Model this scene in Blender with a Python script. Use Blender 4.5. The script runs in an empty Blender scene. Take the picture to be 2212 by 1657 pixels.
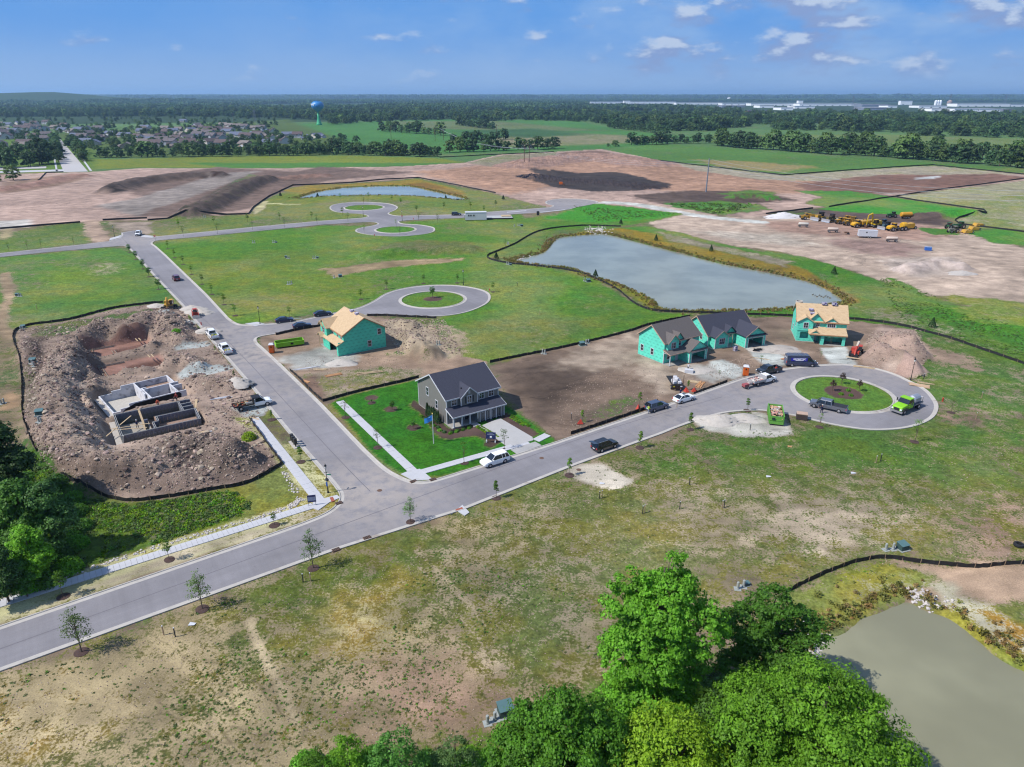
import bpy,bmesh,math,random
import numpy as np
from mathutils import Vector,Matrix
from mathutils.geometry import delaunay_2d_cdt
sc = bpy.context.scene
COL = sc.collection
R = math.radians
random.seed(7)
NR = np.random.RandomState(11)
# camera, world, sun, exposure
CAM_H = 55.0
PITCH = math.atan((828.5 - 205)/1535.0)
cd = bpy.data.cameras.new('camera')
cam = bpy.data.objects.new('camera',cd)
COL.objects.link(cam)
cam.location = (0,0,CAM_H)
cam.rotation_euler = (math.pi/2 - PITCH,0,0)
cd.sensor_width = 36
cd.lens = 36*1535/2212
cd.clip_start = 0.5
cd.clip_end = 90000
sc.camera = cam
SUN_EL = 49.0
SUN_DIR = Vector((-.936*math.cos(R(SUN_EL)),-.351*math.cos(R(SUN_EL)),math.sin(R(SUN_EL))))
sl = bpy.data.lights.new('sun','SUN')
sl.energy = 4.4
sl.angle = R(.53)
sl.color = (1,.955,.89)
sun = bpy.data.objects.new('sun',sl)
COL.objects.link(sun)
sun.rotation_euler = SUN_DIR.to_track_quat('Z','Y').to_euler()
sc.view_settings.view_transform = 'Standard'
sc.view_settings.look = 'None'
sc.view_settings.exposure = 0.42
sc.view_settings.gamma = 1
sc.view_settings.use_curve_mapping = False
sc.render.engine = 'CYCLES'
sc.cycles.max_bounces = 5
sc.cycles.diffuse_bounces = 2
sc.cycles.glossy_bounces = 2
sc.cycles.transmission_bounces = 2
sc.cycles.transparent_max_bounces = 6
sc.cycles.volume_bounces = 0
sc.cycles.use_denoising = True
sc.cycles.use_adaptive_sampling = True
sc.cycles.adaptive_threshold = 0.02
sc.cycles.sample_clamp_indirect = 4
sc.cycles.caustics_reflective = False
sc.cycles.caustics_refractive = False
sc.cycles.filter_width = 1.2
class NT:
 """tiny helper for writing node trees"""
 def __init__(s,tree):
  s.t = tree
  s.n = tree.nodes
  s.n.clear()
 def new(s,kind,inp=None,**kw):
  n = s.n.new(kind)
  for k,v in kw.items():
   setattr(n,k,v)
  if inp:
   for k,v in inp.items():
    s.put(n.inputs[k],v)
  return n
 def put(s,sock,v):
  if isinstance(v,bpy.types.NodeSocket):
   s.t.links.new(v,sock)
  elif isinstance(v,bpy.types.Node):
   s.t.links.new(v.outputs[0],sock)
  else:
   if hasattr(sock.default_value,'__len__') and len(sock.default_value) == 4 and len(v) == 3:
    v = (*v,1)
   sock.default_value = v
 def m(s,op,a,b=0.0,c=0.0,clamp=False):
  n = s.n.new('ShaderNodeMath')
  n.operation = op
  n.use_clamp = clamp
  for i,v in enumerate((a,b,c)):
   s.put(n.inputs[i],v)
  return n.outputs[0]
 def vm(s,op,a,b=None,scale=None):
  n = s.n.new('ShaderNodeVectorMath')
  n.operation = op
  s.put(n.inputs[0],a)
  if b is not None:
   s.put(n.inputs[1],b)
  if scale is not None:
   s.put(n.inputs['Scale'],scale)
  return n.outputs[0]
 def mix(s,f,a,b,mode='MIX'):
  n = s.n.new('ShaderNodeMix')
  n.data_type = 'RGBA'
  n.blend_type = mode
  s.put(n.inputs[0],f)
  s.put(n.inputs[6],a)
  s.put(n.inputs[7],b)
  return n.outputs[2]
 def noise(s,vec,scale,detail=2,rough=.5,dist=0,out=0):
  n = s.n.new('ShaderNodeTexNoise')
  n.inputs['Scale'].default_value = scale
  n.inputs['Detail'].default_value = detail
  n.inputs['Roughness'].default_value = rough
  n.inputs['Distortion'].default_value = dist
  if vec is not None:
   s.put(n.inputs['Vector'],vec)
  return n.outputs[out]
 def remap(s,v,a,b,c=0.0,d=1.0):
  n = s.n.new('ShaderNodeMapRange')
  n.interpolation_type = 'SMOOTHSTEP' if (c,d) == (0.0,1.0) else 'LINEAR'
  s.put(n.inputs[0],v)
  for i,q in enumerate((a,b,c,d)):
   s.put(n.inputs[i + 1],q)
  return n.outputs[0]
 def sep(s,v):
  return s.new('ShaderNodeSeparateXYZ',{0: v}).outputs
 def comb(s,x,y,z):
  return s.new('ShaderNodeCombineXYZ',{0: x,1: y,2: z}).outputs[0]
world = bpy.data.worlds.new('World')
sc.world = world
world.use_nodes = True
w = NT(world.node_tree)
sky = w.new('ShaderNodeTexSky',sky_type='NISHITA',sun_disc=False)
sky.sun_elevation = R(SUN_EL)
sky.sun_rotation = math.atan2(SUN_DIR.x,SUN_DIR.y)
sky.altitude = 200
sky.air_density = 1.0
sky.dust_density = .4
sky.ozone_density = 2.0
tc = w.new('ShaderNodeTexCoord').outputs['Generated']
sx,sy,sz = w.sep(tc)[:3]
zc = w.m('MAXIMUM',sz,0.0)
low = w.mix(w.remap(zc,0.0,0.09),(2.2,3.45,5.6,1),(1.0,2.62,5.85,1))
clear = w.mix(w.remap(zc,.10,.45),low,w.mix(1.0,sky.outputs[0],(1.0,1.15,1.35,1),'MULTIPLY'))
side = w.remap(w.m('DIVIDE',sx,w.m('MAXIMUM',sy,.2)),-.5,.7)
dv = w.comb(sx,sy,w.m('MULTIPLY',sz,2.5))
big = w.noise(dv,4.2,3,.5)
thr = w.m('SUBTRACT',w.m('SUBTRACT',.63,w.m('MULTIPLY',side,.165)),w.m('MULTIPLY',w.m('SUBTRACT',big,.5),.35))
n1 = w.noise(dv,13,7,.55)
up = w.noise(w.vm('ADD',dv,(-.004,0,.03)),13,7,.55)
cov = w.remap(n1,w.m('SUBTRACT',thr,.03),w.m('ADD',thr,.15))
lit = w.remap(w.m('SUBTRACT',n1,up),.02,.15)
ccol = w.mix(lit,(1.95,2.65,4.6,1),(4.2,4.9,6.1,1))
pale = w.mix(w.m('MULTIPLY',w.remap(w.noise(dv,6,4,.6),.35,.7),w.m('MULTIPLY_ADD',side,.75,.15)),clear,(2.6,3.85,5.9,1))
withw = w.mix(w.m('MULTIPLY',cov,w.m('MULTIPLY',w.remap(zc,.008,.035),.85)),pale,ccol)
bg = w.new('ShaderNodeBackground',{0: withw,1: 0.10})
w.t.links.new(bg.outputs[0],w.new('ShaderNodeOutputWorld').inputs[0])
# projection helpers (picture point -> place on the ground)
CP,SP = math.cos(PITCH),math.sin(PITCH)
def G(u,v,z=0.0):
 a = (u - 1106)/1535
 b = (v - 828.5)/1535
 t = (CAM_H - z)/(SP + b*CP)
 return (a*t,(CP - b*SP)*t)
def GV(u,v,z=0.0,zz=None):
 x,y = G(u,v,z)
 return Vector((x,y,z if zz is None else zz))
def GL(pts,z=0.0):
 return [G(u,v,z) for u,v in pts]
def lin(r,g,b,k=1.0):
 f = lambda c: (c/255/12.92) if c/255 < .04045 else ((c/255 + .055)/1.055)**2.4
 return (f(r)*k,f(g)*k,f(b)*k)
KX = 1/1.62
HAZE = 7.0e-5
def pc8(r,g,b):
 """surface colour of something that looks (r,g,b) in full sun"""
 return lin(r,g,b,KX)
# object helpers
def tag(o,label=None,cat=None,group=None,kind=None):
 if label: o['label'] = label
 if cat: o['category'] = cat
 if group: o['group'] = group
 if kind: o['kind'] = kind
 return o
def thing(name,label,cat,loc=(0,0,0),rz=0.0,group=None):
 o = bpy.data.objects.new(name,None)
 o.empty_display_size = .3
 COL.objects.link(o)
 o.location = loc
 o.rotation_euler = (0,0,rz)
 return tag(o,label,cat,group)
def copy_tree(o,parent=None):
 c = o.copy()
 COL.objects.link(c)
 c.parent = parent
 for ch in o.children:
  copy_tree(ch,c)
 return c
class MB:
 def __init__(s):
  s.v,s.f,s.mi = [],[],[]
 def add(s,vs,fs,m=0):
  b = len(s.v)
  s.v += [tuple(q) for q in vs]
  s.f += [[b + i for i in f] for f in fs]
  s.mi += [m]*len(fs)
  return s
 def box(s,x0,x1,y0,y1,z0,z1,m=0):
  return s.add([(x0,y0,z0),(x1,y0,z0),(x1,y1,z0),(x0,y1,z0),(x0,y0,z1),(x1,y0,z1),(x1,y1,z1),(x0,y1,z1)],
                     [(3,2,1,0),(4,5,6,7),(0,1,5,4),(1,2,6,5),(2,3,7,6),(3,0,4,7)],m)
 def bar(s,a,b,w,h=None,m=0):
  """a square bar from a to b"""
  a,b = Vector(a),Vector(b)
  h = h or w
  d = (b - a).normalized()
  n = d.cross(Vector((0,0,1)))
  n = n.normalized() if n.length > 1e-4 else Vector((1,0,0))
  q = d.cross(n)
  c = [n*w/2 + q*h/2,n*w/2 - q*h/2,-n*w/2 - q*h/2,-n*w/2 + q*h/2]
  return s.add([a + k for k in c] + [b + k for k in c],[(0,1,2,3),(7,6,5,4),(0,4,5,1),(1,5,6,2),(2,6,7,3),(3,7,4,0)],m)
 def tube(s,pts,rad,n=8,m=0,cap=True):
  pts = [Vector(p) for p in pts]
  if not hasattr(rad,'__len__'): rad = [rad]*len(pts)
  b = len(s.v)
  prev = None
  for i,p in enumerate(pts):
   d = (pts[min(i + 1,len(pts) - 1)] - pts[max(i - 1,0)]).normalized()
   ref = Vector((0,0,1)) if abs(d.z) < .95 else Vector((1,0,0))
   e = d.cross(ref).normalized()
   g = d.cross(e)
   for k in range(n):
    t = 2*math.pi*k/n
    s.v.append(tuple(p + (e*math.cos(t) + g*math.sin(t))*rad[i]))
  for i in range(len(pts) - 1):
   for k in range(n):
    k2 = (k + 1) % n
    s.f.append([b + i*n + k,b + i*n + k2,b + (i + 1)*n + k2,b + (i + 1)*n + k])
    s.mi.append(m)
  if cap:
   s.f.append([b + k for k in range(n)][::-1])
   s.f.append([b + (len(pts) - 1)*n + k for k in range(n)])
   s.mi += [m,m]
  return s
 def lathe(s,prof,c=(0,0,0),n=12,m=0,axis='z',cap=True):
  """prof: (radius, height)"""
  b = len(s.v)
  for r_,h in prof:
   for k in range(n):
    t = 2*math.pi*k/n
    x,y = r_*math.cos(t),r_*math.sin(t)
    q = (x,y,h) if axis == 'z' else ((h,x,y) if axis == 'x' else (y,h,x))
    s.v.append((q[0] + c[0],q[1] + c[1],q[2] + c[2]))
  for i in range(len(prof) - 1):
   for k in range(n):
    k2 = (k + 1) % n
    s.f.append([b + i*n + k,b + i*n + k2,b + (i + 1)*n + k2,b + (i + 1)*n + k])
    s.mi.append(m)
  if cap:
   s.f.append([b + k for k in range(n)][::-1])
   s.f.append([b + (len(prof) - 1)*n + k for k in range(n)])
   s.mi += [m,m]
  return s
 def prism(s,poly,h0,h1,axis='z',m=0):
  """poly extruded between h0 and h1 along axis; poly is in the two other axes"""
  def q(p,h):
   return {'z': (p[0],p[1],h),'x': (h,p[0],p[1]),'y': (p[0],h,p[1])}[axis]
  n = len(poly)
  a = sum(poly[i][0]*poly[(i + 1) % n][1] - poly[(i + 1) % n][0]*poly[i][1] for i in range(n))
  flip = (a < 0) != (axis == 'y')
  fs = [list(range(n))[::-1],list(range(n,2*n))] + [[i,(i + 1) % n,n + (i + 1) % n,n + i] for i in range(n)]
  if flip: fs = [f[::-1] for f in fs]
  return s.add([q(p,h0) for p in poly] + [q(p,h1) for p in poly],fs,m)
 def xf(s,M,start=0):
  for i in range(start,len(s.v)):
   s.v[i] = tuple(M @ Vector(s.v[i]))
  return s
 def build(s,name,mat,parent=None,loc=None,smooth=False,rz=None):
  me = bpy.data.meshes.new(name)
  me.from_pydata(s.v,[],s.f)
  mats = mat if isinstance(mat,(list,tuple)) else [mat]
  for q in mats: me.materials.append(q)
  if len(mats) > 1: me.polygons.foreach_set('material_index',s.mi)
  if smooth: me.polygons.foreach_set('use_smooth',[True]*len(me.polygons))
  me.update()
  return link(name,me,parent,loc,rz)
def link(name,me,parent=None,loc=None,rz=None):
 o = bpy.data.objects.new(name,me)
 COL.objects.link(o)
 o.parent = parent
 if loc is not None: o.location = loc
 if rz is not None: o.rotation_euler[2] = rz
 return o
MATS = {}
def mat(name,col=(.5,.5,.5),rough=.7,metal=0.0,var=.12,vscale=3.0,bump=0.0,bscale=20.0,spec=.4,emit=None,coat=0.0,noise2=None,rnd=0.0):
 """general material: base colour with grain and wear noise and optional fine relief"""
 if name in MATS: return MATS[name]
 m = bpy.data.materials.new(name)
 m.use_nodes = True
 t = NT(m.node_tree)
 p = t.new('ShaderNodeBsdfPrincipled',{'Roughness': rough,'Metallic': metal,'Specular IOR Level': spec,'Coat Weight': coat})
 oc = t.new('ShaderNodeTexCoord').outputs['Object']
 base = (*col,1)
 if var:
  n = t.noise(oc,vscale,5,.65)
  f = t.remap(n,.3,.7,1 - var,1 + var)
  base = t.vm('SCALE',base[:3],scale=f)
 if noise2:
  c2,sc2,lo,hi = noise2
  base = t.mix(t.remap(t.noise(t.vm('ADD',oc,(7.1,3.3,9.7)),sc2,5,.6),lo,hi),base,c2)
 if rnd:
  oi = t.new('ShaderNodeObjectInfo').outputs['Random']
  hs = t.new('ShaderNodeHueSaturation',{'Hue': t.remap(t.m('FRACT',t.m('MULTIPLY',oi,7.3)),0,1,.5 - rnd*.12,.5 + rnd*.1001),'Value': t.remap(oi,0,1,1 - rnd,1 + rnd*1.001),'Color': base})
  base = hs.outputs[0]
 t.put(p.inputs['Base Color'],base)
 if bump:
  b = t.new('ShaderNodeBump',{'Strength': bump,'Distance': .05,'Height': t.noise(oc,bscale,4,.6)})
  t.put(p.inputs['Normal'],b)
 if emit:
  t.put(p.inputs['Emission Color'],emit)
  p.inputs['Emission Strength'].default_value = 1
 t.t.links.new(p.outputs[0],t.new('ShaderNodeOutputMaterial').inputs[0])
 MATS[name] = m
 return m
# numeric noise and polygon masks
TAB = NR.rand(256,256).astype(np.float32)
def vnoise(x,y):
 xi = np.floor(x).astype(np.int64)
 yi = np.floor(y).astype(np.int64)
 fx,fy = x - xi,y - yi
 fx = fx*fx*(3 - 2*fx)
 fy = fy*fy*(3 - 2*fy)
 a = TAB[xi & 255,yi & 255]
 b = TAB[(xi + 1) & 255,yi & 255]
 c = TAB[xi & 255,(yi + 1) & 255]
 d = TAB[(xi + 1) & 255,(yi + 1) & 255]
 return (a*(1 - fx) + b*fx)*(1 - fy) + (c*(1 - fx) + d*fx)*fy
def fbm(x,y,s,o=4,g=.5,ox=0.0):
 r = np.zeros_like(x)
 A = 1.0
 T = 0.0
 for k in range(o):
  r += A*vnoise(x*s + ox + 13.7*k,y*s - ox + 5.1*k)
  T += A
  A *= g
  s *= 2.03
 return r/T
def sdist(px,py,poly):
 """signed distance (positive inside) to a polygon"""
 P = np.array(poly,dtype=np.float64)
 Q = np.roll(P,-1,0)
 best = np.full(px.shape,1e18)
 ins = np.zeros(px.shape,bool)
 for (ax,ay),(bx,by) in zip(P,Q):
  dx,dy = bx - ax,by - ay
  t = np.clip(((px - ax)*dx + (py - ay)*dy)/(dx*dx + dy*dy + 1e-12),0,1)
  d = (px - ax - t*dx)**2 + (py - ay - t*dy)**2
  np.minimum(best,d,out=best)
  c = ((ay > py) != (by > py))
  with np.errstate(divide='ignore',invalid='ignore'):
   xx = (bx - ax)*(py - ay)/((by - ay) if by != ay else 1e-12) + ax
  ins ^= c & (px < xx)
 d = np.sqrt(best)
 return np.where(ins,d,-d)
def ldist(px,py,line):
 best = np.full(px.shape,1e18)
 arc = np.zeros(px.shape)
 L = 0.0
 for (ax,ay),(bx,by) in zip(line[:-1],line[1:]):
  dx,dy = bx - ax,by - ay
  l = math.hypot(dx,dy)
  t = np.clip(((px - ax)*dx + (py - ay)*dy)/(l*l + 1e-12),0,1)
  d = (px - ax - t*dx)**2 + (py - ay - t*dy)**2
  arc = np.where(d < best,L + t*l,arc)
  best = np.minimum(best,d)
  L += l
 return np.sqrt(best),arc,L
def smooth(pts,n=6,closed=False):
 """Catmull-Rom through world points"""
 out = []
 N = len(pts)
 rng = range(N if closed else N - 1)
 for i in rng:
  g = lambda k: np.array(pts[k % N] if closed else pts[min(max(k,0),N - 1)],float)
  p0,p1,p2,p3 = g(i - 1),g(i),g(i + 1),g(i + 2)
  for j in range(n):
   t = j/n
   out.append(tuple(.5*((2*p1) + (-p0 + p2)*t + (2*p0 - 5*p1 + 4*p2 - p3)*t*t + (-p0 + 3*p1 - 3*p2 + p3)*t**3)))
 if not closed: out.append(tuple(pts[-1]))
 return out
def mixpath(segs,z=0.0):
 """segs: list of ('l'|'c', pixel points); l keeps straight lines, c rounds through its points. returns world points"""
 out = []
 for k,pts in segs:
  wpts = GL(pts,z)
  if k == 'c': wpts = smooth(wpts,5)
  for p in wpts:
   if not out or math.dist(out[-1],p) > .05: out.append(p)
 return out
def fitcircle(pts):
 W = np.array(GL(pts))
 A = np.c_[2*W,np.ones(len(W))]
 s = np.linalg.lstsq(A,(W**2).sum(1),rcond=None)[0]
 return s[0],s[1],math.sqrt(s[2] + s[0]**2 + s[1]**2)
def circ(cx,cy,r,n=64):
 return [(cx + r*math.cos(2*math.pi*k/n),cy + r*math.sin(2*math.pi*k/n)) for k in range(n)]
# traced outlines
ROAD = mixpath([
 ('l',[(-60,1474),(0,1452),(725,1190),(1010,1099)]),('l',[(1240,1007),(1377,957)]),
 ('c',[(1430,938),(1478,919),(1530,902),(1573,892),(1622,888),(1655,889),(1716,899),(1778,914),(1830,924),(1883,930),(1941,928),(1985,919),(2017,902),(2027,880),(2018,860),(1999,841),(1967,824),(1932,808),(1891,796),(1846,789),(1811,787),(1762,789),(1715,794),(1660,802),(1602,817),(1573,827)]),
 ('l',[(1440,874),(1198,956),(990,1021)]),('c',[(990,1021),(951,1033),(922,1040),(893,1040),(860,1027),(830,1008),(791,972)]),
 ('l',[(791,972),(697,874),(603,783)]),('c',[(603,783),(569,752),(557,741),(555,732),(566,727),(596,722)]),
 ('l',[(596,722),(697,701)]),('c',[(697,701),(745,690),(788,681),(830,680),(876,682.6),(941,684),(990,679),(1026,669),(1052,656),(1060,644),(1055,633),(1036,625),(1000,618.5),(957,616),(909,618),(863,625),(830,636),(804,652),(768,667),(713,678)]),
 ('l',[(713,678),(635,695)]),('c',[(635,695),(567,701),(530,702),(512,699),(495,688)]),
 ('l',[(495,688),(447,636),(359,551.6)]),('c',[(359,551.6),(338,533),(330,527),(333,522),(345,519.5),(362,518)]),
 ('l',[(362,518),(444,510.6),(702,485.3)]),('c',[(702,485.3),(787,480.4),(810,481),(815,484.5),(801,488.4),(776,493),(767,498.5),(774,503),(794,507),(832,510.4),(873,510.5),(914,506.5),(934,502),(940,496.3),(934,490.8),(907,486),(873,484),(862,480),(870,477.3),(907,474.7)]),
 ('l',[(907,474.7),(1044,469.5),(1112,463)]),('c',[(1112,463),(1166,459.5),(1221,454),(1249,447.5),(1283,440.6),(1290,435.4),(1263,431),(1221,429.4),(1194,431.3),(1179,435.4),(1180,440.6),(1194,444.6),(1187,448.4)]),
 ('l',[(1187,448.4),(1112,454),(975,464)]),('c',[(975,464),(880,466.5),(856,466),(842,463),(842,459.5),(855,453.5),(859,447),(842,440.6),(811,437.5),(770,436.8),(740,438.9),(717,443.5),(712,450.5),(722,457),(743,460.4),(779,462.5),(792,465.5),(793,468.5),(779,471.3)]),
 ('l',[(779,471.3),(700,477),(581,487.5),(342,511)]),('c',[(342,511),(318,511.5),(308,508),(300,500)]),
 ('l',[(300,497),(262,503)]),('c',[(262,508),(256,515),(240,519)]),
 ('l',[(236,521.5),(171,529.4),(0,547.3),(-60,553)]),('l',[(-60,562),(0,555.8),(116,544),(246,532.9)]),('c',[(246,532.9),(268,532),(276,536),(284,543)]),
 ('l',[(284,543),(330,594),(392,660),(456,737),(538,832),(620,933),(702,1028)]),
 ('c',[(702,1028),(722,1052),(733,1070),(729,1087),(706,1107),(660,1127),(610,1145)]),('l',[(610,1145),(370,1227),(0,1353),(-60,1375)]),
])
ISL = [(*fitcircle([(1720,835),(1818,816),(1926,868),(1843,890)]),'A'),(*fitcircle([(869,650),(935,629.8),(1000.6,646),(936.4,665.7)]),'B'),
       (*fitcircle([(749,449),(786,442.3),(823,448.4),(787,455)]),'C'),(*fitcircle([(809,497),(856,490),(899.6,495),(856,502.8)]),'D')]
POND1 = smooth(GL([(1115,563),(1129,557),(1157,550),(1180,541),(1204,516),(1235,509),(1290,504.8),(1317,507),(1372,521),(1458,543),(1558,568.7),(1688,594),(1762,613.5),(1798,633),(1818,647.8),(1800,654),(1752,659),(1687,664),(1638,667),(1524,668),(1433,666),(1420,653),(1387,633),(1329,608.7),(1296,600),(1235,578),(1180,572)]),4,True)
POND2 = smooth(GL([(644,428),(680,415.6),(702,411),(746,405),(815,402),(883,402),(924,410),(999,427),(985,430),(886,422),(787,421),(702,423)]),3,True)
POND3 = smooth(GL([(1762,1400),(1780,1374),(1820,1358),(1868,1328),(1925,1306),(1960,1295),(1996,1310),(2053,1332),(2118,1381),(2171,1425),(2300,1500),(2500,1800),(2100,1860),(1900,1640),(1830,1520),(1780,1450)]),4,True)
# ground sheet
def axis(fine0,fine1,step,ends):
 a = list(np.arange(fine0,fine1 + 1e-6,step))
 for sgn,end in ((1,ends[1]),(-1,ends[0])):
  p = a[-1] if sgn > 0 else a[0]
  s = step
  extra = []
  while (p < end) if sgn > 0 else (p > end):
   s = min(s*1.012,400) if abs(p) < 700 else s*1.05
   p += sgn*s
   extra.append(p)
  a = a + extra if sgn > 0 else extra[::-1] + a
 return np.array(a)
xs = axis(-85,100,.5,(-30000,30000))
ys = axis(38,190,.5,(-400,42000))
X,Y = np.meshgrid(xs,ys)
shape = X.shape
X,Y = X.ravel(),Y.ravel()
NV = len(X)
print('ground verts',NV)
Z = np.zeros(NV)
soil = np.tile(np.array(pc8(160,135,118)),(NV,1))
veg = np.tile(np.array(pc8(96,128,68)),(NV,1))
cover = np.full(NV,.62)
N1 = fbm(X,Y,.045,5)      # broad patches
N2 = fbm(X,Y,.35,4,.55,31.0)
N3 = fbm(X,Y,.012,3,.5,77.0)
def region(poly,margin):
 p = np.array(poly)
 return np.where((X > p[:,0].min() - margin) & (X < p[:,0].max() + margin) & (Y > p[:,1].min() - margin) & (Y < p[:,1].max() + margin))[0]
def maskpoly(poly,feather,rag=0.0):
 i = region(poly,feather*2 + rag)
 d = sdist(X[i],Y[i],poly)
 if rag: d = d + (N2[i] - .5)*2*rag + (N1[i] - .5)*rag*2
 m = np.clip(d/feather + .5,0,1)
 return i,m*m*(3 - 2*m)
def maskline(line,width,feather,rag=0.0):
 i = region(line,width + feather + rag + 2)
 d,arc,L = ldist(X[i],Y[i],line)
 d = width/2 - d + (N2[i] - .5)*2*rag
 m = np.clip(d/feather + .5,0,1)
 return i,m*m*(3 - 2*m)
def apply(i,m,s=None,g=None,c=None,amt=1.0):
 m = m*amt
 if s is not None: soil[i] = soil[i]*(1 - m[:,None]) + np.array(pc8(*s))*m[:,None]
 if g is not None: veg[i] = veg[i]*(1 - m[:,None]) + np.array(pc8(*g))*m[:,None]
 if c is not None: cover[i] = cover[i]*(1 - m) + c*m
def zone(px,s=None,g=None,c=None,f=2.0,rag=1.5,amt=1.0,wpoly=None):
 i,m = maskpoly(wpoly or GL(px),f,rag)
 apply(i,m,s,g,c,amt)
def streak(px,width,s=None,g=None,c=None,f=1.0,rag=.4,amt=1.0,sm=True):
 l = GL(px)
 if sm and len(l) > 2: l = smooth(l,4)
 i,m = maskline(l,width,f,rag)
 apply(i,m,s,g,c,amt)
far = Y > 560
soil[far] = np.array(pc8(168,160,128)); veg[far] = np.array(pc8(92,138,84)); cover[far] = .82
zone([(0,270),(760,262),(1100,255),(2300,262),(2300,214),(-100,214)],s=(90,100,70),g=(58,88,56),c=.97,f=20,rag=0)
zone([(-400,214.2),(2600,214.2),(2600,206.2),(-400,206.2)],s=(70,90,70),g=(52,78,56),c=1,f=50,rag=0)
zone([(620,268),(980,257),(1250,262),(1350,283),(1540,300),(1300,322),(960,332),(700,300)],s=(165,155,120),g=(78,140,72),c=.93,f=10,rag=0)
zone([(1040,300),(1200,285),(1340,292),(1480,300),(1300,312),(1100,318)],s=(185,170,140),g=(120,138,96),c=.6,f=40,rag=10)
zone([(830,262),(1080,262),(1300,282),(1120,284),(880,276)],g=(104,132,88),c=.75,f=50,rag=10)
zone([(980,283),(1150,278),(1280,290),(1140,298)],g=(66,112,70),c=1,f=50,rag=10)
zone([(1290,330),(1420,310),(1700,330),(2212,366),(2212,380),(1990,357),(1700,378),(1456,352)],s=(180,165,130),g=(88,140,70),c=.93,f=6,rag=3)
zone([(1500,345),(1640,350),(1760,360),(1690,372),(1560,362)],s=(190,170,135),g=(150,150,100),c=.7,f=12,rag=8)
zone([(1540,292),(1900,290),(2212,300),(2212,322),(1900,315),(1640,300)],s=(180,170,140),g=(110,142,84),c=.85,f=14,rag=3)
zone([(190,345),(480,338),(760,336),(950,342),(1010,352),(700,362),(300,362),(205,366)],s=(150,145,110),g=(122,148,62),c=.95,f=4,rag=3)
zone([(400,352),(1000,352),(1000,362),(500,363)],s=(140,135,110),g=(82,140,66),c=.9,f=5,rag=4)
zone([(-60,300),(620,258),(760,310),(950,330),(200,342),(-60,360)],s=(120,130,90),g=(88,120,62),c=.9,f=6,rag=0)
zone([(0,300),(200,300),(208,368),(0,378)],g=(98,138,62),c=.92,f=6,rag=0)
zone([(1930,425),(2230,388),(2230,505),(2075,486),(2062,474),(2132,461),(2070,446),(1979,434)],s=(196,184,152),g=(152,168,112),c=.45,f=3,rag=1)
zone([(2070,440),(2230,420),(2230,505),(2075,486)],g=(124,150,88),c=.65,f=25,rag=8)
TAN = (206,172,158)
zone([(-60,378),(205,371),(300,364),(560,364),(850,360),(1000,352),(1080,334),(1200,328),(1300,322),(1456,352),(1690,380),(1866,367),(2016,358),(2230,379),(2230,388),(1989,416),(1756,451),(1640,470),(1420,455),(1290,440),(1180,448),(1071,418),(958,394),(904,385),(756,395),(632,401),(581,425),(547,449),(537,463),(444,466),(319,476),(222,477),(0,496),(-60,500)],s=TAN,c=.0,f=2,rag=1.2)
zone([(0,395),(140,378),(190,385),(110,405),(0,420)],s=(170,138,120),c=.05,f=4,rag=3)
zone([(-60,480),(60,474),(62,490),(0,496),(-60,500)],s=(225,212,205),c=0,f=2,rag=2)
zone([(215,400),(330,378),(470,362),(640,370),(690,360),(900,372),(700,392),(600,420),(540,450),(440,466),(300,470),(260,455),(330,430),(240,402)],s=(140,115,105),c=.02,f=5,rag=5)
zone([(205,446),(300,428),(430,388),(500,372),(560,370),(430,420),(330,452),(300,470)],s=(168,152,145),c=.0,f=4,rag=3)
zone([(240,404),(320,384),(400,376),(470,373),(440,382),(340,396),(280,405)],s=(96,84,76),c=.05,f=2,rag=1.5)
zone([(410,452),(440,425),(500,395),(560,380),(590,385),(540,420),(480,446),(430,460)],s=(104,90,78),g=(84,108,66),c=.3,f=3,rag=2)
zone([(500,390),(540,376),(588,380),(560,392),(510,402)],g=(80,122,70),c=.6,f=3,rag=3)
zone([(900,372),(1100,350),(1300,345),(1500,360),(1700,385),(1950,395),(1900,412),(1600,420),(1400,410),(1250,395),(1100,420),(980,395)],s=(196,152,128),c=.0,f=14,rag=8)
zone([(1150,392),(1190,366),(1250,374),(1330,372),(1390,384),(1450,398),(1440,408),(1370,412),(1280,414),(1190,404),(1170,395)],s=(82,72,70),c=.0,f=3,rag=3)
zone([(1136,364),(1180,366),(1210,378),(1170,378)],s=(92,80,76),c=.0,f=3,rag=3)
zone([(1010,352),(1090,335),(1200,329),(1200,340),(1100,352),(1060,362)],s=(176,160,138),g=(120,140,90),c=.4,f=5,rag=4)
zone([(1200,330),(1290,325),(1400,345),(1330,352),(1240,345)],s=(150,118,105),g=(110,120,80),c=.12,f=6,rag=5)
zone([(1456,352),(1690,379),(1866,367),(2016,358),(2200,377),(2050,378),(1800,392),(1640,388),(1500,368)],s=(196,180,158),g=(150,158,122),c=.35,f=3,rag=3)
zone([(1720,398),(1900,378),(2150,376),(2230,384),(1989,415),(1860,420),(1740,410)],s=(150,112,98),c=0,f=5,rag=5)
zone([(1980,384),(2030,380),(2020,386),(1975,388)],s=(215,210,210),c=0,f=1.5,rag=2)
zone([(1360,422),(1480,412),(1640,414),(1720,432),(1640,440),(1430,440)],s=(112,92,84),c=.05,f=5,rag=4)
zone([(1440,440),(1560,432),(1640,440),(1660,452),(1560,466),(1460,450)],s=(110,95,80),g=(84,148,66),c=.85,f=4,rag=4)
zone([(1555,418),(1620,409),(1670,415),(1680,428),(1600,428)],s=(120,105,90),g=(86,140,62),c=.8,f=3,rag=4)
zone([(1720,412),(1840,412),(1935,424),(1790,448),(1745,440),(1775,425)],s=(105,85,76),g=(78,150,60),c=.88,f=3,rag=3)
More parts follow.
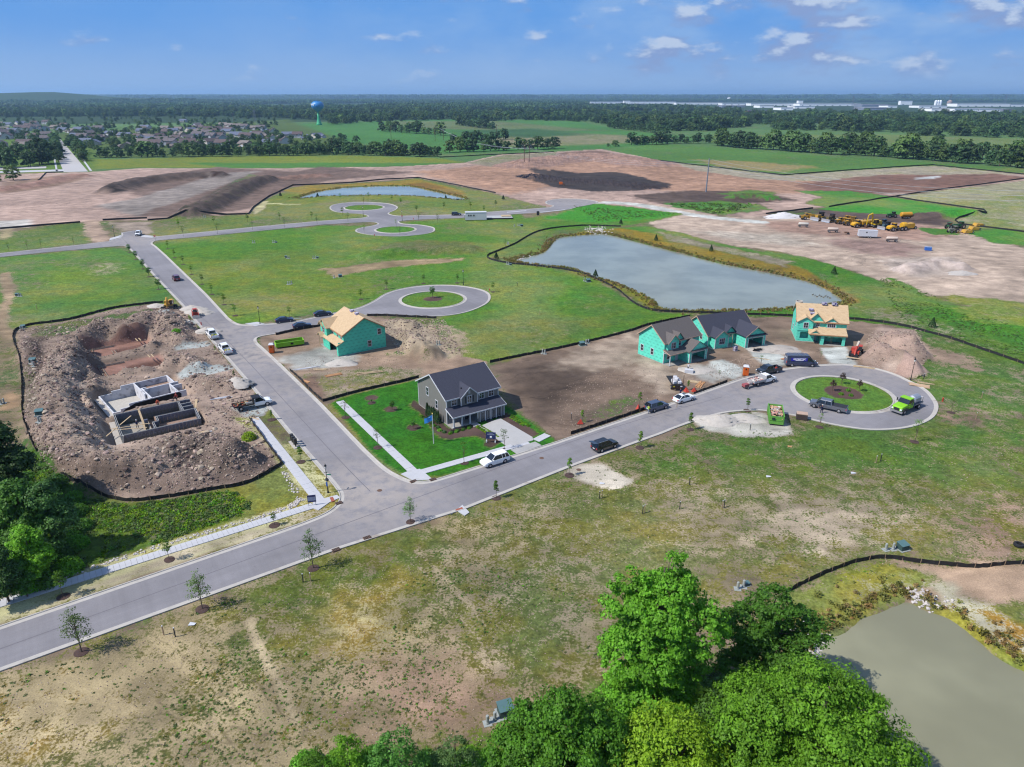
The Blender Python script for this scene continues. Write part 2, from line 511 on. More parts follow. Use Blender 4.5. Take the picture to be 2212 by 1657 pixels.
zone([(1765,452),(1930,426),(1980,435),(2070,448),(2128,456),(2130,461),(2065,472),(1960,465),(1850,460)],s=(110,95,80),g=(72,160,58),c=.95,f=3,rag=2)
zone([(1655,462),(1760,450),(1800,456),(1790,470),(1700,472)],s=(104,86,80),g=(84,130,62),c=.35,f=5,rag=4)
zone([(1775,455),(2030,470),(2060,478),(2040,488),(1860,478),(1770,465)],s=(112,92,86),c=.02,f=3,rag=3)
zone([(1480,452),(1560,468),(1660,466),(1860,474),(2060,492),(2230,540),(2230,655),(2010,640),(1860,592),(1700,545),(1560,528),(1430,500),(1400,480),(1400,440)],s=(212,184,166),g=(110,140,80),c=.02,f=4,rag=3)
zone([(1650,478),(1960,480),(2100,500),(2000,520),(1800,512),(1660,498)],s=(190,152,136),c=0,f=8,rag=4)
zone([(1780,520),(1900,515),(2000,535),(1960,555),(1850,545)],s=(172,140,130),c=0,f=8,rag=5)
zone([(1500,500),(1700,505),(1780,530),(1700,530),(1560,515)],s=(220,200,184),c=0,f=8,rag=4)
zone([(1985,492),(2060,497),(2072,508),(2020,508)],g=(82,140,58),c=.9,f=3,rag=3)
zone([(2090,505),(2150,495),(2230,503),(2230,530),(2150,526)],g=(80,150,60),c=.95,f=4,rag=3)
zone([(1900,560),(2060,555),(2080,590),(1990,600),(1920,585)],s=(206,184,172),c=0,f=6,rag=3)
streak([(1283,441),(1330,438),(1400,446),(1480,462),(1560,472),(1640,480)],9,s=(226,220,214),c=0,f=1.5,rag=1)
GRN = (98,144,52)
zone([(335,530),(360,520),(702,486),(810,488),(780,498),(850,512),(940,500),(870,480),(1110,464),(1300,440),(1480,462),(1400,480),(1341,489),(1163,500),(1071,545),(1058,560),(1180,578),(1296,607),(1371,656),(1420,675),(1500,680),(1403,700),(1296,729),(1169,760),(1058,783),(905,817),(880,760),(940,690),(1060,650),(900,615),(760,670),(500,702)],s=(166,150,120),g=(88,142,52),c=.93,f=2,rag=1)
zone([(380,560),(560,560),(800,590),(870,620),(740,670),(510,690)],g=(112,148,58),c=.94,f=15,rag=8)
zone([(820,530),(900,520),(1010,525),(1040,545),(900,552),(800,548)],s=(150,140,112),g=(104,126,70),c=.62,f=6,rag=5)
zone([(690,580),(860,562),(1000,558),(1000,564),(870,575),(760,590),(720,600)],s=(186,158,124),g=(128,146,72),c=.15,f=3,rag=2)
zone([(560,545),(720,540),(640,575),(520,572)],s=(176,164,132),g=(104,142,62),c=.78,f=10,rag=6)
zone([(1240,442),(1300,440),(1470,462),(1420,472),(1290,482),(1160,470)],g=(70,156,52),c=.99,f=4,rag=4)
zone([(1120,462),(1240,452),(1200,465),(1130,472)],s=(160,135,115),c=.4,f=3,rag=3)
zone([(1000,700),(1150,690),(1330,690),(1240,735),(1080,770),(1000,750)],g=(96,132,62),c=.75,f=10,rag=6)
zone([(1240,620),(1330,640),(1390,680),(1300,690),(1200,650)],g=(92,138,56),c=.82,f=8,rag=5)
zone([(1015,610),(1200,600),(1280,640),(1160,680),(1060,670)],g=(84,146,54),c=.97,f=8,rag=5)
zone([(222,482),(320,478),(444,468),(540,465),(582,428),(634,403),(756,396),(905,387),(1070,420),(1150,440),(1180,446),(1110,455),(860,466),(702,477),(342,511),(300,500),(260,500)],s=(168,150,130),g=(106,138,68),c=.74,f=2,rag=1.5)
zone([(234,480),(330,478),(330,500),(310,510),(262,500)],s=(196,172,155),c=.12,f=3,rag=3)
zone([(560,448),(590,430),(640,408),(760,398),(900,390),(1010,420),(1000,432),(760,433)],g=(112,140,58),c=.92,f=4,rag=2)
zone([(610,412),(660,400),(756,397),(905,388),(1000,412),(1010,428),(960,418),(880,400),(760,402),(660,420)],g=(150,142,62),s=(140,118,80),c=.93,f=3,rag=1)
zone([(875,398),(920,395),(1000,418),(990,425),(920,408)],g=(138,116,60),c=.8,f=4,rag=2)
zone([(548,449),(566,436),(580,434),(570,452),(550,464)],s=(210,196,150),c=.05,f=1.5,rag=.5)
zone([(575,438),(650,441),(650,444),(575,442)],s=(200,195,140),c=.15,f=1.5,rag=.5)
zone([(-60,502),(60,496),(180,484),(222,480),(236,518),(0,546),(-60,552)],s=(176,158,130),g=(100,138,68),c=.78,f=3,rag=2)
streak([(196,478),(205,500),(222,524)],7,s=(196,165,145),c=.05,f=3,rag=1.5)
zone([(0,498),(30,492),(26,508),(6,518),(0,518)],s=(206,184,140),c=.05,f=3,rag=2)
zone([(-60,563),(0,557),(246,534),(284,545),(392,662),(330,655),(140,690),(34,712),(-60,740)],s=(170,155,125),g=(88,138,62),c=.85,f=2,rag=1)
zone([(60,580),(220,570),(300,620),(200,650),(80,640)],g=(104,146,58),c=.93,f=15,rag=6)
zone([(170,575),(260,560),(270,590),(200,600)],s=(190,175,145),c=.55,f=8,rag=5)
zone([(-60,700),(34,712),(49,887),(60,960),(-60,930)],s=(160,138,112),g=(86,116,66),c=.5,f=3,rag=2)
streak([(10,590),(20,640),(0,690),(25,730)],3,s=(190,160,130),c=.1,f=2,rag=1)
zone([(0,850),(40,840),(50,880),(0,890)],s=(186,150,118),c=.15,f=3,rag=2)
YARD = [(36,714),(150,693),(244,669),(326,657),(392,664),(424,704),(458,742),(500,792),(538,836),(575,885),(560,900),(537,904),(570,949),(609,1003),(538,1043),(456,1060),(358,1076),(277,1083),(195,1067),(110,1040),(60,940),(47,800)]
zone(YARD,s=(176,150,136),g=(90,110,66),c=.04,f=1.2,rag=.5)
zone([(60,712),(244,680),(350,664),(320,680),(200,705),(80,740)],s=(140,120,100),g=(92,122,66),c=.6,f=3,rag=2)
zone([(50,730),(95,730),(115,800),(80,830),(50,800)],s=(112,94,86),c=.08,f=3,rag=2)
zone([(50,800),(80,800),(95,900),(60,930)],s=(130,115,100),g=(100,120,72),c=.35,f=3,rag=2)
zone([(70,985),(200,1040),(350,1045),(470,1030),(500,960),(560,960),(605,1003),(538,1043),(358,1078),(195,1067),(90,1035)],s=(140,118,108),c=.03,f=3,rag=2)
zone([(330,960),(470,940),(510,990),(420,1040),(330,1010)],s=(118,102,96),c=.02,f=5,rag=3)
zone([(140,800),(200,790),(230,960),(330,960),(300,1010),(180,1000),(130,900)],s=(204,178,162),c=.0,f=5,rag=3)
zone([(250,975),(380,945),(440,955),(420,990),(280,1010)],s=(178,152,138),c=.0,f=5,rag=3)
for q in ([(343,700),(430,690),(425,699),(380,709),(350,707)],[(375,750),(450,735),(462,745),(430,752),(380,757)],[(384,806),(470,788),(505,788),(505,796),(440,812),(395,817)],[(500,880),(560,872),(580,880),(565,900),(525,898)]):
 zone(q,s=(196,196,194),c=0,f=1,rag=.8)
zone([(140,1050),(195,1070),(277,1086),(358,1079),(456,1063),(540,1046),(610,1008),(645,1075),(600,1100),(0,1300),(-60,1320),(-60,1000),(60,960)],s=(112,106,80),g=(74,116,44),c=.86,f=2,rag=1)
zone([(460,1062),(540,1047),(610,1010),(643,1070),(636,1088),(560,1110),(470,1140),(400,1165),(380,1165),(500,1110)],g=(98,132,30),c=.98,f=1.5,rag=.6)
zone([(360,1085),(480,1065),(520,1100),(400,1160),(300,1160)],s=(140,130,110),g=(84,112,58),c=.6,f=5,rag=3)
STRAW = (206,196,150)
zone([(500,900),(537,905),(598,908),(660,976),(722,1053),(732,1075),(720,1095),(640,1130),(370,1222),(0,1350),(-60,1370),(-60,1312),(0,1290),(160,1235),(370,1165),(560,1108),(632,1088),(645,1075),(608,1010),(570,949)],s=STRAW,g=(140,158,78),c=.42,f=.8,rag=.3)
zone([(545,898),(600,905),(645,955),(610,962),(575,930)],s=(120,105,88),g=(84,116,66),c=.5,f=1,rag=.6)
zone([(100,1300),(370,1195),(620,1125),(700,1095),(700,1105),(370,1222),(0,1348),(0,1335)],s=(190,172,148),g=(120,140,80),c=.35,f=2,rag=1)
zone([(557,741),(566,727),(700,703),(800,681),(840,690),(900,700),(1000,720),(1000,770),(1058,783),(905,817),(778,847),(697,868),(640,815)],s=(178,148,128),g=(92,128,62),c=.1,f=1.5,rag=1)
zone([(600,770),(700,745),(760,750),(770,780),(700,795),(630,800)],s=(206,200,194),c=0,f=3,rag=2)
zone([(900,705),(960,700),(1000,720),(1005,765),(920,780),(850,770)],s=(186,162,138),g=(88,136,58),c=.35,f=4,rag=3)
zone([(640,815),(700,800),(905,800),(905,817),(778,847),(697,868)],s=(168,146,128),g=(96,126,66),c=.35,f=3,rag=2)
zone([(648,822),(680,812),(700,850),(697,870)],s=(140,112,98),c=.1,f=2,rag=1)
zone([(1060,790),(1169,762),(1296,732),(1403,703),(1500,690),(1700,684),(1837,692),(1935,704),(1960,760),(1940,800),(1846,787),(1762,788),(1660,800),(1573,825),(1440,873),(1200,953),(1100,860),(1080,810)],s=(156,130,114),g=(96,124,70),c=.06,f=1.5,rag=1)
zone([(1060,800),(1180,770),(1300,800),(1250,870),(1180,910),(1110,870)],s=(108,90,80),c=.02,f=8,rag=5)
zone([(1240,760),(1380,720),(1400,780),(1300,800),(1200,790)],s=(192,168,150),c=.02,f=8,rag=5)
zone([(1380,770),(1420,760),(1500,810),(1440,850),(1380,820)],s=(200,176,158),c=.02,f=6,rag=4)
zone([(1480,795),(1560,780),(1600,800),(1590,818),(1540,830),(1500,815)],s=(200,192,186),c=.0,f=3,rag=2)
zone([(1230,880),(1340,850),(1400,862),(1340,900),(1240,930)],s=(130,112,98),g=(90,138,58),c=.6,f=3,rag=3)
zone([(1640,740),(1690,740),(1740,760),(1700,785),(1640,790),(1600,770)],s=(178,150,132),c=.02,f=3,rag=2)
for q in ([(1612,752),(1652,745),(1690,770),(1702,790),(1660,795),(1630,770)],[(1774,752),(1826,750),(1838,775),(1850,788),(1790,786)],[(1530,780),(1560,777),(1600,795),(1610,812),(1580,822),(1550,800)]):
 zone(q,s=(214,212,208),c=0,f=1,rag=.8)
zone([(1870,785),(1930,790),(1960,800),(1960,812),(1900,797)],s=(212,202,192),c=0,f=1.5,rag=1.2)
zone([(1420,668),(1640,670),(1830,650),(1760,610),(1690,592),(1458,541),(1330,505),(1280,492),(1400,490),(1480,505),(1600,535),(1760,560),(1860,592),(1990,640),(2010,660),(2230,700),(2230,800),(2049,733),(1935,703),(1837,692),(1606,681)],s=(160,142,120),g=(80,142,50),c=.9,f=2,rag=1.5)
zone([(1290,497),(1340,492),(1600,540),(1740,580),(1840,640),(1860,655),(1810,660),(1760,612),(1688,592),(1458,541),(1330,507)],s=(140,110,70),g=(140,134,52),c=.96,f=2,rag=1)
zone([(1290,497),(1380,505),(1340,508),(1260,500)],g=(130,126,60),c=.9,f=3,rag=1)
zone([(1740,585),(1840,640),(1850,652),(1810,650),(1760,612)],g=(132,116,58),c=.85,f=3,rag=2)
zone([(1420,500),(1600,540),(1720,565),(1700,578),(1560,545),(1440,520)],s=(176,160,138),g=(104,138,70),c=.4,f=5,rag=3)
zone([(1830,660),(1950,668),(2212,760),(2212,790),(2000,715),(1880,690)],s=(170,155,132),g=(92,140,58),c=.6,f=5,rag=4)
zone([(1920,600),(2000,640),(2230,690),(2230,740),(2050,690),(1950,650)],g=(78,148,48),c=.97,f=6,rag=4)
zone([(2040,640),(2212,650),(2212,700),(2100,690)],s=(190,170,140),g=(130,160,70),c=.7,f=6,rag=4)
zone([(1110,568),(1160,552),(1200,520),(1240,505),(1290,497),(1290,506),(1235,511),(1205,518),(1182,543),(1150,560)],s=(140,120,80),g=(146,142,50),c=.95,f=2,rag=1)
zone([(1180,572),(1296,598),(1330,606),(1390,632),(1430,664),(1500,668),(1620,668),(1500,674),(1410,668),(1360,640),(1296,604)],s=(150,135,100),g=(128,142,50),c=.9,f=1.5,rag=.8)
zone([(1060,545),(1160,502),(1200,500),(1160,545),(1110,566),(1070,562)],s=(150,135,110),g=(90,136,60),c=.8,f=2,rag=1.5)
zone([(1930,705),(2050,735),(2230,800),(2230,900),(2060,900),(2030,860),(1980,820),(1900,790),(1960,760)],s=(176,156,132),g=(92,134,62),c=.68,f=3,rag=2)
zone([(1960,730),(2080,770),(2120,800),(2000,780)],s=(168,140,122),c=.2,f=5,rag=4)
zone([(2020,900),(2100,880),(2200,930),(2150,960),(2040,930)],s=(170,138,120),g=(100,130,70),c=.35,f=5,rag=4)
zone([(1014,1100),(1240,1010),(1380,958),(1480,922),(1574,894),(1720,902),(1884,933),(2000,922),(2230,900),(2230,1230),(1930,1200),(1740,1250),(1600,1300),(1200,1200)],s=(160,142,116),g=(98,122,62),c=.62,f=4,rag=3)
zone([(1560,930),(1900,940),(2230,920),(2230,1050),(1900,1020),(1600,1010),(1400,1040),(1380,980)],g=(84,126,54),c=.72,f=12,rag=7)
zone([(1660,1080),(1780,1060),(1900,1090),(1880,1170),(1760,1190),(1640,1150)],s=(192,170,148),g=(104,130,72),c=.4,f=12,rag=8)
zone([(2040,1110),(2230,1080),(2230,1230),(2100,1220)],s=(168,136,118),c=.4,f=12,rag=6)
zone([(1400,1060),(1560,1040),(1640,1130),(1480,1180),(1360,1130)],s=(172,152,128),g=(106,128,72),c=.45,f=12,rag=8)
zone([(1225,1008),(1300,1000),(1360,1040),(1330,1056),(1270,1045),(1220,1025)],s=(214,198,182),c=.05,f=1.5,rag=1)
zone([(1500,915),(1560,893),(1640,890),(1700,905),(1712,940),(1620,945),(1540,935)],s=(216,206,196),c=.08,f=1.5,rag=1.2)
zone([(1575,893),(1622,890),(1630,900),(1600,907),(1580,902)],s=(140,120,100),g=(84,126,58),c=.6,f=1,rag=1)
zone([(880,1140),(960,1110),(1000,1130),(980,1170),(920,1180)],s=(120,92,80),c=.1,f=3,rag=2)
zone([(0,1456),(725,1194),(1010,1103),(1240,1200),(1330,1300),(1340,1500),(1100,1800),(-300,1800),(-300,1560)],s=(168,148,116),g=(102,118,64),c=.5,f=4,rag=3)
zone([(0,1470),(400,1330),(520,1340),(600,1500),(700,1657),(300,1700),(-100,1700)],s=(178,156,122),g=(96,114,66),c=.36,f=12,rag=6)
zone([(40,1500),(240,1440),(250,1520),(60,1580)],s=(196,172,134),g=(140,140,84),c=.25,f=12,rag=6)
zone([(520,1260),(720,1200),(900,1170),(960,1280),(880,1380),(640,1400),(560,1330)],s=(140,126,100),g=(84,116,52),c=.66,f=12,rag=6)
zone([(690,1330),(840,1280),(880,1360),(760,1440),(680,1420)],s=(190,172,124),g=(140,144,80),c=.5,f=10,rag=6)
zone([(700,1440),(960,1400),(1100,1500),(1000,1640),(760,1600)],s=(166,134,114),g=(96,118,66),c=.3,f=12,rag=7)
zone([(1000,1200),(1250,1180),(1330,1260),(1320,1440),(1100,1420),(980,1300)],s=(150,134,112),g=(90,116,64),c=.5,f=14,rag=7)
streak([(540,1340),(560,1400),(600,1470),(640,1560)],.8,s=(206,182,148),c=.1,f=.8,rag=.3)
for q in ([(870,1190),(940,1260),(1010,1350),(1042,1400),(1044,1460)],[(900,1190),(970,1260),(1040,1340),(1070,1400),(1070,1455)]):
 streak(q,.55,s=(190,168,138),c=.12,f=.9,rag=0,amt=.6)
zone([(1700,1290),(1760,1255),(1840,1222),(1925,1210),(2060,1225),(2230,1222),(2230,1290),(2150,1300)],s=(190,158,134),c=.1,f=2,rag=1.5)
zone([(1696,1284),(1760,1254),(1840,1222),(1930,1212),(2010,1250),(1960,1292),(1870,1325),(1820,1356),(1762,1400),(1700,1380)],s=(150,140,104),g=(112,146,42),c=.8,f=2,rag=1.5)
zone([(1850,1230),(1980,1225),(2010,1255),(1930,1290),(1840,1300)],s=(170,160,128),g=(126,152,62),c=.6,f=3,rag=2)
zone([(2000,1260),(2060,1265),(2212,1360),(2230,1420),(2120,1370),(2040,1310)],s=(198,186,162),g=(140,160,80),c=.3,f=2,rag=2)
zone([(2010,1312),(2060,1322),(2120,1360),(2230,1425),(2230,1460),(2130,1395),(2040,1335)],g=(120,150,48),c=.9,f=1.5,rag=1)
zone([(2140,1330),(2230,1370),(2230,1420),(2150,1385)],g=(140,130,60),c=.6,f=2,rag=2)
zone([(1340,1480),(1420,1440),(1760,1400),(1800,1480),(1860,1560),(2100,1900),(600,1900),(680,1660),(900,1600),(1200,1580)],s=(110,98,76),g=(80,128,40),c=.75,f=4,rag=3)
zone([(1700,1420),(1760,1405),(1790,1440),(1800,1480),(1730,1470)],g=(96,140,36),c=.95,f=1.5,rag=1)
LAWN = [(713,872),(728,862),(778,849),(905,820),(1000,800),(1085,868),(1200,950),(1196,956),(1110,985),(951,1030),(905,1030),(860,1022),(830,1003),(791,966)]
zone(LAWN,s=(60,90,30),g=(56,130,34),c=1.0,f=.6,rag=.1)
zone([(905,935),(965,942),(1000,945),(960,952),(905,950)],g=(48,112,26),c=1)
MUL = (104,82,76)
BED1 = [(884,876),(905,890),(925,915),(940,935),(955,946),(975,949),(1000,944),(1030,942),(1050,950),(1046,962),(1060,968),(1085,954),(1060,935),(1030,920),(970,925),(930,890),(895,865)]
zone(BED1,s=MUL,c=0,f=.5,rag=.2)
zone([(1080,895),(1095,892),(1165,937),(1150,944),(1130,940),(1090,915)],s=MUL,c=0,f=.5,rag=.2)
for cx_,cy_ in ((803,860),(845,884),(893,923)):
 a_,b_ = G(cx_,cy_)
 zone(None,s=MUL,c=0,f=.3,rag=.1,wpoly=circ(a_,b_,1.3,12))
zone([(697,870),(713,872),(728,862),(700,860)],s=(130,112,98),c=.05,f=.6,rag=.3)
zone([(1870,745),(1900,705),(1975,712),(2010,770),(1985,798),(1890,795)],s=(182,154,140),c=0,f=1.5,rag=.6)
zone([(830,695),(890,690),(960,740),(960,770),(900,775),(850,740)],s=(190,168,146),c=0,f=1.5,rag=.6)
veg *= np.array([.93,.85,.86])
nf_ = np.clip((112 - Y)/30,0,1)[:,None]*(X > -62)[:,None]
soil *= 1 + .22*nf_
veg = veg*(1 + np.array([.40,.16,.14])*nf_)
soil *= np.array([.84,.89,.86])*(.66 + .68*N1)[:,None]*(.76 + .48*N2)[:,None]
veg *= (.78 + .44*N3)[:,None]*(.84 + .32*N2)[:,None]
str_ = np.clip((fbm(X,Y,.03,4,.6,55.0) - .46)*4,0,1)[:,None]*(Y < 600)[:,None]*(cover < .99)[:,None]
veg = veg*(1 - .5*str_) + np.array(pc8(150,150,100))*.5*str_
cover = np.clip(cover + ((N1 - .5)*.8 + (N2 - .5)*.25)*(cover > .1)*(cover < .985),0,1)
for cx_,cy_,r_,nm in ISL:
 zone(None,s=(130,120,90),g=(92,132,52) if nm != 'D' else (84,138,50),c=.93,f=.5,rag=.1,wpoly=circ(cx_,cy_,r_,24))
 if nm in 'AB':
  zone(None,s=MUL,c=0,f=.6,rag=.5,wpoly=circ(cx_ + (.3 if nm == 'A' else 0),cy_ + .6,r_*(.42 if nm == 'A' else .3),14))
# heights
rock = np.zeros(NV)
def mound(px,width,h,zpx=None,rough=.25,pw=1.0,s=None,g=None,c=0.0):
 l = GL(px,h*.8 if zpx is None else zpx)
 if len(l) > 2: l = smooth(l,4)
 if len(l) == 1: l = [l[0],(l[0][0] + .1,l[0][1])]
 i = region(l,width)
 d,arc,L = ldist(X[i],Y[i],l)
 wv = width/2*(.8 + .5*N1[i])
 t = np.clip(1 - d/wv,0,1)
 t = t*t*(3 - 2*t) if pw == 1.0 else t**pw
 if pw == 1.0: t = np.minimum(t*1.15,1)
 z = h*t*(.72 + .56*fbm(X[i],Y[i],.16,3,.5,9.0))
 if rough: z = z + rough*np.minimum(t*3,1)*(fbm(X[i],Y[i],.7,4,.62,3.0) - .5)*3.2
 Z[i] = np.maximum(Z[i],z)
 rock[i] = np.maximum(rock[i],np.clip(t*3,0,1)*min(1,rough*3))
 if s: apply(i,np.clip(t*6 - .6,0,1)*(.75 + .5*(N2[i] > .5)),s,g,c)
def pit(wpoly,depth,slope=1.0):
 i = region(wpoly,2)
 d = sdist(X[i],Y[i],wpoly)
 t = np.clip((d + .3)/slope,0,1)
 Z[i] = Z[i]*(1 - t) - depth*t
Z += (N1 - .5)*.5*np.clip((Y - 60)/60,0,1)
DK = (104,90,82)
mound([(-40,408),(60,398),(140,380),(170,377)],26,2.2,rough=.2,s=(168,134,118))
mound([(236,412),(290,396),(360,386),(470,378)],24,4.0,rough=.35,zpx=1,s=DK)
mound([(412,462),(455,442),(505,416),(545,398),(580,388)],22,4.4,rough=.6,zpx=1,s=DK,g=(84,112,62),c=.2)
mound([(555,386),(640,380),(700,376)],16,2.2,rough=.5,s=(150,120,106))
mound([(1130,350),(1200,340),(1290,333),(1390,347)],70,4.2,rough=.3,s=(170,138,122))
mound([(1150,378),(1200,386),(1290,390),(1400,400)],34,1.4,rough=.7,s=(70,62,62))
mound([(1590,422),(1630,418),(1660,424)],18,2.4,rough=.5,s=(110,96,84),g=(84,130,60),c=.7)
mound([(1990,463),(2050,456),(2100,455)],14,2.5,rough=.4)
mound([(1960,575),(2020,565),(2070,570)],12,2.2,rough=.4,s=(206,188,176))
mound([(800,545),(900,535),(1010,532)],16,1.8,rough=.1)
mound([(300,690),(345,680),(375,690)],13,3.8,rough=.45)
mound([(170,720),(205,706),(250,700),(285,706)],11,3.5,rough=.5)
mound([(55,735),(62,770),(75,800)],7,1.5,rough=.3)
mound([(150,735),(140,765),(125,800),(110,845),(120,885),(130,930),(145,970)],13,4.2,rough=.6)
mound([(170,780),(190,830),(200,870)],8,1.6,rough=.5)
mound([(140,968),(190,992),(240,997),(320,985),(380,958),(440,955),(490,965)],13,3.9,rough=.6)
mound([(200,1010),(300,1020),(420,1010),(520,985)],11,1.7,rough=.4)
mound([(368,720),(395,725)],7,1.9,rough=.5)
mound([(375,775),(400,770),(420,782)],7,1.8,rough=.5)
mound([(290,872),(335,860),(372,850),(400,842)],3.0,.9,rough=.45)
mound([(240,750),(290,742),(330,738)],6,1.3,rough=.4)
mound([(430,815),(470,822),(500,830)],7,1.2,rough=.35)
mound([(270,800),(320,795)],4,.9,rough=.3)
mound([(90,985),(110,1010),(130,1030)],8,1.6,rough=.5)
mound([(845,708),(880,720),(905,738),(925,748)],9,3.2,rough=.7)
mound([(815,690),(860,692),(890,696)],6,1.6,rough=.4)
mound([(1935,726),(1960,734)],12,4.4,rough=.4,s=(184,158,142))
mound([(1906,752),(1922,768),(1958,774)],11,3.6,rough=.45,s=(184,158,142))
def frame(origin,ang):
 c,s = math.cos(R(ang)),math.sin(R(ang))
 return lambda x,y: (origin[0] + c*x - s*y,origin[1] + s*x + c*y)
F3O,F3A = (-75.4,122.3),41.5
F4O,F4A = (-67.6,110.5),34.0
F2O,F2A = (G(225,809)),38.0
F1O,F1A = (G(203,769)),38.0
for O_,A_,x0,x1,y0,y1,dp in ((F3O,F3A,-2.2,14.5,-2.2,11.2,1.5),(F4O,F4A,-2.4,13.6,-2.3,11.4,1.6),(F2O,F2A,-1.5,13.5,-1,9.5,.9),(F1O,F1A,-1.5,13.5,-1,8.5,.9)):
 fr = frame(O_,A_)
 pit([fr(x0,y0),fr(x1,y0),fr(x1,y1),fr(x0,y1)],dp,.9)
for O_,A_,q in ((F3O,F3A,(.1,13.2,.1,10.7)),(F4O,F4A,(.1,13.1,.1,10.6))):
 fr = frame(O_,A_)
 pit([fr(q[0],q[2]),fr(q[1],q[2]),fr(q[1],q[3]),fr(q[0],q[3])],2.6,.5)
for O_,A_ in ((F2O,F2A),(F1O,F1A)):
 fr = frame(O_,A_)
 zone(None,s=(160,122,108),c=0,f=1,rag=.3,wpoly=[fr(-1,-1),fr(13,-1),fr(13,9),fr(-1,9)])
 pit([fr(5.6,.6),fr(12.6,.6),fr(12.6,4.6),fr(5.6,4.6)],2.2,.5)
for P_,dz,rim in ((POND1,1.6,5.0),(POND2,1.4,5.0),(POND3,1.6,2.5)):
 i = region(P_,rim + 1)
 d = sdist(X[i],Y[i],P_) + (N2[i] - .5)*.8
 keep = np.clip(-d/rim,0,1)
 Z[i] = Z[i]*keep - np.where(d > -rim,np.clip((d + rim*.18)*.42,0,dz),0)
FLAT = [ROAD,GL([(790,1075),(1000,1107),(1050,1090),(700,1190)])]
HOUSEPADS = [GL([(900,935),(905,830),(1060,790),(1130,900),(1180,945),(1000,1000)]),GL([(700,790),(690,700),(850,700),(870,770)]),GL([(1370,800),(1370,700),(1560,680),(1680,700),(1680,760),(1600,780)]),GL([(1700,760),(1700,680),(1840,690),(1855,770)])]
i = region(ROAD,4)
d = sdist(X[i],Y[i],ROAD)
fl = np.clip((-d - .9)/2.5,0,1)
Z[i] = Z[i]*fl
for hp in HOUSEPADS:
 i = region(hp,3)
 d = sdist(X[i],Y[i],hp)
 fl = np.clip((-d)/2.0,0,1)
 Z[i] = Z[i]*fl
for line,wd in ((GL([(155,372),(119,300)]),34),(GL([(-60,366),(200,366)]),26)):
 i = region(line,wd + 3)
 d,_,_ = ldist(X[i],Y[i],line)
 Z[i] *= np.clip((d - wd/2)/8,0,1)
for line,wd in ((GL([(-60,1340),(720,1080)]),14),(GL([(720,1090),(540,900)]),6),(GL([(1180,1000),(1000,985),(860,1035),(735,870)]),5)):
 i = region(line,wd + 3)
 d,_,_ = ldist(X[i],Y[i],line)
 Z[i] *= np.clip((d - wd/2)/2,0,1)
Z += 62*np.exp(-(((X + 3150)/330)**2 + ((Y - 4700)/600)**2)) + 44*np.exp(-(((X + 2800)/220)**2 + ((Y - 4800)/500)**2)) + 34*np.exp(-(((X + 2400)/300)**2 + ((Y - 5000)/500)**2))
Z += 60*np.exp(-(((X - 8200)/3800)**2 + ((Y - 11500)/1500)**2)) + 28*np.clip(N3*2 - .7,0,1)*np.clip((Y - 9000)/6000,0,1)
hl = (Z > 14) & (X < -1500) & (Y < 6500)
soil[hl] = pc8(110,96,90); veg[hl] = pc8(58,86,56); cover[hl] = .85
hb = hl & (X < -3250)
cover[hb] = .25
def hz(x,y):
 """ground height at a place"""
 ix = int(np.clip(np.searchsorted(xs,x) - 1,0,len(xs) - 2))
 iy = int(np.clip(np.searchsorted(ys,y) - 1,0,len(ys) - 2))
 fx = (x - xs[ix])/(xs[ix + 1] - xs[ix])
 fy = (y - ys[iy])/(ys[iy + 1] - ys[iy])
 q = Z.reshape(shape)
 return float((q[iy,ix]*(1 - fx) + q[iy,ix + 1]*fx)*(1 - fy) + (q[iy + 1,ix]*(1 - fx) + q[iy + 1,ix + 1]*fx)*fy)
def hzv(x,y):
 ix = np.clip(np.searchsorted(xs,x) - 1,0,len(xs) - 2)
 iy = np.clip(np.searchsorted(ys,y) - 1,0,len(ys) - 2)
 fx = (x - xs[ix])/(xs[ix + 1] - xs[ix])
 fy = (y - ys[iy])/(ys[iy + 1] - ys[iy])
 q = Z.reshape(shape)
 return (q[iy,ix]*(1 - fx) + q[iy,ix + 1]*fx)*(1 - fy) + (q[iy + 1,ix]*(1 - fx) + q[iy + 1,ix + 1]*fx)*fy
me = bpy.data.meshes.new('ground')
ny,nx = shape
me.vertices.add(NV)
me.vertices.foreach_set('co',np.c_[X,Y,Z].astype(np.float32).ravel())
idx = np.arange(NV).reshape(shape)
q = np.stack([idx[:-1,:-1],idx[:-1,1:],idx[1:,1:],idx[1:,:-1]],-1).reshape(-1,4)
me.loops.add(q.size)
me.loops.foreach_set('vertex_index',q.ravel().astype(np.int32))
me.polygons.add(len(q))
me.polygons.foreach_set('loop_start',(np.arange(len(q))*4).astype(np.int32))
me.polygons.foreach_set('use_smooth',np.ones(len(q),bool))
me.update()
at = me.attributes.new('soil','FLOAT_COLOR','POINT')
at.data.foreach_set('color',np.c_[soil,np.clip(cover,0,1)].astype(np.float32).ravel())
at = me.attributes.new('veg','FLOAT_COLOR','POINT')
at.data.foreach_set('color',np.c_[veg,rock].astype(np.float32).ravel())
gm = bpy.data.materials.new('ground_soil_and_grass')
gm.use_nodes = True
t = NT(gm.node_tree)
p = t.new('ShaderNodeBsdfPrincipled',{'Roughness': .95,'Specular IOR Level': .15})
a1 = t.new('ShaderNodeAttribute',attribute_name='soil')
a2 = t.new('ShaderNodeAttribute',attribute_name='veg')
oc = t.new('ShaderNodeTexCoord').outputs['Object']
fine = t.noise(oc,3.2,4,.62)
mid = t.noise(oc,.55,5,.6)
big = t.noise(oc,.09,4,.55)
s_ = t.m('ADD',t.m('ADD',t.m('MULTIPLY',fine,.42),t.m('MULTIPLY',mid,.38)),t.m('MULTIPLY',big,.20))
th = t.remap(s_,.36,.64,0.0,1.0)
